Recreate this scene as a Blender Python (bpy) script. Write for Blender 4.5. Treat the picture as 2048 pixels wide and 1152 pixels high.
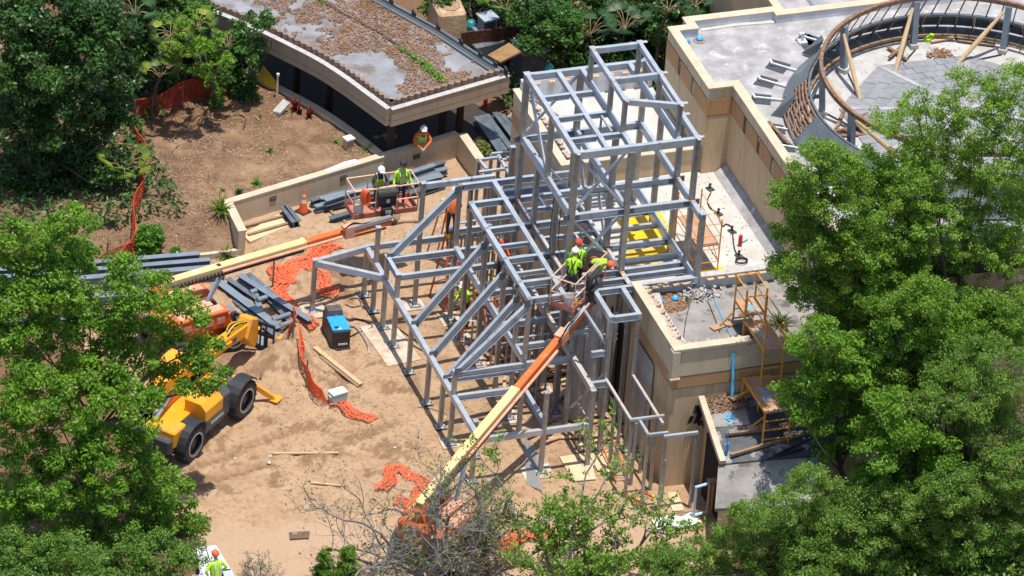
import bpy, bmesh, math, random
import numpy as np
from mathutils import Vector, Matrix, noise as mnoise
for o in list(bpy.data.objects): bpy.data.objects.remove(o)
S = bpy.context.scene
COL = S.collection
PI = math.pi
# ------------------------------------------------------------------ camera, sky, sun, exposure
FPX = 16000.0                                   # focal length in pixels of a 2048 wide picture
PIT, ROL, YAW = [math.radians(a) for a in (32.79, 4.733, 21.54)]
DIST = FPX / 60.0
def _tocam(r, g, u):
    cp, sp = math.cos(PIT), math.sin(PIT); c, s = math.cos(ROL), math.sin(ROL)
    d = g*cp - u*sp; y = u*cp + g*sp
    return np.array([c*r + s*y, -s*r + c*y, d])
RC = np.stack([_tocam(math.cos(YAW), math.sin(YAW), 0), _tocam(-math.sin(YAW), math.cos(YAW), 0), _tocam(0, 0, 1)], 1)
CAMP = -RC.T @ np.array([0, 0, DIST])
cd = bpy.data.cameras.new('Camera'); cam = bpy.data.objects.new('Camera', cd); COL.objects.link(cam)
cd.sensor_width = 36; cd.lens = FPX/2048*36; cd.clip_start = 1; cd.clip_end = 8000
mw = Matrix.Identity(4)
for i in range(3):
    mw[i][0] = RC[0, i]; mw[i][1] = RC[1, i]; mw[i][2] = -RC[2, i]; mw[i][3] = CAMP[i]
cam.matrix_world = mw
S.camera = cam
SUNV = Vector((0.05, -0.10, 1.0)).normalized()   # towards the sun
W = bpy.data.worlds.new('World'); S.world = W; W.use_nodes = True
nt = W.node_tree; bg = nt.nodes['Background']
sky = nt.nodes.new('ShaderNodeTexSky'); sky.sky_type = 'NISHITA'; sky.sun_disc = False
sky.sun_elevation = math.asin(SUNV.z); sky.sun_rotation = math.atan2(SUNV.x, SUNV.y)
sky.air_density = 1.0; sky.dust_density = 1.0
nt.links.new(sky.outputs[0], bg.inputs[0]); bg.inputs[1].default_value = 0.15
sl = bpy.data.lights.new('Sun', 'SUN'); so = bpy.data.objects.new('Sun', sl); COL.objects.link(so)
sl.energy = 4.6; sl.angle = math.radians(0.5); sl.color = (1.0, 0.955, 0.88)
so.rotation_euler = SUNV.to_track_quat('Z', 'Y').to_euler()
so.location = (0, -20, 60)
S.view_settings.view_transform = 'Standard'; S.view_settings.look = 'None'
S.view_settings.exposure = 0.32; S.view_settings.gamma = 1; S.view_settings.use_curve_mapping = False
S.render.engine = 'CYCLES'
rng = np.random.default_rng(7); random.seed(7)
# ------------------------------------------------------------------ pixels to places
def ray(u, v): return RC.T @ np.array([(u-1024)/FPX, -(v-576)/FPX, 1.0])
def gz(u, v, z=0.0):
    d = ray(u, v); return CAMP + d*(z-CAMP[2])/d[2]
def gy(u, v, y):
    d = ray(u, v); return CAMP + d*(y-CAMP[1])/d[1]
def gx(u, v, x):
    d = ray(u, v); return CAMP + d*(x-CAMP[0])/d[0]
# ------------------------------------------------------------------ materials
def nodes(m): return m.node_tree.nodes, m.node_tree.links
def mat(name, c1, c2=None, scale=3.0, rough=0.7, metal=0.0, bump=0.0, bscale=30.0, spec=0.4, lo=0.35, hi=0.65, detail=6.0, c3=None, s3=12.0, lo3=0.6, hi3=0.72, coat=0.0, stretch=None):
    m = bpy.data.materials.new(name); m.use_nodes = True; N, L = nodes(m); b = N['Principled BSDF']
    b.inputs['Roughness'].default_value = rough; b.inputs['Metallic'].default_value = metal
    b.inputs['Specular IOR Level'].default_value = spec; b.inputs['Coat Weight'].default_value = coat
    b.inputs['Base Color'].default_value = (*c1, 1)
    g = N.new('ShaderNodeNewGeometry'); pos = g.outputs['Position']
    if stretch:
        mp = N.new('ShaderNodeMapping'); mp.inputs['Scale'].default_value = stretch
        L.new(pos, mp.inputs[0]); pos = mp.outputs[0]
    def noisefac(sc, lo, hi, det=detail):
        n = N.new('ShaderNodeTexNoise'); n.inputs['Scale'].default_value = sc; n.inputs['Detail'].default_value = det; n.inputs['Roughness'].default_value = 0.62
        L.new(pos, n.inputs['Vector'])
        r = N.new('ShaderNodeMapRange'); r.inputs['From Min'].default_value = lo; r.inputs['From Max'].default_value = hi
        L.new(n.outputs['Fac'], r.inputs['Value']); return r.outputs[0], n
    col = None
    if c2 is not None:
        f, n = noisefac(scale, lo, hi)
        mx = N.new('ShaderNodeMix'); mx.data_type = 'RGBA'; mx.inputs[6].default_value = (*c1, 1); mx.inputs[7].default_value = (*c2, 1)
        L.new(f, mx.inputs[0]); col = mx.outputs[2]
        if c3 is not None:
            f3, _ = noisefac(s3, lo3, hi3)
            m2 = N.new('ShaderNodeMix'); m2.data_type = 'RGBA'; L.new(col, m2.inputs[6]); m2.inputs[7].default_value = (*c3, 1)
            L.new(f3, m2.inputs[0]); col = m2.outputs[2]
        L.new(col, b.inputs['Base Color'])
    if bump:
        n = N.new('ShaderNodeTexNoise'); n.inputs['Scale'].default_value = bscale; n.inputs['Detail'].default_value = 5
        L.new(pos, n.inputs['Vector'])
        bp = N.new('ShaderNodeBump'); bp.inputs['Strength'].default_value = bump; bp.inputs['Distance'].default_value = 0.05
        L.new(n.outputs['Fac'], bp.inputs['Height']); L.new(bp.outputs[0], b.inputs['Normal'])
    return m
def leafmat(name, dark, light, trans=0.35, rough=0.45, yellow=(0.25, 0.24, 0.03)):
    m = bpy.data.materials.new(name); m.use_nodes = True; N, L = nodes(m); b = N['Principled BSDF']
    b.inputs['Roughness'].default_value = rough; b.inputs['Specular IOR Level'].default_value = 0.35
    a = N.new('ShaderNodeAttribute'); a.attribute_name = 'tint'
    mx = N.new('ShaderNodeMix'); mx.data_type = 'RGBA'; mx.inputs[6].default_value = (*dark, 1); mx.inputs[7].default_value = (*light, 1)
    L.new(a.outputs['Fac'], mx.inputs[0]); L.new(mx.outputs[2], b.inputs['Base Color'])
    t = N.new('ShaderNodeBsdfTranslucent')
    hs = N.new('ShaderNodeMix'); hs.data_type = 'RGBA'; hs.inputs[0].default_value = 0.35; L.new(mx.outputs[2], hs.inputs[6]); hs.inputs[7].default_value = (*yellow, 1)
    L.new(hs.outputs[2], t.inputs['Color'])
    ms = N.new('ShaderNodeMixShader'); ms.inputs[0].default_value = trans
    L.new(b.outputs[0], ms.inputs[1]); L.new(t.outputs[0], ms.inputs[2]); L.new(ms.outputs[0], N['Material Output'].inputs['Surface'])
    return m
def rgb(r, g, b):
    f = lambda c: (c/255/12.92 if c/255 <= 0.04045 else ((c/255+0.055)/1.055)**2.4)
    return (f(r), f(g), f(b))
MT = {}
MT['steel'] = mat('galvanised_steel', (0.36, 0.405, 0.45), (0.49, 0.525, 0.56), 2.6, 0.30, 0.3, 0.05, 60, c3=(0.24, 0.20, 0.17), s3=3.2, lo3=0.62, hi3=0.74)
MT['steel_col'] = mat('galvanised_column', (0.26, 0.26, 0.255), (0.36, 0.355, 0.345), 5.0, 0.32, 0.45, 0.04, 60)
MT['steel_dark'] = mat('primed_steel', (0.10, 0.125, 0.15), (0.16, 0.19, 0.22), 3.0, 0.5, 0.35, 0.05, 50, c3=(0.20, 0.16, 0.12), s3=6, lo3=0.66, hi3=0.8)
MT['steel_pale'] = mat('blue_grey_primed_steel', (0.17, 0.21, 0.25), (0.23, 0.27, 0.31), 2.0, 0.5, 0.25, 0.03, 40)
MT['rusty'] = mat('rusty_flange', (0.46, 0.43, 0.40), (0.34, 0.14, 0.05), 6.0, 0.7, 0.3, 0.1, 60, lo=0.55, hi=0.68)
MT['rust'] = mat('rust', (0.15, 0.075, 0.04), (0.27, 0.16, 0.10), 7.0, 0.85, 0.1, 0.15, 60, c3=(0.5, 0.45, 0.4), s3=4, lo3=0.62, hi3=0.75)
MT['rust_red'] = mat('orange_rust_end', (0.42, 0.15, 0.05), (0.5, 0.3, 0.18), 12, 0.85)
MT['bolt'] = mat('bolt_steel', (0.12, 0.12, 0.13), rough=0.5, metal=0.8)
MT['concrete'] = mat('pale_concrete', (0.56, 0.48, 0.38), (0.40, 0.31, 0.22), 2.5, 0.9, 0, 0.2, 40, c3=(0.36, 0.24, 0.14), s3=1.5, lo3=0.5, hi3=0.7)
MT['wall'] = mat('tan_stucco', (0.56, 0.42, 0.265), (0.49, 0.36, 0.225), 0.8, 0.88, 0, 0.12, 90, c3=(0.33, 0.255, 0.175), s3=2.2, lo3=0.5, hi3=0.8, stretch=(1.8, 1.8, 0.22))
MT['wall_hi'] = mat('cream_stucco', (0.57, 0.47, 0.335), (0.50, 0.405, 0.28), 1.0, 0.88, 0, 0.12, 90, c3=(0.33, 0.27, 0.20), s3=2.6, lo3=0.56, hi3=0.85, stretch=(1.8, 1.8, 0.3))
MT['band'] = mat('orange_tan_stucco', (0.46, 0.27, 0.135), (0.40, 0.23, 0.115), 1.2, 0.88, 0, 0.12, 90)
MT['coping'] = mat('cream_coping', (0.54, 0.455, 0.33), (0.45, 0.37, 0.265), 2.0, 0.85, 0, 0.15, 50, c3=(0.36, 0.29, 0.21), s3=5, lo3=0.62, hi3=0.74)
MT['joint'] = mat('dark_joint', (0.05, 0.04, 0.03), rough=0.9)
MT['parapet_white'] = mat('white_membrane_upstand', (0.62, 0.64, 0.68), (0.46, 0.47, 0.50), 2.0, 0.75, 0, 0.15, 20)
MT['roof_white'] = mat('white_roof_membrane', (0.53, 0.505, 0.465), (0.41, 0.385, 0.35), 1.3, 0.85, 0, 0.15, 25, c3=(0.34, 0.27, 0.21), s3=7, lo3=0.64, hi3=0.78)
MT['roof_grey'] = mat('weathered_grey_roof', (0.38, 0.37, 0.37), (0.24, 0.225, 0.22), 1.6, 0.85, 0, 0.2, 25, c3=(0.60, 0.58, 0.55), s3=2.7, lo3=0.58, hi3=0.72)
MT['roof_pale'] = mat('pale_grey_membrane', (0.46, 0.45, 0.43), (0.36, 0.345, 0.325), 1.6, 0.85, 0, 0.15, 25, c3=(0.26, 0.23, 0.20), s3=3, lo3=0.55, hi3=0.7)
MT['roof_dirty'] = mat('dirty_grey_roof', (0.31, 0.29, 0.27), (0.19, 0.175, 0.16), 1.2, 0.9, 0, 0.2, 25, c3=(0.10, 0.095, 0.09), s3=1.9, lo3=0.55, hi3=0.64)
MT['roof_dark'] = mat('dark_wet_roof_and_shadow', (0.10, 0.10, 0.105), (0.055, 0.055, 0.06), 2.0, 0.7, 0, 0.2, 25, c3=(0.32, 0.31, 0.30), s3=1.8, lo3=0.55, hi3=0.66)
MT['roof_litter'] = mat('pale_roof_under_litter', (0.27, 0.275, 0.295), (0.17, 0.165, 0.165), 1.0, 0.8, 0, 0.15, 25, c3=(0.14, 0.10, 0.075), s3=1.3, lo3=0.5, hi3=0.64)
MT['fascia'] = mat('taupe_fascia', (0.38, 0.305, 0.225), (0.33, 0.26, 0.19), 1.5, 0.8, 0, 0.1, 70, c3=(0.3, 0.25, 0.19), s3=3, lo3=0.66, hi3=0.85, stretch=(2, 2, 0.4))
MT['tile_brown'] = mat('brown_clay_tile', (0.17, 0.115, 0.085), (0.25, 0.18, 0.135), 5.0, 0.85, 0, 0.2, 40)
MT['tile_red'] = mat('broken_terracotta_tile', (0.34, 0.22, 0.16), (0.50, 0.41, 0.33), 4.0, 0.85, 0, 0.25, 40, c3=(0.2, 0.12, 0.08), s3=9, lo3=0.6, hi3=0.7)
MT['mortar'] = mat('grey_mortar_bed', (0.50, 0.48, 0.46), (0.36, 0.34, 0.32), 6, 0.95, 0, 0.5, 40)
MT['slate'] = mat('slate_sheet', (0.105, 0.125, 0.14), (0.15, 0.17, 0.18), 1.5, 0.5, 0.2, 0.05, 30, c3=(0.27, 0.28, 0.28), s3=1.2, lo3=0.58, hi3=0.8)
MT['slate_tile'] = mat('grey_shingle', (0.20, 0.205, 0.215), (0.27, 0.27, 0.28), 2.5, 0.9, 0, 0.2, 60)
MT['mat_black'] = mat('black_rubber_mat', (0.035, 0.04, 0.05), (0.06, 0.065, 0.075), 5, 0.8)
MT['white'] = mat('white_paint', (0.72, 0.72, 0.70), (0.58, 0.57, 0.54), 6, 0.6)
MT['blue_drain'] = mat('blue_plastic_drain', (0.02, 0.22, 0.60), (0.03, 0.30, 0.70), 8, 0.4)
MT['cyan'] = mat('cyan_strap', (0.06, 0.38, 0.70), (0.10, 0.48, 0.78), 8, 0.6)
MT['orange_lift'] = mat('orange_lift_paint', (0.66, 0.14, 0.025), (0.58, 0.12, 0.03), 2.5, 0.42, 0, 0.02, 40, c3=(0.62, 0.36, 0.24), s3=3, lo3=0.6, hi3=0.8)
MT['orange_dusty'] = mat('faded_orange_paint', (0.62, 0.24, 0.13), (0.62, 0.36, 0.26), 3, 0.6, 0, 0.05, 40)
MT['cream_boom'] = mat('cream_boom_paint', (0.70, 0.52, 0.24), (0.64, 0.46, 0.21), 1.5, 0.45, 0, 0.02, 40)
MT['rail_pink'] = mat('worn_rail_paint', (0.60, 0.33, 0.21), (0.60, 0.46, 0.34), 6, 0.55, 0.1)
MT['tray_red'] = mat('worn_red_platform', (0.36, 0.09, 0.06), (0.44, 0.20, 0.14), 5, 0.7, 0, 0.1, 40)
MT['black'] = mat('black_plastic', (0.018, 0.018, 0.02), (0.03, 0.03, 0.032), 6, 0.5)
MT['hose'] = mat('black_hose', (0.02, 0.02, 0.022), rough=0.45)
MT['chrome'] = mat('bright_steel', (0.7, 0.7, 0.7), rough=0.25, metal=1)
MT['yellow_mach'] = mat('yellow_machine_paint', (0.80, 0.34, 0.015), (0.72, 0.29, 0.015), 2.5, 0.4, 0, 0.02, 40, c3=(0.40, 0.25, 0.12), s3=3.2, lo3=0.52, hi3=0.72)
MT['grey_mach'] = mat('grey_machine_panel', (0.06, 0.06, 0.065), (0.09, 0.085, 0.08), 3, 0.55)
MT['tyre'] = mat('dusty_tyre', (0.028, 0.028, 0.03), (0.055, 0.05, 0.045), 6, 0.85, 0, 0.2, 40, c3=(0.20, 0.15, 0.10), s3=6, lo3=0.66, hi3=0.8)
MT['rim'] = mat('dark_rim', (0.03, 0.035, 0.06), (0.05, 0.055, 0.09), 4, 0.4, 0.3)
MT['rim_pale'] = mat('pale_rim', (0.55, 0.53, 0.50), rough=0.5, metal=0.2)
MT['blue_mach'] = mat('blue_welder_paint', (0.02, 0.27, 0.68), (0.03, 0.32, 0.74), 3, 0.35, c3=(0.3, 0.3, 0.28), s3=8, lo3=0.66, hi3=0.76)
MT['yellow'] = mat('yellow_paint', (0.78, 0.50, 0.02), (0.70, 0.42, 0.02), 5, 0.45)
MT['scaf'] = mat('yellow_scaffold_paint', (0.66, 0.30, 0.03), (0.58, 0.25, 0.04), 5, 0.5, c3=(0.26, 0.12, 0.05), s3=9, lo3=0.58, hi3=0.68)
MT['scaf_deck'] = mat('scaffold_deck_board', (0.36, 0.20, 0.12), (0.46, 0.27, 0.17), 4, 0.8, 0, 0.1, 40, c3=(0.52, 0.40, 0.30), s3=6, lo3=0.62, hi3=0.75)
MT['wood'] = mat('raw_lumber', (0.52, 0.37, 0.21), (0.42, 0.28, 0.15), 6, 0.8, 0, 0.15, 60)
MT['wood_old'] = mat('weathered_lumber', (0.30, 0.20, 0.12), (0.22, 0.145, 0.09), 6, 0.85, 0, 0.2, 60)
MT['plywood'] = mat('plywood_sheet', (0.60, 0.47, 0.30), (0.52, 0.38, 0.22), 3, 0.8, 0, 0.1, 50)
MT['cone'] = mat('cone_orange', (0.80, 0.13, 0.03), (0.70, 0.11, 0.03), 5, 0.5)
MT['net'] = mat('orange_safety_net', (0.80, 0.105, 0.03), (0.72, 0.15, 0.06), 5, 0.6)
MT['net_dark'] = mat('dull_orange_net', (0.42, 0.045, 0.02), (0.50, 0.08, 0.03), 5, 0.7)
MT['ladder_or'] = mat('orange_fibreglass', (0.68, 0.13, 0.03), (0.6, 0.12, 0.03), 5, 0.5)
MT['alu'] = mat('aluminium_rungs', (0.6, 0.6, 0.6), rough=0.4, metal=0.8)
MT['lime'] = mat('lime_hi_vis', (0.42, 0.80, 0.02), (0.36, 0.70, 0.03), 9, 0.8)
MT['lime_vest'] = mat('lime_vest_cloth', (0.50, 0.78, 0.03), (0.44, 0.70, 0.04), 9, 0.8)
MT['orange_cloth'] = mat('orange_hi_vis', (0.82, 0.17, 0.03), (0.72, 0.14, 0.03), 9, 0.8)
MT['reflect'] = mat('silver_reflective_tape', (0.55, 0.60, 0.58), rough=0.4)
MT['trouser'] = mat('dark_work_trousers', (0.035, 0.03, 0.035), (0.06, 0.05, 0.05), 9, 0.9)
MT['trouser_tan'] = mat('tan_work_trousers', (0.24, 0.19, 0.12), (0.3, 0.23, 0.15), 9, 0.9)
MT['boot'] = mat('brown_boot', (0.08, 0.05, 0.03), rough=0.8)
MT['skin'] = mat('skin', (0.42, 0.23, 0.15), rough=0.55)
MT['glove'] = mat('work_glove', (0.45, 0.35, 0.18), rough=0.85)
MT['h_white'] = mat('white_helmet', (0.75, 0.75, 0.75), rough=0.35)
MT['h_red'] = mat('red_helmet', (0.55, 0.05, 0.03), (0.62, 0.10, 0.06), 9, 0.35)
MT['h_black'] = mat('black_helmet', (0.025, 0.03, 0.035), rough=0.35)
MT['h_orange'] = mat('orange_helmet', (0.72, 0.13, 0.04), rough=0.4)
MT['bark'] = mat('grey_brown_bark', (0.07, 0.055, 0.04), (0.12, 0.095, 0.07), 8, 0.9, 0, 0.4, 40)
MT['bark_grey'] = mat('grey_bare_branch', (0.13, 0.12, 0.11), (0.20, 0.185, 0.17), 8, 0.9)
MT['leaf_a'] = leafmat('fresh_leaf', (0.075, 0.20, 0.014), (0.26, 0.47, 0.045), 0.44)
MT['leaf_b'] = leafmat('oak_leaf', (0.082, 0.20, 0.016), (0.275, 0.46, 0.055), 0.44)
MT['leaf_d'] = leafmat('dark_leaf', (0.012, 0.04, 0.010), (0.06, 0.155, 0.022), 0.2, 0.4)
MT['leaf_p'] = leafmat('palm_leaf', (0.03, 0.085, 0.010), (0.22, 0.30, 0.035), 0.25)
MT['leaf_pd'] = leafmat('dark_palm_leaf', (0.012, 0.045, 0.014), (0.05, 0.12, 0.03), 0.2)
MT['leaf_bush'] = leafmat('clipped_bush_leaf', (0.035, 0.13, 0.008), (0.14, 0.34, 0.025), 0.25)
MT['leaf_o'] = leafmat('olive_leaf', (0.07, 0.11, 0.02), (0.28, 0.32, 0.08), 0.3)
MT['leaf_n'] = leafmat('pine_needle', (0.078, 0.18, 0.026), (0.245, 0.41, 0.065), 0.42)
MT['leaf_red'] = leafmat('wine_red_leaf', (0.06, 0.006, 0.010), (0.22, 0.02, 0.02), 0.2, yellow=(0.3, 0.05, 0.03))
MT['litter'] = mat('dry_leaf_litter', (0.31, 0.165, 0.08), (0.13, 0.065, 0.036), 5, 0.9, c3=(0.40, 0.25, 0.145), s3=14, lo3=0.55, hi3=0.7)
MT['grass'] = leafmat('weed_leaf', (0.05, 0.16, 0.012), (0.16, 0.34, 0.03), 0.25)
MT['rubble'] = mat('white_rubble', (0.62, 0.60, 0.56), (0.48, 0.44, 0.40), 6, 0.9)
MT['pipe_blue'] = mat('pale_blue_pipe', (0.36, 0.53, 0.68), (0.44, 0.60, 0.72), 5, 0.45)
MT['teal'] = mat('teal_paint', (0.03, 0.25, 0.25), (0.05, 0.30, 0.30), 5, 0.5)
MT['cooler'] = mat('teal_cooler_body', (0.30, 0.52, 0.47), rough=0.5)
MT['dark_void'] = mat('dark_interior', (0.015, 0.013, 0.012), rough=0.9)
MT['glass'] = mat('dark_window_glass', (0.02, 0.025, 0.03), rough=0.12, spec=0.6)
MT['plastic'] = mat('grey_plastic_sheet', (0.30, 0.29, 0.28), (0.40, 0.385, 0.37), 1.6, 0.35, 0, 0.4, 4)
MT['text_dark'] = mat('dark_lettering', (0.02, 0.03, 0.04), rough=0.6)
MT['text_white'] = mat('white_lettering', (0.75, 0.75, 0.75), rough=0.6)
MT['rock'] = mat('tan_artificial_rock', (0.40, 0.24, 0.12), (0.54, 0.40, 0.26), 2.5, 0.9, 0, 0.3, 10)
MT['brownboard'] = mat('brown_board', (0.30, 0.17, 0.07), (0.20, 0.11, 0.05), 3, 0.85, 0, 0.2, 20)
MT['fencewood'] = mat('red_brown_timber', (0.12, 0.04, 0.02), (0.08, 0.03, 0.018), 3, 0.85)
MT['shelter_shade'] = mat('shade_darkened_brown', (0.05, 0.035, 0.028), (0.035, 0.025, 0.02), 3, 0.8)  # brown darkened to carry the shade under the shelter
MT['pvc'] = mat('white_pvc', (0.7, 0.7, 0.68), rough=0.5)
MT['red_ext'] = mat('red_steel', (0.5, 0.03, 0.02), rough=0.4)
# ------------------------------------------------------------------ mesh helpers
XF = {}
class MB:
    def __init__(s): s.v = []; s.f = []
    def add(s, vs, fs):
        n = len(s.v); s.v.extend([tuple(map(float, p)) for p in vs]); s.f.extend([tuple(i+n for i in f) for f in fs]); return s
    def box(s, c, d, rz=0.0, M=None):
        x, y, z = [k/2 for k in d]
        P = [Vector((a*x, b*y, e*z)) for a in (-1, 1) for b in (-1, 1) for e in (-1, 1)]
        if M is None: M = Matrix.Rotation(rz, 3, 'Z')
        P = [M @ p + Vector(c) for p in P]
        return s.add(P, [(0,1,3,2),(4,6,7,5),(0,4,5,1),(2,3,7,6),(0,2,6,4),(1,5,7,3)])
    def span(s, x0, x1, y0, y1, z0, z1): return s.box(((x0+x1)/2, (y0+y1)/2, (z0+z1)/2), (abs(x1-x0), abs(y1-y0), abs(z1-z0)))
    def sweep(s, prof, p, q, up=(0,0,1)):
        p, q = Vector(p), Vector(q); d = (q-p).normalized(); u = Vector(up)
        if abs(d.dot(u)) > 0.98: u = Vector((0,1,0))
        r = d.cross(u).normalized(); u = r.cross(d).normalized(); n = len(prof)
        P = [p + r*a + u*b for a, b in prof] + [q + r*a + u*b for a, b in prof]
        F = [(i, (i+1)%n, n+(i+1)%n, n+i) for i in range(n)] + [tuple(reversed(range(n))), tuple(range(n, 2*n))]
        return s.add(P, F)
    def bar(s, p, q, w, h, up=(0,0,1), top=False):
        o = -h if top else -h/2
        return s.sweep([(-w/2, o), (w/2, o), (w/2, o+h), (-w/2, o+h)], p, q, up)
    def ib(s, p, q, h=0.22, w=0.13, t=0.018, up=(0,0,1)):
        a, b = w/2, 0.008
        pr = [(-a,-h),(a,-h),(a,-h+t),(b,-h+t),(b,-t),(a,-t),(a,0),(-a,0),(-a,-t),(-b,-t),(-b,-h+t),(-a,-h+t)]
        return s.sweep(pr, p, q, up)
    def tube(s, pts, r, n=8, cap=True):
        pts = [Vector(p) for p in pts]; m = len(pts); rr = r if hasattr(r, '__len__') else [r]*m
        P = []; pu = None
        for i, p in enumerate(pts):
            d = (pts[min(i+1, m-1)] - pts[max(i-1, 0)])
            d = d.normalized() if d.length > 1e-9 else Vector((0,0,1))
            if pu is None:
                u = Vector((0,0,1)) if abs(d.z) < 0.9 else Vector((1,0,0))
            else: u = pu
            a = d.cross(u)
            if a.length < 1e-6: a = d.cross(Vector((1,0,0)))
            a.normalize(); u = a.cross(d).normalized(); pu = u
            for k in range(n):
                t = 2*PI*k/n; P.append(p + (a*math.cos(t) + u*math.sin(t))*rr[i])
        F = [(i*n+k, i*n+(k+1)%n, (i+1)*n+(k+1)%n, (i+1)*n+k) for i in range(m-1) for k in range(n)]
        if cap: F += [tuple(reversed(range(n))), tuple(range((m-1)*n, m*n))]
        return s.add(P, F)
    def lathe(s, prof, c=(0,0,0), n=16, axis='Z', M=None):
        P = []
        for r, z in prof:
            for k in range(n):
                t = 2*PI*k/n; P.append(Vector((r*math.cos(t), r*math.sin(t), z)))
        if M is not None: P = [M @ p for p in P]
        P = [p + Vector(c) for p in P]; m = len(prof)
        F = [(i*n+k, i*n+(k+1)%n, (i+1)*n+(k+1)%n, (i+1)*n+k) for i in range(m-1) for k in range(n)]
        F += [tuple(reversed(range(n))), tuple(range((m-1)*n, m*n))]
        return s.add(P, F)
    def prism(s, poly, z0, z1):
        n = len(poly); a = [z0]*n if not hasattr(z0, '__len__') else z0; b = [z1]*n if not hasattr(z1, '__len__') else z1
        P = [(x, y, a[i]) for i, (x, y) in enumerate(poly)] + [(x, y, b[i]) for i, (x, y) in enumerate(poly)]
        F = [(i, (i+1)%n, n+(i+1)%n, n+i) for i in range(n)] + [tuple(reversed(range(n))), tuple(range(n, 2*n))]
        return s.add(P, F)
    def quad(s, a, b, c, d): return s.add([a, b, c, d], [(0,1,2,3)])
    def build(s, name, m, parent=None, smooth=False, world=True, bevel=0.0):
        me = bpy.data.meshes.new(name); vs = s.v
        if world and parent is not None:
            X = XF.get(rootof(parent).name)
            if X is not None: vs = [tuple(X @ Vector(p)) for p in vs]
        me.from_pydata(vs, [], s.f); me.update()
        ms = m if isinstance(m, (list, tuple)) else [m]
        for k in ms: me.materials.append(MT[k] if isinstance(k, str) else k)
        if bevel or not smooth:
            bm = bmesh.new(); bm.from_mesh(me); bmesh.ops.recalc_face_normals(bm, faces=bm.faces)
            if bevel: bmesh.ops.bevel(bm, geom=list(bm.edges), offset=bevel, segments=1, affect='EDGES', clamp_overlap=True)
            bm.to_mesh(me); bm.free()
        if smooth:
            me.polygons.foreach_set('use_smooth', [True]*len(me.polygons))
        return link(name, me, parent)
def link(name, me, parent=None):
    o = bpy.data.objects.new(name, me); COL.objects.link(o)
    if parent is not None: o.parent = parent
    return o
def rootof(o):
    while o.parent is not None: o = o.parent
    return o
def tag(o, label=None, cat=None, group=None, kind=None):
    if label: o['label'] = label
    if cat: o['category'] = cat
    if group: o['group'] = group
    if kind: o['kind'] = kind
    return o
def thing(name, label, cat, loc=(0,0,0), rz=0.0, group=None):
    o = bpy.data.objects.new(name, None); COL.objects.link(o); o.location = loc; o.rotation_euler = (0, 0, rz); o.empty_display_size = 0.2
    XF[o.name] = (Matrix.Translation(Vector(loc)) @ Matrix.Rotation(rz, 4, 'Z')).inverted()
    return tag(o, label, cat, group)
def struct(o): o['kind'] = 'structure'; return o
def single(mb, name, m, label, cat, group=None, loc=None, **k):
    """a thing that is one mesh; its origin is put at its base"""
    if loc is None:
        a = np.array(mb.v); loc = (a[:,0].mean(), a[:,1].mean(), a[:,2].min())
    mb.v = [(p[0]-loc[0], p[1]-loc[1], p[2]-loc[2]) for p in mb.v]
    o = mb.build(name, m, None, **k); o.location = loc
    return tag(o, label, cat, group)
def arc(a, b, n): return [a+(b-a)*i/(n-1) for i in range(n)]
def spline(pts, n=6):
    P = [Vector(p) for p in pts]; out = []
    for i in range(len(P)-1):
        p0, p1, p2, p3 = P[max(i-1,0)], P[i], P[i+1], P[min(i+2, len(P)-1)]
        for k in range(n):
            t = k/n; out.append(0.5*((2*p1)+(p2-p0)*t+(2*p0-5*p1+4*p2-p3)*t*t+(-p0+3*p1-3*p2+p3)*t**3))
    out.append(P[-1]); return out
def text_mesh(name, txt, size, m, parent, origin, xdir, ydir, depth=0.004):
    cu = bpy.data.curves.new(name, 'FONT'); cu.body = txt; cu.size = size; cu.extrude = depth; cu.align_x = 'CENTER'; cu.align_y = 'CENTER'
    ob = bpy.data.objects.new(name, cu); COL.objects.link(ob)
    dg = bpy.context.evaluated_depsgraph_get(); me = bpy.data.meshes.new_from_object(ob.evaluated_get(dg))
    bpy.data.objects.remove(ob); bpy.data.curves.remove(cu)
    x = Vector(xdir).normalized(); z = x.cross(Vector(ydir)).normalized(); y = z.cross(x)
    Mx = Matrix((x, y, z)).transposed().to_4x4(); Mx.translation = Vector(origin)
    X = XF.get(rootof(parent).name)
    if X is not None: Mx = X @ Mx
    me.transform(Mx); me.materials.clear(); me.materials.append(MT[m])
    return link(name, me, parent)
# ------------------------------------------------------------------ ground
def seg_dist(px, py, a, b):
    ax, ay = a; bx, by = b; dx, dy = bx-ax, by-ay; t = np.clip(((px-ax)*dx+(py-ay)*dy)/(dx*dx+dy*dy), 0, 1)
    return np.hypot(px-ax-t*dx, py-ay-t*dy)
def inpoly(px, py, poly):
    c = np.zeros(px.shape, bool); n = len(poly)
    for i in range(n):
        x1, y1 = poly[i]; x2, y2 = poly[(i+1) % n]
        k = ((y1 > py) != (y2 > py)) & (px < (x2-x1)*(py-y1)/(y2-y1+1e-12)+x1); c ^= k
    return c
_k0, _k1 = gz(463,404,0.93), gz(918,268,0.93)
WALLP = [tuple((_k0+(_k1-_k0)*t)[:2]) for t in (0,0.2,0.4,0.6,0.655,0.85,1.0)]; _k2 = gz(953,318,0.93); _kl = gz(491,461,0.93)
PATIOW = [(-2.1,7.75),(-2.66,9.47),(-3.27,10.93),(-4.19,12.57),(-5.3,14.4),(-6.9,16.4)]
def inset(path, d):
    out = []
    for i, p in enumerate(path):
        a = path[max(i-1,0)]; b2 = path[min(i+1,len(path)-1)]; l = math.hypot(b2[0]-a[0], b2[1]-a[1]); out.append((p[0]-(b2[1]-a[1])/l*d, p[1]+(b2[0]-a[0])/l*d))
    return out
WLS = WALLP[:5]
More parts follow.
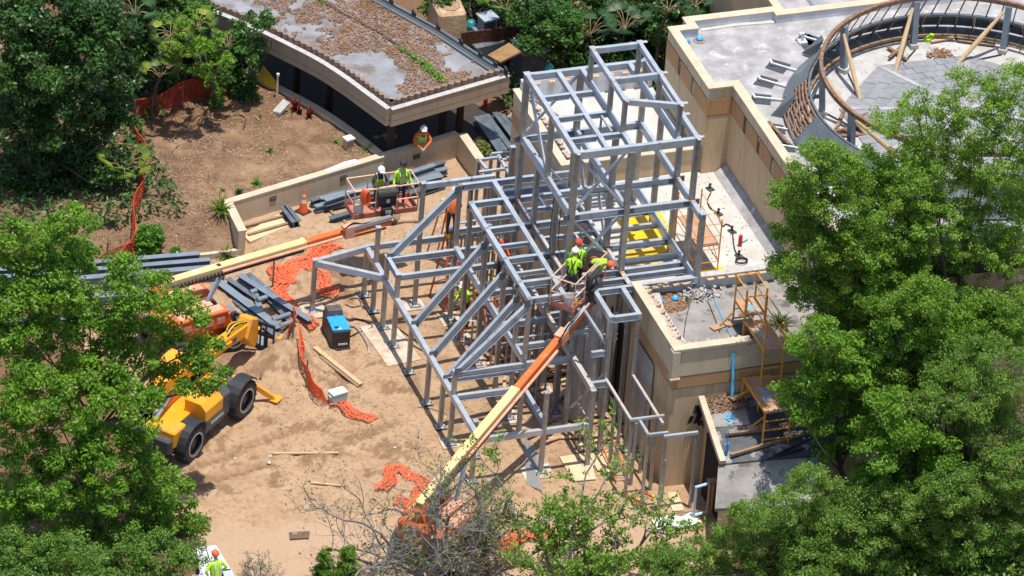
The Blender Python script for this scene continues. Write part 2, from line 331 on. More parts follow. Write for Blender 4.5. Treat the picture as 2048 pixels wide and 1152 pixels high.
BED = inset(WLS, 0.17) + inset([(p[0]-0.06,p[1]) for p in PATIOW[1:]], 0.0) + [(-9,19),(-30,24),(-30,5.6),(_kl[0]-0.1,_kl[1]+0.05)]
def sstep(t): t = np.clip(t, 0, 1); return t*t*(3-2*t)
_gr = np.random.default_rng(3)
def vnoise(x, y, s, seed=0):
    xi = np.floor(x/s).astype(int); yi = np.floor(y/s).astype(int); fx = x/s-xi; fy = y/s-yi; fx = fx*fx*(3-2*fx); fy = fy*fy*(3-2*fy)
    def h(a, b):
        k = (a*374761393 + b*668265263 + seed*974711) & 0x7fffffff
        k = ((k ^ (k >> 13))*1274126177) & 0x7fffffff
        return ((k ^ (k >> 16)) & 0xffff)/65535.0
    return (h(xi,yi)*(1-fx)+h(xi+1,yi)*fx)*(1-fy) + (h(xi,yi+1)*(1-fx)+h(xi+1,yi+1)*fx)*fy
def bedmask(x, y):
    ins = inpoly(x, y, BED); d = seg_dist(x, y, (_kl[0]-0.1,_kl[1]+0.05), (-30,5.6))
    return ins, sstep(d/1.6)
MOUNDS = [(-8.75,-2.75,1.15,0.8),(-6.3,2.0,1.1,0.28),(-5.2,3.0,1.0,0.16),(-8.1,-1.9,0.8,0.22),(-7.9,-4.6,1.5,0.22),(-5.0,4.6,1.4,0.10)]
TRACKS = []
for a, b in (((380,938),(470,906)),((498,891),(562,868)),((430,962),(520,932)),((560,640),(575,720)),((700,880),(790,845))):
    p, q = gz(*a), gz(*b); TRACKS.append(((p[0],p[1]),(q[0],q[1])))
def ground_h(x, y):
    ins, sm = bedmask(x, y)
    h = 0.10*(vnoise(x,y,1.1,1)-0.5) + 0.09*(vnoise(x,y,0.4,2)-0.5) + 0.055*(vnoise(x,y,0.19,3)-0.5)
    site = ((x > -16) & (x < 1.2) & (y > -13.5) & (y < 5)).astype(float)
    h = h*(0.4+0.9*site)
    for mx, my, r, a in MOUNDS:
        d = np.hypot(x-mx, y-my)/r; h = h + a*np.exp(-d*d*1.6)*(0.8+0.4*vnoise(x,y,0.4,9))
    for a, b in TRACKS:
        d = seg_dist(x, y, a, b); L = math.hypot(b[0]-a[0], b[1]-a[1]); t = ((x-a[0])*(b[0]-a[0])+(y-a[1])*(b[1]-a[1]))/L
        h = h - 0.11*np.exp(-(d/0.14)**2)*(0.6+0.6*np.sin(t*20)) + 0.05*np.exp(-((d-0.27)/0.09)**2)
    foot = ((x > -5.8) & (x < 2) & (y > -11.2) & (y < 1)) | ((x > -3) & (x < 3) & (y < -9)) | ((y < -11.5) & (y > -13) & (x < -10))
    h = np.where(foot, h*0.22, h)
    hb = 0.74*sm + 0.14*(vnoise(x,y,1.2,5)-0.5) + 0.14*(vnoise(x,y,0.4,6)-0.5) + 0.08*(vnoise(x,y,0.17,7)-0.5)
    return np.where(ins, hb, h)
def axis(a, b, st, far):
    c = list(np.arange(a, b+1e-6, st)); s = st; x = b; r = []
    while x < far: s *= 1.35; x += s; r.append(x)
    s = st; x = a; l = []
    while x > -far: s *= 1.35; x -= s; l.append(x)
    return np.array(l[::-1] + c + r)
gxs, gys = axis(-16, 2.4, 0.1, 3000), axis(-16, 16, 0.1, 3000)
GX, GY = np.meshgrid(gxs, gys, indexing='ij'); GH = ground_h(GX, GY)
nx, ny = GX.shape
me = bpy.data.meshes.new('ground'); idx = np.arange(nx*ny).reshape(nx, ny)
fa = np.stack([idx[:-1,:-1], idx[1:,:-1], idx[1:,1:], idx[:-1,1:]], -1).reshape(-1, 4)
me.vertices.add(nx*ny); me.vertices.foreach_set('co', np.stack([GX, GY, GH], -1).reshape(-1))
me.loops.add(fa.size); me.loops.foreach_set('vertex_index', fa.reshape(-1).astype(np.int32))
me.polygons.add(len(fa)); me.polygons.foreach_set('loop_start', np.arange(0, fa.size, 4, dtype=np.int32))
me.polygons.foreach_set('use_smooth', np.ones(len(fa), bool))
me.update(); me.validate()
ca = me.color_attributes.new('soil', 'FLOAT_COLOR', 'POINT')
ins, sm = bedmask(GX, GY)
# red: pink pavement dusted with sand, green: mulchy planting soil
pv = sstep((-(GY + 10.9 + 0.10*(GX+8)) + 1.2*(vnoise(GX,GY,1.1,11)-0.5) + 0.5*(vnoise(GX,GY,0.3,12)-0.5))/1.5)
pv = np.where(GX > 0.8, 0, pv)*0.85
up = sstep((GY-4.6+1.0*(vnoise(GX,GY,1.0,13)-0.5))/1.6)*(~ins)*0.35
red = np.maximum(pv, up)
grn = ins.astype(float)*np.clip(0.8+0.5*(vnoise(GX,GY,1.3,14)-0.45)+0.5*(vnoise(GX,GY,0.35,15)-0.5), 0, 1)
grn = np.where(ins & ((GX < -9.2+1.2*(vnoise(GX,GY,1.5,16)-0.5)) | (GY > 11)), np.maximum(grn, 0.85), grn)
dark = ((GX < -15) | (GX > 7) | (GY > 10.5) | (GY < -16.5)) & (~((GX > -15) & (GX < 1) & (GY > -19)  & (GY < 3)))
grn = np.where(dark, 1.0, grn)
tk = np.zeros_like(GX)
for a, b in TRACKS: tk = np.maximum(tk, np.exp(-(seg_dist(GX,GY,a,b)/0.2)**2)*(0.45+0.55*(np.sin(((GX-a[0])*(b[0]-a[0])+(GY-a[1])*(b[1]-a[1]))/math.hypot(b[0]-a[0],b[1]-a[1])*20) > 0)))
patch = sstep((0.5*vnoise(GX,GY,0.8,18)+0.35*vnoise(GX,GY,0.25,20)+0.15*vnoise(GX,GY,0.1,21)-0.56)/0.08)*0.85*((GX > -16) & (GX < -5) & (GY > -9.5) & (GY < 4))
blu = np.clip((vnoise(GX,GY,0.5,17)-0.5)*1.5, 0, 1)*((GX > -5.3) & (GX < 1) & (GY > -11) & (GY < 0)).astype(float)
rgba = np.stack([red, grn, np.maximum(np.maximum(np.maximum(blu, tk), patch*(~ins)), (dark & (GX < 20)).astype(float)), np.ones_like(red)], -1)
ca.data.foreach_set('color', rgba.reshape(-1).astype(np.float32))
gm = bpy.data.materials.new('site_ground'); gm.use_nodes = True; N, L = nodes(gm); b = N['Principled BSDF']; b.inputs['Roughness'].default_value = 0.95; b.inputs['Specular IOR Level'].default_value = 0.15
g = N.new('ShaderNodeNewGeometry')
def nz(sc, det=6, ro=0.6):
    n = N.new('ShaderNodeTexNoise'); n.inputs['Scale'].default_value = sc; n.inputs['Detail'].default_value = det; n.inputs['Roughness'].default_value = ro; L.new(g.outputs['Position'], n.inputs['Vector']); return n.outputs['Fac']
def rng_(f, a, c):
    r = N.new('ShaderNodeMapRange'); r.inputs['From Min'].default_value = a; r.inputs['From Max'].default_value = c; L.new(f, r.inputs['Value']); return r.outputs[0]
def mix(f, a, c):
    m = N.new('ShaderNodeMix'); m.data_type = 'RGBA'
    if hasattr(f, 'links') or not isinstance(f, (int, float)): L.new(f, m.inputs[0])
    else: m.inputs[0].default_value = f
    for k, val in ((6, a), (7, c)):
        if isinstance(val, tuple): m.inputs[k].default_value = (*val, 1)
        else: L.new(val, m.inputs[k])
    return m.outputs[2]
at = N.new('ShaderNodeAttribute'); at.attribute_name = 'soil'; sp = N.new('ShaderNodeSeparateColor'); L.new(at.outputs['Color'], sp.inputs[0])
sand = mix(rng_(nz(1.1), 0.35, 0.68), (0.45, 0.305, 0.19), (0.355, 0.23, 0.135))
sand = mix(rng_(nz(5.0, 9, 0.72), 0.50, 0.66), sand, (0.26, 0.15, 0.078))
sand = mix(rng_(nz(26, 3), 0.62, 0.72), sand, (0.52, 0.37, 0.23))
pave = mix(rng_(nz(1.6), 0.35, 0.65), (0.44, 0.30, 0.205), (0.45, 0.31, 0.20))
soil = mix(rng_(nz(2.0), 0.35, 0.65), (0.205, 0.122, 0.075), (0.125, 0.074, 0.045))
soil = mix(rng_(nz(11, 8, 0.75), 0.52, 0.66), soil, (0.34, 0.21, 0.12))
soil = mix(rng_(nz(24, 4), 0.62, 0.7), soil, (0.07, 0.042, 0.026))
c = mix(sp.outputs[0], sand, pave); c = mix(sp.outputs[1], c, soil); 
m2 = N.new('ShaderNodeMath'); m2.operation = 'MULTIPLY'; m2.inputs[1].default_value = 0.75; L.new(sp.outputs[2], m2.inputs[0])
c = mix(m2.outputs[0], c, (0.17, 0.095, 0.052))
L.new(c, b.inputs['Base Color'])
bp = N.new('ShaderNodeBump'); bp.inputs['Strength'].default_value = 0.8; bp.inputs['Distance'].default_value = 0.08
L.new(nz(9, 8, 0.7), bp.inputs['Height']); L.new(bp.outputs[0], b.inputs['Normal'])
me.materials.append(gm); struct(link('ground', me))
def gh(x, y): return float(ground_h(np.array([x]), np.array([y]))[0])
# ------------------------------------------------------------------ flat pieces of many (litter, mulch): real geometry, uncountable
def scatter(name, n, ptfun, size, m, label=None, cat=None, parent=None, flat=0.25, aspect=1.8, kind='stuff', seed=1):
    r = np.random.default_rng(seed); P = ptfun(r, n); n = len(P)
    th = r.uniform(0, 2*PI, n); sz = r.uniform(size[0], size[1], n); asp = r.uniform(0.5, 1, n)*aspect
    a = np.stack([np.cos(th), np.sin(th), r.normal(0, flat, n)], 1)*(sz*asp)[:,None]/2
    c = np.stack([-np.sin(th), np.cos(th), r.normal(0, flat, n)], 1)*(sz/asp)[:,None]/2
    V = np.stack([P-a, P-c*0.8, P+a, P+c*0.8], 1).reshape(-1, 3)
    me = quadmesh(name, V, m)
    o = link(name, me, parent)
    if parent is not None: o.location = -Vector(parent.location)
    if kind: o['kind'] = kind
    if parent is None: tag(o, label, cat)
    return o
def quadmesh(name, V, m, tint=None):
    n = len(V)//4; me = bpy.data.meshes.new(name); me.vertices.add(len(V)); me.vertices.foreach_set('co', np.asarray(V, np.float32).reshape(-1))
    me.loops.add(len(V)); me.loops.foreach_set('vertex_index', np.arange(len(V), dtype=np.int32))
    me.polygons.add(n); me.polygons.foreach_set('loop_start', np.arange(0, len(V), 4, dtype=np.int32)); me.update()
    if tint is not None:
        at = me.attributes.new('tint', 'FLOAT', 'POINT'); at.data.foreach_set('value', np.repeat(tint, 4).astype(np.float32))
    me.materials.append(MT[m] if isinstance(m, str) else m); return me
def bedpts(r, n):
    x = r.uniform(-12.5, -2.2, n*2); y = r.uniform(4.6, 14, n*2); k = inpoly(x, y, BED)
    k &= (vnoise(x, y, 1.1, 31)+0.3*vnoise(x,y,0.3,32) > 0.62) | (x < -9.3) | (r.uniform(size=len(x)) < 0.12)
    x, y = x[k][:n], y[k][:n]; return np.stack([x, y, ground_h(x, y)+0.012], 1)
MT['mulch'] = mat('pale_mulch', (0.40, 0.27, 0.16), (0.24, 0.14, 0.08), 8, 0.95, c3=(0.52, 0.44, 0.36), s3=16, lo3=0.58, hi3=0.68)
MT['twig'] = mat('dark_twigs', (0.10, 0.065, 0.04), (0.16, 0.10, 0.065), 8, 0.95)
scatter('mulch', 8000, bedpts, (0.03, 0.08), 'mulch', 'pale wood chips and dry leaves over the planting bed', 'mulch', aspect=2.0, seed=2)
scatter('twigs', 2000, bedpts, (0.05, 0.10), 'twig', 'dark twigs and roots scattered over the planting bed', 'twigs', aspect=4.5, seed=5)
def sitepts(r, n):
    x = r.uniform(-13, -0.5, n*2); y = r.uniform(-13, 4.5, n*2); k = ~inpoly(x, y, BED) & (vnoise(x,y,1.6,41) > 0.45); x, y = x[k][:n], y[k][:n]
    return np.stack([x, y, ground_h(x, y)+0.006], 1)
scatter('soil_clods', 3800, sitepts, (0.025, 0.07), MT['twig'], 'small brown clods and chips scattered over the sand', 'clods', aspect=1.3, flat=0.5, seed=8)
# tree debris and leaf floor at the dark upper edge
# ------------------------------------------------------------------ concrete footings, slabs and kerb
def slab(name, poly, z0, z1, m, label=None, cat=None):
    o = MB().prism(poly, z0, z1).build(name, m); return o
fp = [gz(*p)[:2] for p in ((733,656),(792,648),(842,745),(800,742))]
o = slab('concrete_footing', [(-5.72,-1.15),(-4.55,-1.0),(-4.35,-3.45),(-5.55,-3.6)], -0.1, 0.035, 'concrete'); struct(o)
o = slab('concrete_footing', [(-7.35,-0.35),(-6.55,-0.3),(-6.5,0.55),(-7.3,0.5)], -0.1, 0.045, 'concrete'); struct(o)
o = slab('concrete_footing', [(-3.3,-10.95),(-2.3,-10.9),(-2.25,-10.15),(-3.25,-10.2)], -0.1, 0.035, 'concrete'); struct(o)
for x0, x1, y0, y1 in ((-3.0,-2.3,-1.75,-0.95),(-3.0,-2.3,-2.9,-2.15),(-3.0,-2.3,-4.5,-3.7),(-3.0,-2.3,-7.7,-6.95),(-1.4,-0.7,-6.3,-5.6),(-1.4,-0.7,-7.75,-7.0),(-3.9,-3.2,-0.6,0.05),(-5.3,-4.7,-8.6,-8.0)):
    struct(slab('concrete_footing', [(x0,y0),(x1,y0+0.03),(x1-0.03,y1),(x0+0.02,y1)], -0.1, 0.032, 'concrete'))
kb = thing('concrete_kerb', 'low sandy concrete kerb in front of the planting bed, behind the long steel stack', 'kerb', (-10,4.3,0))
kp = [gz(*p, 0.18)[:2] for p in ((484,497),(420,506),(360,512),(300,520),(230,532),(150,548))]
for i in range(len(kp)-1):
    MB().bar((kp[i][0],kp[i][1],0.18), (kp[i+1][0],kp[i+1][1],0.18), 0.14, 0.5, top=True).build('kerb_stone', 'coping' if i else 'concrete', kb)
# ------------------------------------------------------------------ curved retaining wall
rw = thing('retaining_wall', 'long low cream stucco retaining wall behind the upper lift basket, with small louvre vents', 'wall', (-3.6,6.9,0))
wl = WALLP
def offs(path, d):
    out = []
    for i, p in enumerate(path):
        a = path[max(i-1,0)]; b2 = path[min(i+1,len(path)-1)]; t = Vector((b2[0]-a[0], b2[1]-a[1])).normalized(); out.append((p[0]-t.y*d, p[1]+t.x*d))
    return out
def ribbon(path, d0, d1, z0, z1):
    A, Bq = offs(path, d0), offs(path, d1); n = len(path); mb = MB()
    V = [(x,y,z0) for x,y in A]+[(x,y,z1) for x,y in A]+[(x,y,z1) for x,y in Bq]+[(x,y,z0) for x,y in Bq]; F = []
    for i in range(n-1):
        for k in range(4):
            a, b2 = k*n, ((k+1)%4)*n; F.append((a+i, a+i+1, b2+i+1, b2+i))
    F += [(0,n,2*n,3*n), (n-1,4*n-1,3*n-1,2*n-1)]
    return mb.add(V, F)
ribbon(wl, 0, 0.24, -0.3, 0.87).build('wall_body', 'wall_hi', rw)
ribbon(wl, -0.015, 0.255, 0.87, 0.925).build('coping', 'coping', rw)
ret = [(_k1[0],_k1[1]+0.02),(_k2[0],_k2[1])]
ribbon(ret, 0, 0.26, -0.3, 0.865).build('return_wall', 'wall_hi', rw); ribbon(ret, -0.03, 0.29, 0.865, 0.935).build('return_coping', 'coping', rw)
lret = [(_kl[0],_kl[1]),(_k0[0]+0.0,_k0[1]+0.2)]
ribbon(lret, -0.02, 0.22, -0.3, 0.862).build('left_return_wall', 'wall_hi', rw); ribbon(lret, -0.05, 0.25, 0.862, 0.932).build('left_return_coping', 'coping', rw)
for u, v in ((549,397),(689,355),(832,313)):
    best = min(range(len(wl)-1), key=lambda i: abs(0))  # vents sit on the front face
    d = None
    for i in range(len(wl)-1):
        a, b2 = wl[i], wl[i+1]
        for t in np.linspace(0, 1, 12):
            p = np.array([a[0]+(b2[0]-a[0])*t, a[1]+(b2[1]-a[1])*t, 0.48]); q = RC @ (p-CAMP); uu = 1024+FPX*q[0]/q[2]
            if d is None or abs(uu-u) < d[0]: d = (abs(uu-u), p, math.atan2(b2[1]-a[1], b2[0]-a[0]))
    p, an = d[1], d[2]; nrm = np.array([math.sin(an), -math.cos(an), 0]); p = p.copy()
    zz = gy(u, v, p[1])[2]; p[2] = min(max(zz, 0.3), 0.62)
    vt = MB().box(p+nrm*0.004, (0.27,0.03,0.17), an).build('vent', 'dark_void', rw)
    for k in range(4): MB().box(p+nrm*0.022+np.array([0,0,-0.05+0.035*k]), (0.25,0.012,0.012), an).build('louvre', 'wood_old', vt)
# low wall between bed and covered patio
pw = thing('patio_edge_wall', 'low curved concrete edge wall between planting bed and covered patio', 'wall', (-3.3,11,0))
pl_ = [(p.x,p.y) for p in spline([(x,y,0) for x,y in PATIOW], 6)]
ribbon(pl_, -0.02, 0.22, -0.2, 0.84).build('wall_body', 'concrete', pw)
ribbon(pl_, -0.05, 0.25, 0.84, 0.9).build('coping', 'wall_hi', pw)
# ------------------------------------------------------------------ covered walkway building, upper left
cb = thing('covered_patio_building', 'curved flat-roofed patio shelter covered in dry leaves, upper left', 'building', (-0.5,10,0))
ZR = 2.85
FR = [gz(u,v,ZR)[:2] for u,v in ((780,218),(735,185),(690,152),(640,120),(580,89),(520,60),(460,34),(400,12))]
FR = [tuple(FR[0])] + [tuple(p) for p in FR[1:]]
t0 = np.array(FR[-1]); t1 = np.array(FR[-2]); FR += [tuple(t0+(t0-t1)*k) for k in (1.0, 2.2, 3.4)]
BK = [gz(u,v,ZR)[:2] for u,v in ((1015,150),(985,132),(940,103),(880,64),(815,28),(757,-4))]
t0 = np.array(BK[-1]); t1 = np.array(BK[-2]); BK += [tuple(t0+(t0-t1)*k) for k in (1.0,2.0,3.2,4.2,5.5)]
FRs = [(p.x,p.y) for p in spline([(x,y,0) for x,y in FR], 4)]
BKs = [(p.x,p.y) for p in spline([(x,y,0) for x,y in BK], 4)]
outline = FRs + BKs[::-1]
MB().prism(outline, ZR-0.26, ZR-0.02).build('roof_slab', 'roof_litter', cb)
# ceiling and fascia (two courses with a shadow joint)
ri = [BKs[0], FRs[0]]
for nm, path, in (('front', FRs), ('side', ri)):
    dd = 1 if nm == 'front' else 1
    sgn = -1 if nm == 'front' else -1
    a = offs(path, 0)
    ribbon(path, 0.02*sgn, -0.14*sgn, ZR-0.42, ZR+0.015).build('fascia_board', 'fascia', cb)
    ribbon(path, 0.035*sgn, -0.14*sgn, ZR-0.64, ZR-0.435).build('lower_fascia_board', 'fascia', cb)
    ribbon(path, 0.0, -0.14*sgn, ZR-0.436, ZR-0.419).build('fascia_joint', 'joint', cb)
    ribbon(path, 0.045*sgn, -0.16*sgn, ZR+0.015, ZR+0.045).build('drip_edge', 'mortar', cb)
MB().prism([((p[0]*0.97-0.02),(p[1]*0.985+0.13)) for p in outline], ZR-0.60, ZR-0.57).build('ceiling', 'dark_void', cb)  # near-black ceiling: the shelter's shade is put into its colour
def tile_row(path, step, inset, z, parent, m, w=0.17, h=0.17, jag=0.0, depth=0.09, name='roof_tile', side=1, seed=1, skip=0.0):
    """row of barrel tile stubs set on edge along a path: one little angled wedge for each tile"""
    r = random.Random(seed); P = [Vector((p[0],p[1],0)) for p in path]; pos = 0.0; acc = 0.0; k = 0
    L_ = sum((P[i+1]-P[i]).length for i in range(len(P)-1)); s = step/2
    while s < L_-step*0.4:
        acc = 0
        for i in range(len(P)-1):
            l = (P[i+1]-P[i]).length
            if acc+l >= s: break
            acc += l
        t = (P[i+1]-P[i]).normalized(); p = P[i]+t*(s-acc); nrm = Vector((-t.y, t.x, 0))*side
        s += step; k += 1
        if r.random() < skip: continue
        c = p + nrm*inset; hh = h*(1-jag*r.random()); a = t*step*0.5; d = nrm*depth
        b0 = [c-a, c-d*0.9+a*0.0, c+a, c+d]      # diamond footprint: zig-zag seen from above
        V = [(q.x,q.y,z) for q in b0]+[(q.x,q.y,z+hh*(0.75+0.4*r.random()*jag+0.25)) for q in b0]
        MB().add(V, [(0,1,5,4),(1,2,6,5),(2,3,7,6),(3,0,4,7),(4,5,6,7),(3,2,1,0)]).build(name, m, parent)
tile_row(FRs[:30], 0.27, 0.15, ZR+0.0, cb, 'tile_brown', side=-1, depth=0.12, h=0.22)
tile_row([FRs[0], BKs[0]], 0.27, 0.15, ZR+0.0, cb, 'tile_brown', side=1, depth=0.12, h=0.22)
# gutter rail along the back edge
gp_ = [(x,y,ZR+0.12) for x,y in offs(BKs, 0.10)]
for k, dz in enumerate((0.0, 0.07)):
    MB().tube([(x, y, z+dz) for x,y,z in [(a,b2,ZR+0.10) for a,b2 in offs(BKs, 0.05+0.14*k)]], 0.035, 6).build('gutter_pipe', 'black' if k else 'slate', cb)
ribbon(BKs, -0.10, 0.34, ZR-0.02, ZR+0.06).build('gutter_tray', 'slate', cb)
ribbon(BKs, 0.20, 0.215, ZR+0.06, ZR+0.165).build('gutter_lip', 'alu', cb)
for i in range(0, len(BKs), 3):
    x,y = offs(BKs,0.1)[i]; MB().box((x,y,ZR+0.17),(0.06,0.3,0.3)).build('gutter_bracket','black',cb)
# middle expansion joint
mid = [tuple((np.array(gz(u,v,ZR)[:2]))) for u,v in ((625,-8),(690,30),(760,66),(800,95),(850,133),(885,165))]
ribbon(mid, -0.05, 0.05, ZR-0.02, ZR+0.035).build('roof_joint', 'joint', cb)
for (u,v) in ((0,0),(883,262),(918,255),(655,210),(590,168)):
    p = gz(u,v,0.45) if u else np.array([-1.72,8.0,0]); x,y = p[0]+(0.12 if 0 < u < 700 else 0), p[1]+(0.2 if u < 700 and u else 0)
    MB().span(x-0.1,x+0.1,y-0.1,y+0.1,-0.2,ZR-0.3).build('post','shelter_shade',cb)  # posts coloured dark for the shade below the roof
def roofpts(r, n):
    x = r.uniform(-9, 3, n*6); y = r.uniform(7, 19, n*6); k = inpoly(x, y, offs_poly) 
    f = 0.5*vnoise(x+0.5*vnoise(x,y,0.6,54),y+0.5*vnoise(x,y,0.6,55),1.7,51)+0.4*vnoise(x,y,0.6,52)+0.2*vnoise(x,y,0.22,53)
    dmid = np.min([seg_dist(x,y,mid[i],mid[i+1]) for i in range(len(mid)-1)],0)
    k &= (f + 0.16*np.exp(-(dmid/0.8)**2) + 0.10*((y-8)/6) > 0.645)
    k &= ~((x > -1.9) & (y < 8.6) & (x < 0.8) & (f < 0.75))
    x, y = x[k][:n], y[k][:n]; return np.stack([x, y, np.full(len(x), ZR-0.005)+r.uniform(0,0.05,len(x))], 1)
offs_poly = FRs + BKs[::-1]
scatter('leaf_litter', 17000, roofpts, (0.03, 0.085), 'litter', parent=cb, flat=0.14, aspect=1.6, seed=3)
def weedpts(r, n):
    i = r.integers(0, len(mid)-1, n); t = r.uniform(0,1,n); m_ = np.array(mid); p = m_[i]*(1-t)[:,None]+m_[i+1]*t[:,None]; q = p + r.normal(0, 0.09, (n,2)); k = vnoise(q[:,0],q[:,1],0.9,61) > 0.56; q = q[k]
    return np.stack([q[:,0], q[:,1], ZR+r.uniform(0,0.14,len(q))], 1)
o = scatter('roof_weeds', 1000, weedpts, (0.05,0.10), 'grass', parent=cb, flat=0.7, seed=4)
at = o.data.attributes.new('tint','FLOAT','POINT'); at.data.foreach_set('value', np.random.default_rng(1).uniform(0.2,1,len(o.data.vertices)).astype(np.float32))
# patio floor, coloured near-black for the shade under the roof
struct(slab('patio_floor', [(1.4,8.9),(3.2,10.2),(-2,19),(-8.5,19),(-4.4,13.2),(-2.2,8.6)], -0.05, 0.03, 'shelter_shade'))
# yellow tarp under the eave and white post
q = [gz(513,158,0.95), gz(526,130,1.25), gz(552,162,1.2), gz(560,185,0.9), gz(530,165,0.86)]
single(MB().add([tuple(p) for p in q]+[tuple(p+np.array([0.02,0.05,-0.03])) for p in q], [(0,1,2,3,4),(9,8,7,6,5),(0,5,6,1),(1,6,7,2),(2,7,8,3),(3,8,9,4),(4,9,5,0)]), 'tarp', 'yellow', 'yellow tarp bunched under the eave of the curved shelter', 'tarp')
p = gz(553,197,0.75); t = single(MB().tube([(p[0],p[1],0.7),(p[0],p[1],1.68)], 0.035, 8).tube([(p[0],p[1],1.66),(p[0],p[1],1.75)], 0.055, 8), 'bollard_post', 'pvc', 'thin white post with a round cap beside the shelter edge', 'post')
# ------------------------------------------------------------------ low existing wing (front roof, white roof, rear roof)
lw = thing('low_wing_building', 'low tan stucco wing with torn tile parapets and flat roofs beside the steel frame', 'building', (3.5,-6,0))
XL, XR_, YF = 0.92, 6.65, -12.25
MB().span(XL, XR_-0.01, YF, -1.26, -0.3, 3.82).build('wall', 'wall', lw)
MB().span(XL-0.035, XR_-0.012, YF-0.035, -8.36, 3.82, 4.25).build('colour_band', 'band', lw)
MB().span(XL+0.001, XR_-0.011, YF+0.001, -1.261, 3.82, 4.55).build('upper_wall', 'wall', lw)
MB().span(XL+0.002, XR_-0.013, YF+0.002, -8.2, 4.55, 4.8).build('front_roof', 'roof_dirty', lw)
MB().span(XL+0.002, XR_-0.013, -8.2, -1.262, 4.55, 4.6).build('white_roof', 'roof_white', lw)
# parapets
def para(x0,x1,y0,y1,z0,z1,m='wall_hi',name='parapet'): return MB().span(x0,x1,y0,y1,z0,z1).build(name,m,lw)
para(XL-0.02, XL+0.22, YF-0.02, -8.21, 4.25, 5.25); para(XL+0.22, 3.35, YF-0.018, YF+0.22, 4.25, 5.25); para(3.35, XR_-0.02, YF-0.016, YF+0.2, 4.25, 5.12)
para(XL-0.07, XL+0.24, YF-0.07, -8.2, 5.25, 5.32, 'coping', 'coping'); para(XL+0.24, 3.5, YF-0.069, YF+0.24, 5.251, 5.321, 'coping', 'coping')
para(XL-0.045, XL-0.02, YF-0.045, -8.21, 5.16, 5.25, 'coping', 'moulding'); para(XL-0.02, 3.4, YF-0.044, YF-0.018, 5.16, 5.25, 'coping', 'moulding')
para(XL-0.10, XL+0.15, YF-0.10, YF+0.20, 4.25, 5.24, 'coping', 'corner_pilaster'); para(XL-0.14, XL+0.19, YF-0.14, YF+0.24, 4.19, 4.25, 'coping', 'pilaster_foot')
for dz in (3.815, 4.252): MB().span(XL-0.04, XR_-0.02, YF-0.04, YF-0.0, dz-0.008, dz+0.008).build('joint_line', 'joint', lw)
para(XL+0.24, 2.98, -8.32, -8.2, 4.8, 5.22, 'parapet_white'); para(3.2, 5.9, -8.36, -8.18, 4.8, 5.26, 'parapet_white')
para(XL+0.24, 2.95, -8.36, -8.16, 5.22, 5.27, 'mortar', 'parapet_cap'); para(3.22, 5.9, -8.42, -8.14, 5.26, 5.31, 'mortar', 'parapet_cap')
for k in range(7):
    x = 3.5+0.36*k; MB().box((x,-8.47,5.22),(0.24,0.14,0.035), 0.1).build('batten','wood',lw)
for k in range(4):
    x = 1.6+0.36*k; MB().box((x,-8.44,5.16),(0.2,0.14,0.035), 0.1).build('batten','wood',lw)
tile_row([(XL+0.30,YF+0.2),(XL+0.30,-8.3)], 0.21, 0.0, 5.08, lw, 'tile_red', h=0.24, jag=0.4, depth=0.17, side=1, seed=4)
tile_row([(XL+0.3,YF+0.30),(3.3,YF+0.28)], 0.21, 0.0, 5.06, lw, 'tile_red', h=0.24, jag=0.4, depth=0.16, side=1, seed=5)
tile_row([(XL+0.35,-8.42),(2.9,-8.42)], 0.2, 0.0, 5.12, lw, 'tile_red', h=0.16, jag=0.7, depth=0.08, side=1, seed=6, skip=0.2)
ribbon([(XL+0.55,YF+0.25),(XL+0.52,-9.4),(XL+0.7,-8.5)], -0.13, 0.17, 4.8, 4.98).build('torn_flashing', 'mortar', lw)
ribbon([(XL+0.5,YF+0.42),(4.2,YF+0.40)], -0.12, 0.13, 4.8, 4.97).build('torn_flashing', 'mortar', lw)
# grey cant strips along the tall wall
for y0, y1, z in ((-8.15,-1.5,4.6),(-12.0,-8.45,4.8)):
    MB().add([(XR_-0.42,y0,z+0.005),(XR_-0.015,y0,z+0.30),(XR_-0.015,y0,z),(XR_-0.42,y1,z+0.005),(XR_-0.015,y1,z+0.30),(XR_-0.015,y1,z)], [(0,1,4,3),(0,2,1),(3,4,5),(1,2,5,4),(0,3,5,2)]).build('cant_strip', 'roof_grey', lw)
# dark patch painted as the roof hatch's shadow, and round emblem on the left wall
hb = MB().span(3.55,4.35,-11.55,-10.6,4.8,4.83).build('painted_hatch_shadow', 'roof_dark', lw)
c = gx(1307,653,XL-0.02); Mx = Matrix.Rotation(PI/2,3,'Y'); MB().lathe([(0.20,-0.012),(0.20,0.012)], (XL-0.025,c[1],c[2]), 20, M=Mx).lathe([(0.14,-0.02),(0.14,0.02)], (XL-0.028,c[1],c[2]), 20, M=Mx).build('round_emblem', 'wall_hi', lw)
# plastic sheeting on the left wall and the big opening beside it
MB().add([(XL-0.06,-8.9,0.2),(XL-0.10,-9.8,0.1),(XL-0.06,-10.75,0.2),(XL-0.05,-10.7,3.7),(XL-0.09,-9.8,3.75),(XL-0.05,-8.9,3.7)], [(0,1,4,5),(1,2,3,4)]).build('plastic_sheet', 'plastic', lw)
MB().span(XL-0.005, XL+0.005, -8.3, -6.6, 0.0, 3.4).build('doorway', 'dark_void', lw)
for k, y in enumerate((-2.4,-3.6,-4.8)):
    w = MB().span(XL-0.03, XL+0.01, y-0.42, y+0.42, 2.1, 3.3).build('window', 'wood_old', lw); MB().span(XL-0.036, XL-0.03, y-0.34, y+0.34, 2.2, 3.2).build('pane', 'glass', w)
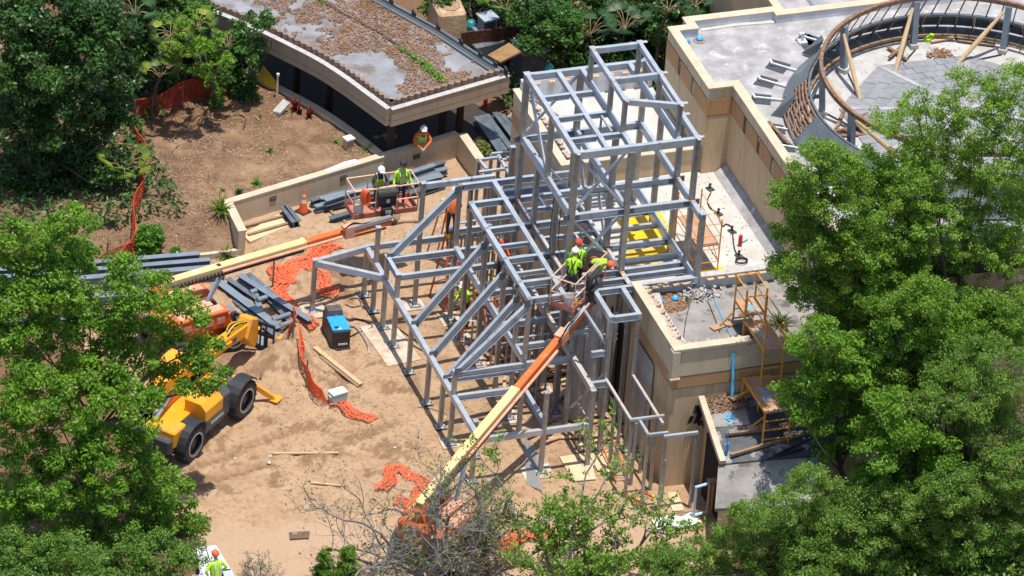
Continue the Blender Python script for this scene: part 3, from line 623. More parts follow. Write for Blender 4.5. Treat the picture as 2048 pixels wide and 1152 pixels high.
# rear part of the wing behind the tower
MB().span(XL, 5.78, -1.25, 3.6, -0.3, 5.05).build('rear_wall', 'wall', lw)
MB().span(XL+0.2, 5.77, -1.05, 3.4, 5.05, 5.08).build('rear_roof', 'roof_white', lw)
para(XL-0.02, XL+0.2, -1.27, 3.6, 5.05, 5.45); para(XL+0.2, 5.77, -1.268, -1.05, 5.05, 5.45); para(XL+0.2, 5.77, 3.4, 3.62, 5.05, 5.85, 'parapet_white')
para(XL-0.06, XL+0.22, -1.31, 3.62, 5.45, 5.51, 'coping', 'coping'); para(XL+0.22, 5.76, -1.309, -1.03, 5.452, 5.512, 'coping', 'coping')
MB().span(XL-0.03, XL, -1.28, 3.6, 4.2, 4.65).build('rear_colour_band', 'band', lw)
tile_row([(XL+0.36,-1.0),(XL+0.36,3.3)], 0.22, 0.0, 5.36, lw, 'tile_red', h=0.2, jag=0.6, depth=0.12, side=1, seed=7)
tile_row([(XL+0.6,-0.95),(5.7,-0.95)], 0.22, 0.0, 5.40, lw, 'tile_red', h=0.16, jag=0.5, depth=0.11, side=1, seed=8)
tile_row([(XL+0.6,3.52),(5.7,3.52)], 0.22, 0.0, 5.80, lw, 'tile_red', h=0.16, jag=0.5, depth=0.10, side=1, seed=9)
for k in range(9): MB().box((XL+0.7+0.52*k,3.34,5.80),(0.22,0.16,0.03)).build('batten','wood',lw)
# gravel-filled sump with two blue drains on the front roof
c = gz(1335,605,4.8); gvl = []
def sump(r, n):
    th = r.uniform(0,2*PI,n); q = np.sqrt(r.uniform(0,1,n)); return np.stack([c[0]+0.72*q*np.cos(th), c[1]+0.62*q*np.sin(th), 4.80+r.uniform(0,0.05,n)],1)
MB().lathe([(0.66,0),(0.6,0.02)], (c[0],c[1],4.8), 24).build('soil_patch', 'wood_old', lw)
scatter('roof_gravel', 900, sump, (0.04,0.08), 'litter', parent=lw, flat=0.6, seed=6)
def drain(px_, z, label):
    p = gz(*px_, z); t = thing('roof_drain', label, 'drain', (p[0],p[1],z), 0, 'blue roof drains')
    MB().lathe([(0.12,0.0),(0.125,0.05),(0.10,0.07)], p, 16).build('basket', 'blue_drain', t)
    MB().lathe([(0.065,0.07),(0.065,0.085)], p, 12).build('cap', 'cyan', t)
    for k in range(8):
        a = 2*PI*k/8; MB().box((p[0]+0.128*math.cos(a),p[1]+0.128*math.sin(a),z+0.03),(0.012,0.012,0.05),a).build('rib','blue_drain',t)
drain((1320,604),4.83,'blue roof drain nearer the left parapet, in the gravel patch'); drain((1350,598),4.83,'blue roof drain on the right side of the gravel patch')
# ------------------------------------------------------------------ sloping lower roof in front of the wing
lr = thing('lower_roof_building', 'low wing with dark wet roof slabs and a torn edge below the scaffold', 'building', (3.5,-14,0))
def slope(poly, m, name, th=0.12): 
    P = [tuple(p) for p in poly]; n = len(P); V = P+[(x,y,z-th) for x,y,z in P]
    return MB().add(V, [tuple(range(n)), tuple(reversed(range(n,2*n)))]+[(i,n+i,n+(i+1)%n,(i+1)%n) for i in range(n)]).build(name, m, lr)
slope([(1.95,-12.28,3.30),(1.78,-15.0,2.62),(6.3,-15.3,2.62),(6.4,-12.28,3.30)], 'roof_dark', 'upper_roof_slab')
slope([(2.02,-12.35,3.315),(1.98,-13.55,3.02),(3.15,-13.6,3.0),(3.3,-12.35,3.31)], 'roof_dirty', 'roof_patch', 0.02)
slope([(1.62,-14.95,2.56),(1.15,-16.1,1.72),(4.6,-16.6,1.72),(4.9,-15.25,2.56)], 'roof_dirty', 'lower_roof_slab')
MB().bar((1.93,-12.3,3.36),(1.72,-15.05,2.70),0.2,0.16).build('edge_board','coping',lr)
MB().bar((2.2,-13.98,3.02),(5.1,-14.1,3.02),0.1,0.08).build('roof_batten','wood_old',lr); MB().bar((2.05,-14.85,2.80),(5.2,-14.3,2.95),0.1,0.09).build('roof_batten','wood_old',lr)
MB().bar((3.4,-15.1,2.70),(5.0,-14.5,2.78),0.05,0.05).build('roof_batten','black',lr); MB().bar((3.2,-15.2,2.70),(4.6,-14.9,2.72),0.05,0.05).build('roof_batten','black',lr)
MB().span(2.15,6.3,-15.0,-12.3,-0.3,2.5).build('wall','wall',lr); MB().span(1.75,4.6,-15.9,-14.99,-0.3,1.75).build('front_wall','wall',lr)
MB().span(2.0,2.16,-14.6,-12.9,-0.2,2.4).build('doorway','dark_void',lr)
r_ = random.Random(5); mb = MB()
for k in range(9):
    x, y, z = 1.75+r_.uniform(-.18,.12), -12.3-r_.uniform(0,.5), 3.2-r_.uniform(0,.6); mb.add([(x,y,z),(x+r_.uniform(-.2,.2),y-.1,z-.25),(x+r_.uniform(.05,.25),y+.05,z-.3),(x+.15,y-.02,z+.02)],[(0,1,2,3)])
mb.build('torn_felt','black',lr)
def rubb(r, n):
    x = r.uniform(2.0,3.4,n); y = r.uniform(-13.0,-12.3,n); return np.stack([x,y,3.32+(y+12.3)*0.25+r.uniform(0,0.05,n)],1)
scatter('rubble', 700, rubb, (0.05,0.11), 'litter', parent=lr, flat=0.6, seed=9)
# ------------------------------------------------------------------ tall building with panelled frieze
tb = thing('tall_building', 'tall tan building with orange frieze panels, slot windows and a grey flat roof', 'building', (10,-4,0))
X1, X2, YN, YB, ZT = 5.8, 6.65, -1.45, 2.5, 7.93
body = [(X1,YN),(X2,YN),(X2,-12.4),(40,-12.4),(40,2.72),(9.9,2.72),(9.9,2.98),(6.5,2.98),(6.5,YB),(X1,YB)]
MB().prism(body, -0.3, 6.83).build('wall', 'wall', tb)
MB().prism([(x+(0.0 if x > 7 else 0.03), y) for x,y in body], 6.83, 7.468).build('frieze_core', 'joint', tb)
inner = [(X1+0.24,YN+0.24),(X2+0.24,YN+0.24),(X2+0.24,-12.16),(39.7,-12.16),(39.7,2.48),(9.66,2.48),(9.66,2.74),(6.74,2.74),(6.74,YB-0.24),(X1+0.24,YB-0.24)]
MB().prism(inner, 7.50, 7.60).build('roof', 'roof_grey', tb)
def ring_wall(outer, innr, z0, z1, m, name):
    n = len(outer); V = [(x,y,z0) for x,y in outer]+[(x,y,z1) for x,y in outer]+[(x,y,z1) for x,y in innr]+[(x,y,z0) for x,y in innr]; F = []
    for i in range(n):
        j = (i+1)%n
        for k in range(4): a, b2 = k*n, ((k+1)%4)*n; F.append((a+i,a+j,b2+j,b2+i))
    return MB().add(V,F).build(name,m,tb)
ring_wall(body, inner, 7.47, ZT-0.06, 'wall_hi', 'parapet')
inw = [(x+(0.004 if x<20 else 0),y) for x,y in inner]
def shrink(poly, d):
    out = []; n = len(poly)
    for i in range(n):
        a, p, c_ = Vector(poly[i-1]), Vector(poly[i]), Vector(poly[(i+1)%n]); e1 = (p-a).normalized(); e2 = (c_-p).normalized()
        out.append((p.x + (-e1.y-e2.y)*d, p.y + (e1.x+e2.x)*d))
    return out
ring_wall(shrink(inner,0.0), shrink(inner,0.03), 7.6, ZT-0.07, 'parapet_white', 'upstand')
ring_wall(shrink(body,-0.04), shrink(inner,0.045), ZT-0.06, ZT, 'coping', 'coping')
# frieze panels and slot windows
def frieze(fixed, axis_, a, b2, slots):
    edges = sorted([a]+slots+[b2]); w = 0.12
    for i in range(len(edges)-1):
        p0 = edges[i]+(w if edges[i] in slots else 0.0); p1 = edges[i+1]-(w if edges[i+1] in slots else 0.0)
        if axis_ == 'Y': MB().span(fixed-0.015, fixed+0.08, p0, p1, 6.85, 7.455).build('frieze_panel', 'band', tb)
        else: MB().span(p0, p1, fixed-0.015, fixed+0.08, 6.85, 7.455).build('frieze_panel', 'band', tb)
    for s_ in slots:
        MB().span(fixed+0.004, fixed+0.07, s_-w, s_+w, 6.70, 7.455).build('slot_window', 'glass', tb)
frieze(X1, 'Y', YN-0.013, YB, [-0.05, 1.22]); frieze(X2, 'Y', -12.38, YN-0.02, [-2.72-1.28*k for k in range(7)]); frieze(YN, 'X', X1+0.09, X2-0.02, [])
for zz in (6.835, 7.462):
    MB().span(X1-0.004,X1+0.02,YN,YB,zz-0.011,zz+0.011).build('joint_line','joint',tb); MB().span(X2-0.004,X2+0.02,-12.38,YN-0.02,zz-0.011,zz+0.011).build('joint_line','joint',tb); MB().span(X1+0.03,X2-0.01,YN-0.004,YN+0.02,zz-0.011,zz+0.011).build('joint_line','joint',tb)
for y in (0.55,-0.75,1.8): MB().span(X1-0.003,X1+0.02,y-0.006,y+0.006,7.48,7.86).build('panel_joint','joint',tb)
for y in (-2.1,-3.4,-4.7,-6.0): MB().span(X2-0.003,X2+0.02,y-0.006,y+0.006,7.48,7.86).build('panel_joint','joint',tb)
ribbon([(7.0,2.60),(8.4,2.66),(9.6,2.55)], -0.10, 0.06, 7.6, 7.63).build('roof_seam','roof_white',tb)
drain((1372,84),7.62,'small blue roof drain nearest the corner of the tall roof'); drain((1399,79),7.62,'blue roof drain in a dark ring on the tall roof')
for u,v,r in ((1372,86,0.16),(1399,82,0.22)):
    p = gz(u,v,7.6); single(MB().lathe([(r,0.0),(r*0.9,0.018)], (p[0],p[1],7.602), 20), 'drain_sump', 'wood_old', 'dark round sump around the %s blue drain on the tall roof' % ('larger' if r>0.2 else 'smaller'), 'sump')
# ------------------------------------------------------------------ ring frame on the tall roof
RCX, RCY, RR = 13.58, -4.8, 4.92
rf = thing('roof_ring_frame', 'round steel ring on grey posts with torn slate skirt on the tall roof', 'roof frame', (RCX,RCY,7.6))
def pol(r, a, z): return (RCX+r*math.cos(a), RCY+r*math.sin(a), z)
def ringband(r0, r1, z0, z1, a0, a1, n, m, name, th=0.03):
    A = arc(a0,a1,n); V = []; F = []
    for a in A: V += [pol(r0,a,z0), pol(r1,a,z1), pol(r1+0.01,a,z1+th), pol(r0+0.01,a,z0+th)]
    for i in range(n-1):
        for k in range(4): F.append((4*i+k, 4*i+4+k, 4*i+4+(k+1)%4, 4*i+(k+1)%4))
    F += [(0,1,2,3), tuple(4*(n-1)+k for k in (3,2,1,0))]
    return MB().add(V,F).build(name, m, rf)
def ringrect(r0, r1, z0, z1, n, m, name, a0=0, a1=2*PI):
    A = arc(a0,a1,n); V = []; F = []
    for a in A: V += [pol(r0,a,z0), pol(r1,a,z0), pol(r1,a,z1), pol(r0,a,z1)]
    for i in range(n-1):
        for k in range(4): F.append((4*i+k, 4*i+4+k, 4*i+4+(k+1)%4, 4*i+(k+1)%4))
    if a1-a0 < 6.2: F += [(0,1,2,3), tuple(4*(n-1)+k for k in (3,2,1,0))]
    return MB().add(V,F).build(name, m, rf)
ringrect(4.86, 4.98, 9.36, 9.52, 73, 'rust', 'ring_beam')
feet = [gz(u,v,7.55) for u,v in ((1690,150),(1828,103),(2003,113),(1636,233),(1700,320))]
angs = [math.atan2(p[1]-RCY, p[0]-RCX) for p in feet]
da = 2*PI/10
angs = sorted(angs)
extra = [a for a in (-2.2,-1.55,-0.9,-0.3,0.35) ]
for a in angs+extra:
    p = pol(4.72,a,7.55); q = pol(4.88,a,9.36)
    c_ = MB().bar(p, q, 0.2, 0.2, up=(math.cos(a),math.sin(a),0)).build('post', 'steel_dark' if False else 'steel_pale', rf)
    MB().box((p[0],p[1],7.68),(0.27,0.27,0.26),a).build('post_sleeve','roof_white',c_)
    b0 = pol(4.80,a+0.03,9.15); m0 = tuple((np.array(pol(4.80,a+0.03,9.15))+np.array(pol(3.55,a+0.34,7.66)))/2); f0 = pol(3.55,a+0.34,7.66)
    br = MB().tube([b0,m0,f0],[0.05,0.085,0.07],8).build('brace','wood',rf)
    MB().tube([tuple(np.array(f0)*1.0+ (np.array(m0)-np.array(f0))*0.22), f0],0.055,8).build('brace_tip','alu',br)
    MB().tube([pol(4.55,a,7.66), f0], 0.03, 6).build('tie_rod','black',rf)
    MB().bar(pol(4.8,a,8.35), pol(5.7,a,8.15),0.1,0.1).build('outrigger','steel_dark',rf)
# skirt sheets; a stretch of bare battens where the sheets are gone
SK = dict(r0=6.05, r1=5.30, z0=7.66, z1=8.55)
gaps = (math.radians(158), math.radians(178))
NP = 44
for i in range(NP):
    a0, a1 = 2*PI*i/NP, 2*PI*(i+1)/NP; am = (a0+a1)/2
    if gaps[0] < am < gaps[1]: continue
    ringband(SK['r0'], SK['r1'], SK['z0'], SK['z1'], a0+0.0006, a1-0.0006, 3, 'slate', 'skirt_sheet', 0.025)
ringrect(5.20, 5.27, 8.50, 8.58, 73, 'slate', 'skirt_rim'); ringrect(5.20, 5.30, 7.70, 7.80, 73, 'wood_old', 'skirt_sole')
for k in range(8):
    t = (k+0.5)/8; r = SK['r0']+(SK['r1']-SK['r0'])*t; z = SK['z0']+(SK['z1']-SK['z0'])*t
    ringrect(r-0.03, r+0.03, z, z+0.05, 7, 'rust', 'skirt_batten', gaps[0]-0.04, gaps[1]+0.04)
for k in range(60):
    a = 2*PI*k/60; MB().bar(pol(5.28,a,8.44), pol(5.75,a,7.72), 0.05, 0.06, up=(0,0,1)).build('skirt_rib', 'rust' if 150 < math.degrees(a) < 182 else 'wood_old', rf)
for k in range(26):
    a = math.radians(20+5.0*k); MB().bar(pol(4.95,a,9.38), pol(5.28,a+0.03,8.58), 0.035, 0.035).build('lattice_bar', 'rust', rf)
# fallen slate sheet leaning outwards
q = [gz(1543,229,7.65), gz(1568,234,7.65), gz(1594,187,8.5), gz(1584,180,8.4)]
single(MB().add([tuple(p) for p in q]+[(p[0]-0.02,p[1],p[2]-0.04) for p in q], [(0,1,2,3),(7,6,5,4),(0,4,5,1),(1,5,6,2),(2,6,7,3),(3,7,4,0)]), 'loose_slate_sheet', 'slate', 'loose dark slate sheet leaning off the skirt beside the bare battens', 'sheet')
q = [gz(1604,105,7.7), gz(1630,115,7.7), gz(1648,80,8.5), gz(1643,70,8.4)]
single(MB().add([tuple(p) for p in q]+[(p[0]-0.02,p[1],p[2]-0.04) for p in q], [(0,1,2,3),(7,6,5,4),(0,4,5,1),(1,5,6,2),(2,6,7,3),(3,7,4,0)]), 'loose_slate_sheet', 'slate', 'loose dark slate sheet propped at the top end of the bare battens', 'sheet')
# membrane and shingled low pyramid inside the ring
MB().lathe([(5.2,7.60),(5.2,7.635)], (RCX,RCY,0), 64).build('membrane', 'roof_pale', rf)
pyr = thing('shingled_pyramid_roof', 'low grey shingled pyramid roof inside the steel ring', 'roof', (RCX,RCY,7.63))
RP, ZP0, ZP1 = 4.15, 7.64, 8.05
oct_ = [(RCX+RP*math.cos(PI/8+PI/4*k), RCY+RP*math.sin(PI/8+PI/4*k)) for k in range(8)]
V = [(x,y,ZP0) for x,y in oct_]+[(RCX,RCY,ZP1)]; MB().add(V, [(k,(k+1)%8,8) for k in range(8)]+[tuple(reversed(range(8)))]).build('deck','slate_tile',pyr)
shm = None; cnt = 0; rows = 9
for k in range(8):
    a = PI/4*(k+1); ap = RP*math.cos(PI/8); n_ = Vector((math.cos(a),math.sin(a),0)); t_ = Vector((-math.sin(a),math.cos(a),0)); sl_ = (ZP1-ZP0)/ap
    vis = (k not in (5,6,7,4))
    for r in range(rows):
        d = ap*(1-(r+0.5)/rows); half = d*math.tan(PI/8); nt_ = max(1, int(2*half/0.36)); wt = 2*half/nt_
        if not vis: continue
        for j in range(nt_):
            if r % 2 and j == nt_-1: pass
            if shm is None:
                mb = MB().box((0,0,0),(0.47,1.0,0.03)); shm = mb.build('shingle','slate_tile',pyr,world=False); ob = shm
            else:
                ob = shm.copy(); COL.objects.link(ob)
            p = n_*d + t_*(-half+(j+0.5)*wt); z = ZP0+(ap-d)*sl_+0.012-7.63+0.012
            ob.parent = pyr; ob.location = (p.x,p.y,z+0.004*((j+r)%3)); ob.rotation_euler = (0, math.atan(sl_)+0.03, a); ob.scale = (1, wt*0.965, 1); cnt += 1
for k in range(8):
    x,y = oct_[k]; MB().bar((x,y,ZP0+0.03),(RCX,RCY,ZP1+0.045),0.16,0.04).build('hip_cap','roof_grey',pyr)
# ------------------------------------------------------------------ the new steel frame
sf = thing('steel_building_frame', 'galvanised steel frame of a new building with tower and sloping rafters', 'steel frame', (-2,-5,0))
_cj = [0]
def jit(): _cj[0] = (_cj[0]*1103515245+12345) & 0x7fffffff; return (_cj[0] % 1000)/1e6
def col(x, y, z0, z1, w=0.145, base=True, cap=True, m='steel_col'):
    o = MB().span(x-w/2, x+w/2, y-w/2, y+w/2, z0, z1+0.012).build('column', m, sf, bevel=0.012)
    if base:
        b_ = MB().box((x,y,z0+0.05),(0.34,0.34,0.03)).build('base_plate','steel',o)
        for sx in (-1,1):
            for sy in (-1,1): MB().lathe([(0.022,0),(0.022,0.07)],(x+sx*0.12,y+sy*0.12,z0+0.06),6).build('anchor_bolt','bolt',o)
        MB().box((x,y,z0+0.015),(0.38,0.38,0.05)).build('grout_pad','dark_void',o)
    if cap: MB().box((x,y,z1+0.02),(w+0.035,w+0.035,0.014)).build('cap_plate','steel',o)
    return o
def bA(y, z, x0, x1, h=0.22, w=0.13, m='steel'): 
    z -= 0.004+jit(); return MB().ib((x0,y,z),(x1,y,z),h,w).build('beam', m, sf)
def bB(x, z, y0, y1, h=0.22, w=0.13, m='steel'): 
    z += jit(); return MB().ib((x,y0,z),(x,y1,z),h,w).build('beam', m, sf)
def boxA(y, z, x0, x1, h=0.2, w=0.14, m='steel'): z -= 0.004+jit(); return MB().bar((x0,y,z),(x1,y,z),w,h,top=True).build('beam', m, sf)
def boxB(x, z, y0, y1, h=0.2, w=0.14, m='steel'): z += jit(); return MB().bar((x,y0,z),(x,y1,z),w,h,top=True).build('beam', m, sf)
Y1,Y2,Y3,Y4,Y5,Y6,Y7,Y8,Y9 = 0.65,-0.31,-1.35,-2.48,-4.08,-5.93,-7.35,-8.33,-10.52
XA, XB, XC, XD, XE = -5.0, -2.65, -1.06, 0.81, 3.05
# columns
for y, z in ((Y1,1.74),(Y5,1.74),(Y6,1.74),(Y7,1.74),(Y9,1.74)): col(XA, y, 0, z, cap=False)
col(XA, Y2, 0, 3.3); col(XA, Y3, 0, 2.84); col(XA, Y4, 0, 2.84); col(XA, Y8, 0, 2.84)
for y in (Y3,Y4,Y5,Y6,Y7,Y8): col(XB, y, 0, 5.29, cap=False)
col(XB, Y9, 0, 3.07); col(-3.53,-0.29,0,4.81); col(-6.98,0.11,0,2.05)
p = gz(952,842,1.4); col(p[0],p[1],0,1.4)
col(XC, Y3, 0, 5.08, cap=False)
for y in (Y5, Y6): col(XC, y, 0, 7.43, 0.17, cap=False)
for y in (Y4, Y7): col(XC, y, 0, 10.0, 0.19)
col(XC, Y8, 0, 5.08, cap=False); col(XC, Y9, 0, 2.92); col(-0.44,-9.95,0,5.3); col(0.47,-9.95,0,5.08,cap=False)
for y in (Y4,Y6,Y7): col(XD, y, 0, 9.78, 0.19, cap=False)
col(XD, Y8, 0, 5.08, cap=False); col(XD, Y5, 0, 7.43, 0.17, cap=False)
for y in (Y4,-4.2,Y6,Y7): col(XE, y, 4.55, 10.0 if y != -4.2 else 9.78, 0.17, base=False, cap=(y != -4.2))
col(3.09,-8.3,4.8,7.67,0.17,base=False)
col(XC,-4.96,7.65,9.78,0.17,base=False,cap=False)
col(-0.2,0.45,0,5.3)
col(-1.5,0.62,0,4.0,cap=False); col(-1.1,-0.31,0,4.58,cap=False)
# eave level
boxB(XA, 1.95, Y1+0.07, Y9-0.07, 0.2, 0.16)
bA(0.67, 2.0, XA-0.06, -1.0); bA(Y7-0.05, 2.0, XA+0.08, XB); bA(-8.5, 2.02, XA+0.08, XB); boxA(Y9, 1.68, XA-0.07, XC, 0.2, 0.14)
bB(XB, 1.98, -8.45, Y9); 
for a, b_ in (((-6.98,0.11,2.05),(-5,0.65,2.0)), ((-6.98,0.11,2.035),(-5,-1.2,1.98))): MB().bar(a, b_, 0.15, 0.22, top=True).build('beam','steel',sf)
# 2.83 level
bB(XA, 2.85, Y3-0.05, Y4+0.05); bA(-1.44, 2.83, XA+0.07, XC); bA(-2.5, 2.83, XA+0.07, XC); bA(-8.36, 2.83, XA+0.07, XB)
boxB(XB, 2.92, Y3, -8.3, 0.2, 0.15); boxB(XC, 2.98, -1.4, Y9+0.07, 0.22, 0.15, 'rusty')
for y in (-0.43,-4.25,-6.12,-7.48,-8.5): bA(y, 2.95, XB, XC)
bA(-7.55, 2.95, XC+0.07, 0.8); bA(-10.1, 2.95, XC+0.07, -0.5); bA(-4.08, 2.95, XC+0.08, 0.9); bA(-2.48, 2.95, XC+0.08, 0.9); bA(-5.93, 2.95, XC+0.08, 0.9)
# wing at 4.8
boxA(-0.29, 4.8, -3.46, -1.05, 0.2, 0.14)
# deck level
Z = 5.3
boxB(XB, Z, Y4+0.08, Y8-0.08, 0.2, 0.16); boxB(-1.49, Z+0.006, Y3, -8.42, 0.2, 0.16)
bA(Y3, Z, XB-0.05, 1.35, 0.24); bA(-2.0, Z-0.01, -1.45, 1.3)
for y in (Y4,Y5,Y6,Y7): bA(y, Z, XB+0.08, XC, 0.22); bA(y, Z-0.008, XC, XD, 0.24); bA(y, Z-0.012, XD, 3.0, 0.24)
for y in (-3.33,-5.05,-6.72): bA(y, Z-0.06, XB+0.08, -1.55, 0.16, 0.1)
bA(Y8, Z, XB+0.07, -1.5)
for y0, y1 in ((Y4,Y5),(Y5,Y6),(Y6,Y7),(Y7,Y8)): bB(XC, Z-0.04, y0-0.1, y1+0.1, 0.2, 0.15, 'rusty'); 
for y0, y1 in ((-2.5,Y5),(Y5,Y6),(Y6,Y7),(Y7,-8.35)): bB(XD, Z-0.04, y0-0.1, y1+0.1, 0.2, 0.15, 'rusty')
boxB(3.0, Z+0.004, -2.0, -8.4, 0.24, 0.17, 'steel')
for y in (-4.95,-6.85,-7.72): bA(y, Z-0.02, XD, 2.93, 0.2, 0.12); 
for y in (-3.2,-4.95): bA(y, Z-0.03, XC, XD, 0.16, 0.1)
bA(-7.85, Z-0.02, XC, XD, 0.2, 0.12); bA(-8.35, Z, XC-0.4, 3.0, 0.22)
for x, y0, y1 in ((-0.3,-2.5,-3.2),(-0.1,-3.2,-4.0),(0.1,-5.0,-5.9)): bB(x, Z-0.06, y0, y1, 0.12, 0.08)
# front bay
boxB(-0.44, Z+0.004, -8.42, -10.03, 0.22, 0.15); boxB(0.5, Z+0.004, -8.42, -10.03, 0.22, 0.15); bA(-9.95, Z-0.006, -0.37, 0.44, 0.22, 0.14)
bA(-9.9, 4.0, -1.0, -0.5, 0.2, 0.12); bA(-8.4, 3.9, XC, -0.44, 0.2, 0.12)
# mid tower level
Z = 7.65
boxB(XC, Z, Y4, Y7, 0.22, 0.16); boxB(XD, Z, Y4, Y7, 0.22, 0.15); boxB(XE, Z, Y4, -8.22, 0.22, 0.16)
for y in (Y4, Y6, Y7): bA(y, Z-0.004, XC+0.09, XD-0.09, 0.26, 0.14); bA(y, Z-0.010, XD+0.09, XE-0.09, 0.26, 0.14)
bB(-0.9, Z-0.12, Y4, -5.0, 0.12, 0.09); 
# tower top
Z = 10.0
boxA(Y4, Z, XC+0.09, XE, 0.24, 0.15); boxA(Y7, Z, XC+0.09, XE-0.08, 0.26, 0.15)
for x in (XC, -0.01, XD, 2.45, XE): boxB(x, Z+0.004, Y4-0.08, Y7+0.08, 0.22 if x != -0.01 else 0.18, 0.15)
for y in (-3.87,-5.17,-6.5): bA(y, Z-0.02, XC+0.08, -0.09, 0.2, 0.12); bA(y, Z-0.024, 0.07, XD-0.08, 0.2, 0.12)
MB().bar((0.5,-5.3,9.9),(0.5,-6.3,9.9),0.06,0.06).build('angle','steel',sf); MB().bar((0.5,-5.3,9.9),(0.5,-5.3,8.9),0.06,0.06).build('angle','steel',sf)
Z = 11.2
for x, y in ((XD,-3.25),(XD,-5.17),(XD,-6.45),(2.45,-3.25),(2.45,-5.2),(2.45,-7.1)): col(x, y, 10.005, Z, 0.15, base=False)
for x, ya, yb in ((XD,-3.33,-5.1),(XD,-5.25,-6.38),(2.45,-3.33,-5.13),(2.45,-5.28,-7.03)): boxB(x, Z, ya, yb, 0.18, 0.14)
boxA(-3.25, Z, XD+0.08, 2.37, 0.2, 0.14); boxA(-5.18, Z, XD+0.08, 2.37, 0.2, 0.14)
MB().bar((XD+0.07,-6.48,Z),(2.38,-7.08,Z),0.14,0.2,top=True).build('beam','steel',sf)
# little connection plates, some rusty, at the tower joints
for x,y,z in ((XC,Y4,10),(XC,Y7,10),(XE,Y7,10),(XE,Y6,10),(XD,-3.25,11.2),(2.45,-3.25,11.2),(XD,-5.17,11.2),(2.45,-5.2,11.2),(2.45,-7.1,11.2),(XD,-6.45,11.2)):
    MB().box((x+0.16,y-0.01,z+0.004),(0.16,0.12,0.02)).build('splice_plate','rusty',sf); MB().box((x,y-0.15,z+0.010),(0.12,0.12,0.02)).build('splice_plate','rusty',sf)
for x,y,z in ((XC,Y7,7.65),(XE,Y7,7.65),(XE,Y6,7.65),(XD,Y7,7.65),(XC,Y4,7.65),(XD,Y4,7.65)):
    MB().box((x+0.17,y,z-0.12),(0.2,0.05,0.2)).build('shear_plate','steel_dark',sf); MB().box((x-0.17,y,z-0.12),(0.2,0.05,0.2)).build('shear_plate','steel_dark',sf)
# rafters
for a, b_ in (((-5,Y3,2.84),(XB,Y3,5.3)), ((-5,Y5,1.95),(XB-0.07,Y5,4.80)), ((-5,Y6,1.95),(XB-0.07,Y6,4.80)), ((-5,Y7,1.95),(XB-0.07,Y7,4.76)), ((-5,Y8,2.84),(XB-0.07,Y8,5.12))):
    MB().ib(a, b_, 0.24, 0.15).build('rafter','steel',sf)
# bracing
def brace(a, b_, w=0.09): MB().bar(a, b_, w, 0.07).build('brace','steel',sf)
yb = Y7+0.05
brace((XC+0.1,yb,9.72),(XD-0.1,yb-0.06,7.75)); brace((XD-0.1,yb+0.08,9.72),(XC+0.1,yb+0.06,7.75))
brace((XC+0.1,yb,7.35),(XD-0.1,yb-0.06,5.42)); brace((XD-0.1,yb+0.08,7.35),(XC+0.1,yb+0.06,5.42))
yb = Y4
brace((0.7,yb,9.72),(XC+0.1,yb,7.75)); brace((XC+0.3,yb-0.08,9.0),(0.2,yb-0.08,8.2)); brace((XC+0.1,yb,7.3),(XD-0.1,yb,5.4)); 
brace((XC,-2.9,9.6),(XC,-4.8,7.75)); brace((XD,-2.7,7.4),(XD,-4.0,5.4)); brace((XD,-4.3,7.4),(XD,-5.8,5.4))
brace((-0.44,-9.8,3.0),(-1.0,-8.6,1.0),0.11); brace((-1.0,-9.0,5.0),(-0.5,-9.8,4.2)); brace((XC+0.1,-0.6,4.9),(XC+0.5,-1.3,4.0))
# light square tubes of the walkway in front
def tb2(a, b_, w=0.085, m='steel', name='tube'): return MB().bar(a, b_, w, w, top=True).build(name, m, sf)
Z = 2.97
tb2((-0.46,-10.0,Z),(-0.46,-12.5,Z), m='rusty'); tb2((0.47,-10.0,Z),(0.47,-12.85,Z), m='rusty'); tb2((-0.55,-12.53,Z+0.09),(0.62,-12.55,Z+0.09)); tb2((-0.2,-12.5,Z),(-0.2,-13.35,Z)); tb2((-0.2,-13.36,Z+0.01),(0.46,-13.38,Z+0.01)); tb2((0.25,-13.55,Z),(1.4,-13.57,Z), 0.1)
for x, y, z1 in ((-0.46,-10.95,2.88),(-0.46,-11.5,2.88),(-0.46,-12.5,2.88),(0.47,-11.3,2.88),(0.47,-12.3,2.88),(-0.2,-13.32,2.88),(0.30,-13.55,2.87),(1.38,-13.55,2.87),(0.6,-13.0,1.6),(-0.05,-11.9,2.4)): 
    MB().span(x-0.045,x+0.045,y-0.045,y+0.045,0,z1).build('light_post','steel_col',sf)
# light frame behind the tower
Z = 2.95
T8 = lambda x,y: gz(880+x/5.818, 200+y/5.818, Z)
for a, b_ in (((600,615),(840,592)),((450,685),(690,655)),((680,630),(805,850)),((460,690),(545,795)),((455,828),(785,785)),((690,690),(830,675))):
    p_, q_ = T8(*a), T8(*b_); tb2(tuple(p_), tuple(q_), 0.09)
for a in ((600,615),(840,592),(455,690),(545,795),(785,790),(690,655)):
    p_ = T8(*a); MB().span(p_[0]-0.05,p_[0]+0.05,p_[1]-0.05,p_[1]+0.05,0,Z-0.09).build('light_post','steel_col',sf)
# short wall studs seen inside the frame
for k in range(9):
    x = -2.5+0.19*k; MB().span(x-0.03,x+0.03,-0.52,-0.46,0,2.7).build('stud','steel_col',sf)
for k in range(8):
    y = -1.9-0.55*k; MB().span(XC-0.02,XC+0.06,y-0.03,y+0.03,0,2.74).build('stud','steel_col',sf)
# loose cables hanging in the tower
for pts in ([(XC+0.1,-6.2,7.6),(XC+0.05,-6.25,6.6),(XC+0.12,-6.2,5.6),(XC+0.3,-6.4,5.35)], [(XC-0.1,Y6,7.4),(XC-0.11,Y6+0.02,6.3),(XC-0.1,Y6,5.4)], [(-1.9,-0.4,5.0),(-1.7,-0.2,3.5),(-1.2,-0.3,2.9)]):
    MB().tube(spline(pts,5),0.014,5).build('cable','hose',sf)
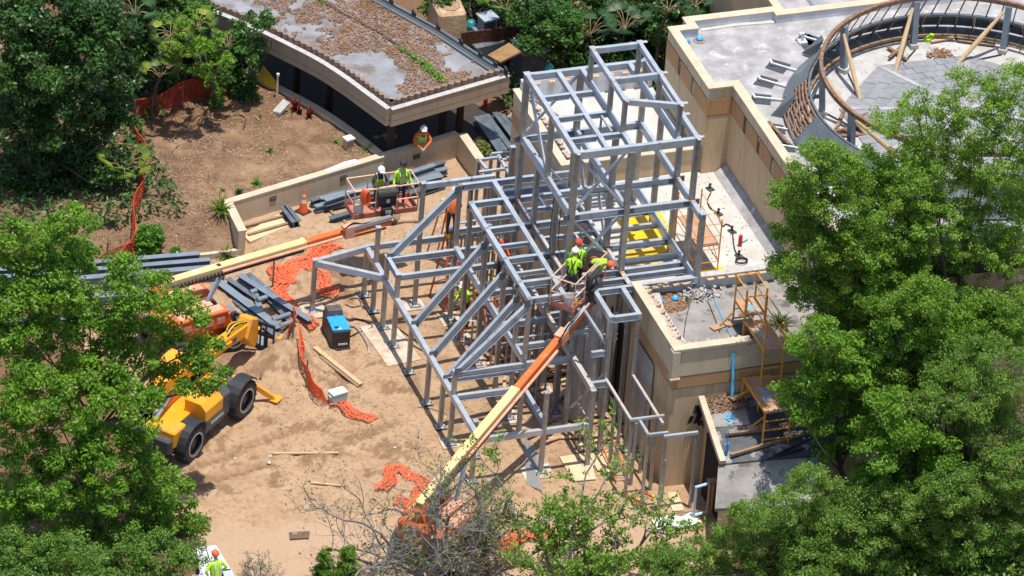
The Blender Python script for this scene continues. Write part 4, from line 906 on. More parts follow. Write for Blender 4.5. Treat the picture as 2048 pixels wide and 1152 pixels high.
# bolted end plates and gussets where members meet
for (x,y,z) in [(XB,y,5.3) for y in (Y4,Y5,Y6,Y7,Y8)]+[(-1.49,y,5.3) for y in (Y4,Y5,Y6,Y7)]+[(XC,y,5.3) for y in (Y4,Y5,Y6,Y7)]+[(XD,y,5.3) for y in (Y5,Y6,Y7)]+[(3.0,y,5.3) for y in (Y4,Y5,Y6,Y7)]:
    for s_ in (-1,1):
        pl = MB().box((x+s_*0.115,y-0.071,z-0.12),(0.12,0.012,0.15)).build('shear_plate','steel_dark',sf)
        for dz in (-0.05,0.0,0.05): MB().box((x+s_*0.125,y-0.080,z-0.12+dz),(0.028,0.014,0.028)).build('bolt','bolt',pl)
for y, z in ((Y3,2.84),(Y5,1.95),(Y6,1.95),(Y7,1.95),(Y8,2.84)):
    MB().box((-4.93,y-0.085,z+0.02),(0.26,0.014,0.24)).build('gusset','steel_dark',sf); MB().box((XB-0.10,y-0.085,z+ (2.3 if z>2.5 else 2.72)),(0.2,0.014,0.26)).build('gusset','steel_dark',sf)
for x,y,z in ((XC,Y4,5.26),(XC,Y5,5.26),(XC,Y6,5.26),(XD,Y6,5.26),(XD,Y7,5.26),(XC,Y5,2.98),(XC,Y6,2.98),(XC,Y7,2.98),(XE,Y7,7.65),(XE,Y6,7.65)):
    MB().box((x,y-0.17,z+0.006),(0.14,0.10,0.012)).build('rusty_end','rust_red',sf)
# light wall studs and tracks being fitted inside the frame
rs_ = random.Random(21)
for x0, y0, x1, y1, n_ in ((-2.5,-3.1,-1.2,-3.1,6),(-2.5,-5.0,-1.2,-5.0,6),(-2.45,-6.7,-1.2,-6.7,5),(XC+0.25,-3.0,XC+0.25,-5.6,8),(-0.2,-6.4,0.7,-6.4,5),(-2.0,0.2,-0.6,0.3,6),(-0.9,-8.9,-0.9,-10.2,4)):
    zt = rs_.uniform(2.4,2.75)
    for k in range(n_):
        t = k/(n_-1); x, y = x0+(x1-x0)*t, y0+(y1-y0)*t; MB().span(x-0.025,x+0.025,y-0.03,y+0.03,0,zt-0.002*k).build('stud','steel_col',sf)
    MB().bar((x0,y0,zt+0.04),(x1,y1,zt+0.04),0.08,0.04).build('stud_track','steel',sf); MB().bar((x0,y0,zt*0.5),(x1,y1,zt*0.5+0.02),0.04,0.04).build('stud_bridging','steel',sf)
# ------------------------------------------------------------------ wheels and machines
def wheel(parent, c, axis_, r, w, rimm='rim', tread=True):
    ax = Vector(axis_).normalized(); q = ax.to_track_quat('Z','Y').to_matrix()
    mbw = MB().lathe([(r*0.60,-w*0.25),(r*0.62,-w/2),(r*0.90,-w/2),(r*0.985,-w*0.36),(r,-w*0.2),(r,w*0.2),(r*0.985,w*0.36),(r*0.90,w/2),(r*0.62,w/2),(r*0.60,w*0.25)], c, 32, M=q)
    mbw.f = mbw.f[:-2]; wh = mbw.build('tyre','tyre',parent, smooth=False)
    if tread:
        mb = MB()
        for k in range(22):
            a = 2*PI*k/22
            for s_ in (-1,1):
                M3 = q @ Matrix.Rotation(a+0.07*s_,3,'Z'); p = Vector(c)+M3 @ Vector((r*1.0,0,s_*w*0.24)); mb.box(p,(0.05,0.09,w*0.42),M=M3 @ Matrix.Rotation(0.5*s_,3,'X'))
        mb.build('tread_lugs','tyre',wh)
    MB().lathe([(r*0.61,-w*0.2),(r*0.61,w*0.2)], c, 24, M=q).build('rim_barrel',rimm,wh)
    for s_ in (-1,1):
        mbr = MB().lathe([(r*0.56,0),(r*0.62,0.012),(r*0.66,0.0)], Vector(c)+ax*s_*(w*0.49+0.004)-ax*(0.006), 28, M=q); mbr.f = mbr.f[:-2]; mbr.build('rim_flange', 'rim_pale', wh)
        MB().lathe([(r*0.2,0),(r*0.2,0.05)], Vector(c)+ax*s_*w*0.24-ax*0.025, 12, M=q).build('hub','grey_mach',wh)
    return wh
def basket(parent, c, ang, W_=2.25, D_=0.85):
    """work platform centred at c (floor level), long side along angle ang; operator box on the -normal side"""
    u = Vector((math.cos(ang),math.sin(ang),0)); n = Vector((-math.sin(ang),math.cos(ang),0)); c = Vector(c)
    P = lambda a,b_,z: c+u*a*W_/2+n*b_*D_/2+Vector((0,0,z))
    MB().box(c, (W_,D_,0.05), ang).build('platform_floor','tray_red',parent)
    for a,b_,a2,b2 in ((-1,-1,1,-1),(1,-1,1,1),(1,1,-1,1),(-1,1,-1,-1)):
        p,q = P(a,b_,0.09),P(a2,b2,0.09); MB().bar(p,q,0.03,0.17).build('toe_board','tray_red',parent)
        for z in (0.55,1.08): MB().tube([P(a,b_,z),P(a2,b2,z)],0.026,7).build('rail','rail_pink',parent)
    for a,b_ in ((-1,-1),(1,-1),(1,1),(-1,1),(-0.33,-1),(0.33,-1),(-0.33,1),(0.33,1)): MB().tube([P(a,b_,0.02),P(a,b_,1.08)],0.024,7).build('rail_post','rail_pink',parent)
    MB().tube([P(-0.3,-1,1.08),P(-0.3,-1.35,1.2),P(0.3,-1.35,1.2),P(0.3,-1,1.08)],0.026,7).build('control_guard','rail_pink',parent)
    cb_ = MB().box(P(0,-1.12,0.92),(0.7,0.26,0.14),ang).build('control_box','grey_mach',parent)
    mb = MB()
    for k in range(7): mb.tube([P(-0.24+0.08*k,-1.12,0.99),P(-0.24+0.08*k,-1.12,1.05)],0.014,6)
    mb.build('joysticks','alu',cb_)
    MB().box(P(0,-1.05,0.62),(0.62,0.16,0.42),ang).build('manual_box','black',parent); MB().box(P(0.02,-1.28,0.62),(0.12,0.012,0.14),ang).build('notice','white',parent)
    MB().box(P(0,-1.25,0.2),(0.34,0.24,0.36),ang).build('rotator','black',parent)
    mb = MB()
    for k in range(5): mb.tube(spline([P(-0.1+0.05*k,-1.3,0.25),P(0.1+0.07*k,-1.6,0.1),P(0.25,-1.4,-0.15-0.04*k),P(0.0,-1.5,-0.12)],4),0.013,5)
    mb.build('hoses','hose',parent); MB().box(P(0,-1.42,0.26),(0.2,0.16,0.12),ang).build('valve_block','alu',parent)
def boom(parent, a, b_, fr, w=(0.30,0.24,0.16), jib_m='alu'):
    a, b_ = Vector(a), Vector(b_); d = b_-a; p1, p2, p3 = a+d*fr[0], a+d*fr[1], b_
    side = Vector((d.y,-d.x,0)).normalized()
    o1 = MB().bar(a, p1, w[0], w[0]*1.05).build('boom_section','cream_boom',parent,bevel=0.02)
    MB().bar(p1-d*0.01, p2, w[1], w[1]*1.05).build('boom_extension','orange_lift',parent,bevel=0.015)
    MB().bar(p1-d*0.012, p1, w[0]+0.02, w[0]*1.05+0.02).build('boom_collar','cream_boom',parent)
    j = MB().bar(p2-d*0.01+Vector((0,0,0.05)), p3+Vector((0,0,0.05)), w[2], w[2]*0.8).build('jib_top',jib_m,parent)
    MB().bar(p2+Vector((0,0,-0.10)), p3+Vector((0,0,-0.10)), w[2]*0.9, w[2]*0.6).build('jib_arm','orange_lift',parent)
    MB().tube([p2+side*0.02+Vector((0,0,-0.26)), p3-d*0.02+Vector((0,0,-0.32))],0.045,8).build('jib_link','orange_lift',parent)
    MB().bar(p2-d*0.03, p2+d*0.01, 0.3, 0.4).build('jib_knuckle','orange_dusty',parent)
    # power track along the side of the boom
    s0 = a+d*0.06+side*(w[0]*0.5+0.07)+Vector((0,0,-0.06)); s1 = a+d*(fr[0]*0.97)+side*(w[0]*0.5+0.07)+Vector((0,0,-0.06))
    MB().bar(s0, s1, 0.09, 0.12).build('cable_track','black',parent)
    for k in range(16):
        q = s0+(s1-s0)*((k+0.5)/16*0.45)+side*0.05+Vector((0,0,0.02)); MB().bar(q, q+Vector((0,0,0.1)), 0.02,0.02).build('track_clip','alu',parent)
    t0 = a+d*(fr[0]*0.42)+side*(w[0]*0.5+0.10)+Vector((0,0,0.04)); t1 = p1+(p2-p1)*0.75+side*(w[1]*0.5+0.10)
    MB().tube([t0,t1],0.05,8).build('feed_tube','orange_dusty',parent)
    for k, f in enumerate((0.2,0.36,0.5)):
        q = a+d*fr[0]*f-side*(w[0]*0.5+0.004); MB().bar(q-d*0.012,q+d*0.012,0.008,0.14).build('warning_label','yellow' if k%2 else 'text_dark',o1)
        q = a+d*fr[0]*(f+0.06)+Vector((0,0,w[0]*0.53)); MB().bar(q-d*0.008,q+d*0.008,0.16,0.006).build('warning_label','text_dark' if k%2 else 'white',o1)
    mb = MB()
    for k in range(3): mb.tube(spline([p2-d*0.05+side*(0.1+0.02*k)+Vector((0,0,0.15)), p2+Vector((0,0,0.3+0.03*k))+side*0.12, p2+d*0.05+Vector((0,0,0.16))+side*0.05, p2+d*0.1+Vector((0,0,0.1))],5),0.016,5)
    mb.build('hose_loop','hose',parent)
    return o1, side
def lift(name, label, centre, ang, root, tip, fr, bask, bang, brand='JLG'):
    t = thing(name, label, 'boom lift', (centre[0],centre[1],0), 0, 'boom lifts')
    u = Vector((math.cos(ang),math.sin(ang),0)); n = Vector((-math.sin(ang),math.cos(ang),0)); c = Vector((centre[0],centre[1],0)); Z = lambda z: Vector((0,0,z))
    MB().box(c+Z(0.62),(2.5,1.1,0.42),ang).build('chassis','orange_lift',t,bevel=0.04)
    for a in (-1.05,1.05):
        MB().bar(c+u*a+n*0.85+Z(0.48), c+u*a-n*0.85+Z(0.48),0.16,0.16).build('axle','grey_mach',t)
        for b_ in (-0.95,0.95): wheel(t, c+u*a+n*b_+Z(0.46), n, 0.46, 0.34, 'rim_pale', False)
    MB().lathe([(0.5,0.82),(0.5,0.95)],c,20).build('slew_ring','black',t)
    for s_ in (-1,1):
        h = MB().box(c-u*0.1+n*s_*0.68+Z(1.25),(2.1,0.62,0.62),ang).build('hood','orange_lift',t,bevel=0.09)
        MB().box(c-u*0.1+n*s_*0.68+Z(1.57),(1.7,0.42,0.05),ang).build('hood_top','orange_dusty',h,bevel=0.02)
        for k in range(4): MB().box(c+u*(-0.75+0.42*k)+n*s_*1.0+Z(1.3),(0.3,0.02,0.22),ang).build('louvre','orange_dusty',h)
        MB().tube([c-u*1.0+n*s_*0.95+Z(1.6),c+u*0.8+n*s_*0.95+Z(1.6)],0.07,8).build('hood_edge','orange_lift',h)
    MB().box(c-u*1.35+Z(1.2),(0.5,1.75,0.8),ang).build('counterweight','orange_lift',t,bevel=0.12)
    MB().box(c-u*1.615+n*0.35+Z(1.3),(0.012,0.5,0.26),ang).build('brand_plate','white',t)
    text_mesh('lettering', brand, 0.22, 'text_dark', t, c-u*1.628+n*0.35+Z(1.3), -n, (0,0,1))
    MB().box(c-u*0.2+Z(1.2),(1.7,0.5,0.5),ang).build('turntable','orange_dusty',t)
    MB().bar(c-u*1.0+Z(1.4), Vector(root), 0.3, 0.5, up=tuple(u)).build('boom_mast','orange_lift',t)
    MB().tube([c+u*0.5+Z(1.3), Vector(root)*0.72+Vector(tip)*0.28+Z(-0.2)],0.08,8).build('lift_cylinder','chrome',t)
    o1, side = boom(t, root, tip, fr)
    d = (Vector(tip)-Vector(root)); L_ = d.length
    text_mesh('lettering', brand, 0.22, 'text_dark', o1, Vector(root)+d*0.045+side*0.162, d, (0,0,1))
    basket(t, bask, bang)
    return t
# upper lift
r1 = (-12.75,-0.75,2.35); t1 = tuple(gz(782,437,2.52))
lift('boom_lift', 'orange boom lift under the left trees, its basket by the retaining wall', (-11.45,-0.75), math.atan2(t1[1]-r1[1], t1[0]-r1[0]), r1, t1, (0.63,0.825), (-4.06,2.12,2.40), 0.02)
# lower lift
B2 = np.array([gz(1103,610,5.0), gz(1143,624,5.0), gz(1205,561,5.0)]); c2 = (B2[0]+B2[2])/2; a2 = math.atan2(B2[2][1]-B2[1][1], B2[2][0]-B2[1][0])
tip2 = tuple(gz(1185,600,4.85)); r2 = tuple(gz(838,1012,2.1))
lift('boom_lift', 'orange boom lift behind the bare tree, its basket up beside the deck', (r2[0]+1.15,r2[1]+0.55), math.atan2(tip2[1]-r2[1], tip2[0]-r2[0]), r2, tip2, (0.555,0.83), tuple(c2), a2)
# ------------------------------------------------------------------ telehandler
th = thing('telehandler', 'yellow telehandler with black fenders and forks, half hidden by the left tree', 'telehandler', (-12.9,-5.6,0))
rr, fr_ = Vector((-13.48,-7.25,0)), Vector((-11.13,-5.2,0)); u = (fr_-rr).normalized(); n = Vector((-u.y,u.x,0)); R0 = rr+n*1.0; Z = lambda z: Vector((0,0,z)); an = math.atan2(u.y,u.x)
TP = lambda a,b_,z: R0+u*a+n*b_+Z(z)      # a: forwards from rear axle, b: to the left, z: up
for a in (0,3.12):
    MB().bar(TP(a,-0.9,0.65),TP(a,0.9,0.65),0.22,0.22).build('axle','grey_mach',th)
    for b_ in (-1.0,1.0): wheel(th, TP(a,b_,0.66), n, 0.66, 0.44)
    for b_ in (-1.0,1.0):
        V = []; F = []; N_ = 9
        for i in range(N_):
            g_ = math.radians(40+ (172-40)*i/(N_-1)); 
            for rr_, bb in ((0.76,b_-0.25),(0.76,b_+0.25),(0.80,b_+0.25),(0.80,b_-0.25)): V.append(TP(a+rr_*math.cos(g_),bb,0.66+rr_*math.sin(g_)))
        for i in range(N_-1):
            for k in range(4): F.append((4*i+k,4*i+4+k,4*i+4+(k+1)%4,4*i+(k+1)%4))
        F += [(0,1,2,3),(4*N_-1,4*N_-2,4*N_-3,4*N_-4)]
        MB().add(V,F).build('fender','black',th)
MB().box(TP(1.5,0,0.75),(4.4,0.95,0.5),an).build('chassis','grey_mach',th,bevel=0.03)
MB().box(TP(1.3,0.0,1.04),(3.9,0.86,0.10),an).build('deck_plate','yellow_mach',th,bevel=0.02)
# side engine cover with chamfered top
def cover(b0,b1,m,name,a0,a1,z0,z1,ch=0.22):
    V = []; 
    for a in (a0,a1):
        for b_,z in ((b0,z0),(b1,z0),(b1,z1),(b0+ch if b0<b1 else b0-ch,z1),(b0,z1-ch)): V.append(TP(a,b_,z))
    return MB().add(V,[(0,1,2,3,4),(9,8,7,6,5)]+[(i,5+i,5+(i+1)%5,(i+1)%5) for i in range(5)]).build(name,m,th,bevel=0.02)
cv = cover(-1.02,-0.2,'yellow_mach','engine_cover',0.88,1.95,0.92,1.55); cover(-1.03,-0.2,'grey_mach','cover_grille',1.95,2.38,0.55,1.56)
MB().box(TP(1.42,-1.0,0.7),(1.05,0.08,0.38),an).build('side_skirt','grey_mach',th)
for k in range(6): MB().box(TP(1.25+0.13*k,-1.045,0.74),(0.075,0.012,0.10),an).build('badge','reflect',th)
MB().box(TP(-0.55,-0.55,1.15),(0.75,0.8,0.6),an).build('rear_body','yellow_mach',th,bevel=0.05)
MB().box(TP(-0.95,0,0.95),(0.4,1.8,0.55),an).build('counterweight','grey_mach',th,bevel=0.06)
cab = MB().box(TP(1.35,0.68,1.25),(1.5,0.75,0.6),an).build('cab_base','yellow_mach',th,bevel=0.04)
for a in (0.68,2.0):
    for b_ in (0.35,1.0): MB().bar(TP(a,b_,1.5),TP(a*0.93+0.1,b_,2.35),0.08,0.08).build('cab_pillar','black',cab)
MB().box(TP(1.33,0.68,2.38),(1.35,0.75,0.08),an).build('cab_roof','yellow_mach',cab,bevel=0.02); MB().box(TP(1.33,0.68,1.93),(1.2,0.66,0.74),an).build('cab_glass','glass',cab)
b0, b1 = Vector((-14.55,-6.35,2.15)), Vector((-10.15,-2.25,1.35)); d = b1-b0; bs = Vector((d.y,-d.x,0)).normalized()
MB().bar(b0,b0+d*0.72,0.42,0.5).build('boom','yellow_mach',th,bevel=0.03); MB().bar(b0+d*0.70,b1,0.36,0.42).build('boom_extension','yellow_mach',th,bevel=0.03)
MB().bar(b0+d*0.6,b0+d*0.8,0.5,0.12).build('boom_collar','yellow_mach',th)
q = b0+d*0.80+bs*0.19; MB().bar(q-d.normalized()*0.4+Z(-0.02),q+d.normalized()*0.4+Z(-0.02),0.012,0.16).build('brand_plate','grey_mach',th)
MB().tube([TP(-0.2,0.2,1.2),b0+d*0.35+Z(-0.25)],0.09,8).build('lift_cylinder','chrome',th)
for k in range(4): MB().tube(spline([b0+d*(0.78+0.02*k)+Z(0.25)+bs*(0.12-0.08*k),b0+d*0.88+Z(0.42)+bs*(0.1-0.07*k),b1+Z(0.25)+bs*(0.1-0.06*k)],5),0.022,6).build('hydraulic_hose','yellow' if k%2 else 'hose',th)
# boom head and fork carriage
dx = Vector((d.x,d.y,0)).normalized(); H = lambda a,b_,z: b1+dx*a-bs*b_+Z(z)-Z(b1.z)
MB().add([H(-0.25,-0.26,1.1),H(0.35,-0.26,0.45),H(0.62,-0.26,0.6),H(0.52,-0.26,1.55),H(0.1,-0.26,1.75),H(-0.25,0.26,1.1),H(0.35,0.26,0.45),H(0.62,0.26,0.6),H(0.52,0.26,1.55),H(0.1,0.26,1.75)],[(0,1,2,3,4),(9,8,7,6,5)]+[(i,5+i,5+(i+1)%5,(i+1)%5) for i in range(5)]).build('boom_head','yellow_mach',th,bevel=0.05)
fk = MB().bar(H(0.72,-0.75,1.25),H(0.72,0.75,1.25),0.09,0.09).build('carriage_rail','black',th)
for z in (0.85,0.3): MB().bar(H(0.72,-0.75,z),H(0.72,0.75,z),0.09,0.12).build('carriage_rail','black',th)
for b_ in (-0.75,-0.45,-0.25,0.05,0.3,0.55,0.75): MB().bar(H(0.72,b_,0.3),H(0.72,b_,1.28),0.05,0.05).build('carriage_bar','black',th)
for b_ in (-0.42,0.42): MB().bar(H(0.8,b_,0.16),H(2.0,b_,0.12),0.13,0.055).build('fork','yellow_mach',th); MB().bar(H(0.8,b_,0.12),H(0.8,b_,0.95),0.13,0.06,up=tuple(dx)).build('fork_shank','black',th)
# stabiliser legs at the front
for s_ in (-1,1):
    MB().bar(TP(3.55,0.35*s_,0.95),TP(4.05,0.95*s_,0.62),0.2,0.2).build('stabiliser_arm','yellow_mach',th); MB().bar(TP(4.05,0.95*s_,0.62),TP(4.45,1.45*s_,0.12),0.16,0.16).build('stabiliser_leg','yellow_mach',th); MB().box(TP(4.5,1.5*s_,0.07),(0.4,0.34,0.06),an).build('stabiliser_foot','yellow_mach',th)
# ------------------------------------------------------------------ welding generator
wg = thing('welding_generator', 'black welding generator with a bright blue lid on the sand', 'generator', (-6.6,-1.6,0))
A_ = gz(663,700,0.03); Bq_ = gz(696,697,0.03); w_ = Vector(Bq_-A_); w_.z = 0; uu = w_.normalized(); vv = Vector((-uu.y,uu.x,0)); wd = 0.62; ln = 1.35
WP = lambda a,b_,z: Vector((A_[0],A_[1],0.03))+uu*a*wd+vv*b_*ln+Z(z); an2 = math.atan2(uu.y,uu.x)
MB().box(WP(0.5,0.5,0.36),(wd,ln,0.68),an2).build('case','black',wg,bevel=0.03)
MB().box(WP(0.5,0.34,0.72),(wd-0.02,ln*0.62,0.045),an2).build('lid','blue_mach',wg,bevel=0.015)
MB().add([WP(0.04,0.66,0.68),WP(0.96,0.66,0.68),WP(0.90,0.72,0.92),WP(0.10,0.72,0.92),WP(0.04,1.0,0.68),WP(0.96,1.0,0.68),WP(0.90,0.95,0.92),WP(0.10,0.95,0.92)],[(0,1,2,3),(5,4,7,6),(3,2,6,7),(0,3,7,4),(1,5,6,2),(0,4,5,1)]).build('control_hump','grey_mach',wg,bevel=0.02)
MB().box(WP(0.5,0.60,0.78),(0.09,0.06,0.08),an2).build('lift_eye','chrome',wg); MB().box(WP(0.28,0.14,0.745),(0.14,0.12,0.02),an2).build('fuel_cap','black',wg); MB().box(WP(0.42,0.08,0.745),(0.1,0.07,0.01),an2).build('sticker','white',wg)
MB().box(WP(0.5,0.5,0.0),(wd+0.05,ln+0.04,0.07),an2).build('skid','grey_mach',wg)
for k in range(4): MB().box(WP(0.40+0.13*k,-0.012,0.20),(0.055,0.012,0.065),an2).build('badge','text_white',wg)
yg = thing('yellow_power_box', 'yellow cable distribution hub standing just behind the blue generator', 'power box', tuple(WP(0.62,1.25,-0.03)))
q = WP(0.62,1.25,0.0); MB().lathe([(0.16,0.0),(0.22,0.08),(0.22,0.2),(0.12,0.3),(0.07,0.33)],q,14).build('drum','yellow',yg); MB().lathe([(0.06,0.33),(0.09,0.4),(0.06,0.47)],q,10).build('knob','yellow',yg); MB().lathe([(0.08,0.0),(0.1,0.04)],q+Vector((0.02,-0.22,0.13)),12,M=Matrix.Rotation(PI/2,3,'X')).build('socket','wood',yg)
# ------------------------------------------------------------------ people
def person(label, loc, heading, arms='down', bend=0.0, crouch=0.0, shirt='lime', trousers='trouser', helmet='h_white', vest=None, harness=False, head_yaw=0.0, head_tilt=0.2, hands='glove', scale=1.0):
    """one continuous skinned body; x right, y forward, z up in the figure's own frame"""
    t = thing('person', label, 'person', loc, heading)
    hz_ = 0.95-crouch*0.45; kn = 0.50; kf = crouch*0.42
    cb_, sb_ = math.cos(bend), math.sin(bend)
    def up(x, y, z):   # torso point relative to the pelvis, bent forward at the hip
        return Vector((x, y*cb_+z*sb_, hz_+z*cb_-y*sb_))
    J = {}; E = []; Rd = {}
    def j(n, p, r, r2=None): J[n] = Vector(p)*scale; Rd[n] = (r*scale, (r2 or r)*scale)
    j('pel',(0,0,hz_),0.125,0.155); j('waist',up(0,0,0.14),0.105,0.14); j('chest',up(0,0.01,0.33),0.12,0.165); j('neckb',up(0,0,0.50),0.075,0.09); j('neck',up(0,0.015,0.57),0.052)
    hd = lambda y,z: up(0, 0.02+y, 0.60+z)
    j('jaw',hd(0.035,0.03),0.068,0.062); j('skull',hd(0.015,0.115),0.092,0.08); j('crown',hd(0.005,0.175),0.06); j('nose',hd(0.118,0.07),0.012)
    E += [('pel','waist','shirt'),('waist','chest','shirt'),('chest','neckb','shirt'),('neckb','neck','skin'),('neck','jaw','skin'),('jaw','skull','skin'),('skull','crown','skin'),('jaw','nose','skin')]
    for s_, sn in ((-1,'l'),(1,'r')):
        ft = 0.10*s_
        j('hip'+sn,(0.095*s_,0.0,hz_-0.07),0.095); j('knee'+sn,(0.11*s_,0.03+kf,kn-crouch*0.08),0.062); j('ank'+sn,(0.12*s_,-0.03-crouch*0.05,0.10),0.044); j('ball'+sn,(0.13*s_,0.12-crouch*0.05,0.045),0.042); j('toe'+sn,(0.13*s_,0.19-crouch*0.05,0.04),0.034)
        E += [('pel','hip'+sn,'tr'),('hip'+sn,'knee'+sn,'tr'),('knee'+sn,'ank'+sn,'tr'),('ank'+sn,'ball'+sn,'boot'),('ball'+sn,'toe'+sn,'boot')]
        j('sh'+sn,up(0.19*s_,0.0,0.44),0.068)
        if arms == 'down': el, wr = up(0.26*s_,0.0,0.16), up(0.29*s_,0.10,-0.08)
        elif arms == 'rail': el, wr = up(0.27*s_,0.03,0.16), up(0.33*s_,0.20,-0.03)
        elif arms == 'work': el, wr = up(0.25*s_,0.12,0.20), up(0.13*s_,0.36,0.18)
        elif arms == 'lean': el, wr = up(0.30*s_,0.20,0.25), up(0.08*s_,0.42,0.16)
        elif arms == 'hip': el, wr = up(0.36*s_,-0.04,0.20), up(0.24*s_,0.14,0.02)
        elif arms == 'high': el, wr = up(0.24*s_,0.22,0.38), up(0.16*s_,0.42,0.56)
        j('el'+sn,el,0.050); j('wr'+sn,wr,0.034)
        dr = (wr-el).normalized(); sd = dr.cross(Vector((0,0,1))); sd = sd.normalized() if sd.length > 1e-4 else Vector((1,0,0)); dn = sd.cross(dr)
        j('pm'+sn, wr+dr*0.07, 0.032, 0.026)
        E += [('chest','sh'+sn,'shirt'),('sh'+sn,'el'+sn,'shirt'),('el'+sn,'wr'+sn,'shirt'),('wr'+sn,'pm'+sn,'hand')]
        for k, (o_, ln_) in enumerate(((-0.030,0.060),(-0.010,0.072),(0.011,0.068),(0.031,0.052))):
            j('f%d%s'%(k,sn), wr+dr*(0.085+ln_*0.55)+sd*o_-dn*0.006, 0.0105); j('g%d%s'%(k,sn), wr+dr*(0.085+ln_*0.85)+sd*o_-dn*0.035, 0.009)
            E += [('pm'+sn,'f%d%s'%(k,sn),'hand'),('f%d%s'%(k,sn),'g%d%s'%(k,sn),'hand')]
        j('t'+sn, wr+dr*0.065-sd*0.05*s_-dn*0.02, 0.012); E.append(('pm'+sn,'t'+sn,'hand'))
    names = list(J); ix = {n:i for i,n in enumerate(names)}
    me = bpy.data.meshes.new('skel'); me.from_pydata([J[n] for n in names],[(ix[a],ix[b_]) for a,b_,_ in E],[])
    tmp = bpy.data.objects.new('skel', me); COL.objects.link(tmp); tmp.modifiers.new('Skin','SKIN')
    for i,n in enumerate(names):
        sv = me.skin_vertices[0].data[i]; sv.radius = Rd[n]; sv.use_root = (n == 'pel')
    sub = tmp.modifiers.new('Sub','SUBSURF'); sub.levels = 1; sub.render_levels = 1
    dg = bpy.context.evaluated_depsgraph_get(); dg.update(); bm_ = bpy.data.meshes.new_from_object(tmp.evaluated_get(dg)); bpy.data.objects.remove(tmp)
    bm_.name = 'body'; bm_.materials.clear()
    keys = ['shirt','tr','boot','skin','hand']; mm = {'shirt':shirt,'tr':trousers,'boot':'boot','skin':'skin','hand':hands}
    for k in keys: bm_.materials.append(MT[mm[k]])
    A = np.array([J[a] for a,_,_ in E]); Bq = np.array([J[b_] for _,b_,_ in E]); rad = np.array([(Rd[a][0]+Rd[b_][0])/2 for a,b_,_ in E])
    for pgn in bm_.polygons:
        c = np.array(pgn.center); d_ = Bq-A; tt = np.clip(((c-A)*d_).sum(1)/np.maximum((d_*d_).sum(1),1e-9),0,1); dist = np.linalg.norm(c-A-d_*tt[:,None],axis=1)-rad
        pgn.material_index = keys.index(E[int(dist.argmin())][2]); pgn.use_smooth = True
    body = link('body', bm_, t)
    # helmet with brim
    hp = J['skull']+ (J['crown']-J['skull'])*0.25; uz = (J['crown']-J['skull']).normalized(); q = uz.to_track_quat('Z','Y').to_matrix(); sc = scale
    hm = MB().lathe([(0.128*sc,0.0),(0.128*sc,0.02*sc),(0.12*sc,0.07*sc),(0.095*sc,0.115*sc),(0.05*sc,0.14*sc),(0.01*sc,0.148*sc)], hp, 18, M=q).build('hard_hat', helmet, t, smooth=True, world=False)
    fy = (J['nose']-J['jaw']); fy = Vector((fy.x,fy.y,0)).normalized() if Vector((fy.x,fy.y,0)).length > 1e-4 else Vector((0,1,0))
    MB().box(hp+fy*0.12*sc+uz*0.01*sc,(0.17*sc,0.11*sc,0.014*sc),0).build('brim', helmet, hm, world=False)
    MB().box(hp+uz*0.142*sc,(0.03*sc,0.18*sc,0.02*sc),0).build('ridge', helmet, hm, world=False)
    for s_ in (-1,1): MB().lathe([(0.016*sc,-0.014*sc),(0.02*sc,0.014*sc)], J['skull']+Vector((0.088*s_*sc,0,-0.03*sc)), 8).build('ear','skin',body,world=False)
    for s_ in (-1,1): MB().lathe([(0.010*sc,-0.006*sc),(0.010*sc,0.006*sc)], J['jaw']+fy*0.075*sc+Vector((0.03*s_*sc,0,0.055*sc)), 8).build('eye','dark_void',body,world=False)
    MB().box(J['jaw']+fy*0.068*sc+Vector((0,0,-0.015*sc)),(0.045*sc,0.012*sc,0.012*sc),0).build('mouth','boot',body,world=False)
    def shell(y0, y1, grow, m, name, z0, z1, open_=False):
        V = []; F = []; n_ = 14; st = arc(z0,z1,5)
        for z in st:
            w = 0.178+0.02*math.sin(PI*(z-0.0)/0.5); dpt = 0.137
            for k in range(n_):
                a = 2*PI*k/n_; V.append(up((w+grow)*math.cos(a), (dpt+grow)*math.sin(a)+0.005, z)*sc)
        for i in range(len(st)-1):
            for k in range(n_): F.append((i*n_+k,i*n_+(k+1)%n_,(i+1)*n_+(k+1)%n_,(i+1)*n_+k))
        return MB().add(V,F).build(name,m,t,smooth=True,world=False)
    if vest:
        v_ = shell(0,0,0.012,vest,'vest',-0.06,0.42)
        shell(0,0,0.017,'reflect','reflective_band',0.02,0.07).parent = v_
        for s_ in (-1,1): MB().tube([up(0.10*s_,0.17,0.05)*sc,up(0.11*s_,0.165,0.35)*sc,up(0.10*s_,0.06,0.50)*sc,up(0.09*s_,-0.1,0.47)*sc,up(0.09*s_,-0.158,0.3)*sc,up(0.09*s_,-0.155,0.05)*sc],0.020*sc,6).build('reflective_strip','reflect',v_,world=False)
    if harness:
        h = shell(0,0,0.02,'trouser','harness_belt',-0.05,0.02)
        for s_ in (-1,1): MB().tube([up(0.12*s_,0.16,0.0)*sc,up(0.10*s_,0.17,0.3)*sc,up(0.10*s_,0.06,0.50)*sc,up(0.06*s_,-0.12,0.44)*sc,up(0.0,-0.165,0.28)*sc,up(-0.10*s_,-0.15,0.0)*sc],0.019*sc,6).build('harness_strap','trouser',h,world=False)
    return t
FL1 = 2.425
person('worker in lime hoodie and black helmet standing at the right end of the upper basket', (-3.42,2.10,FL1), PI, 'rail', 0.06, shirt='lime', helmet='h_black', vest='lime_vest', harness=True)
person('worker in lime vest and white helmet crouching in the middle of the upper basket', (-4.15,2.32,FL1), PI, 'work', 0.25, 0.35, shirt='trouser', helmet='h_white', vest='lime_vest')
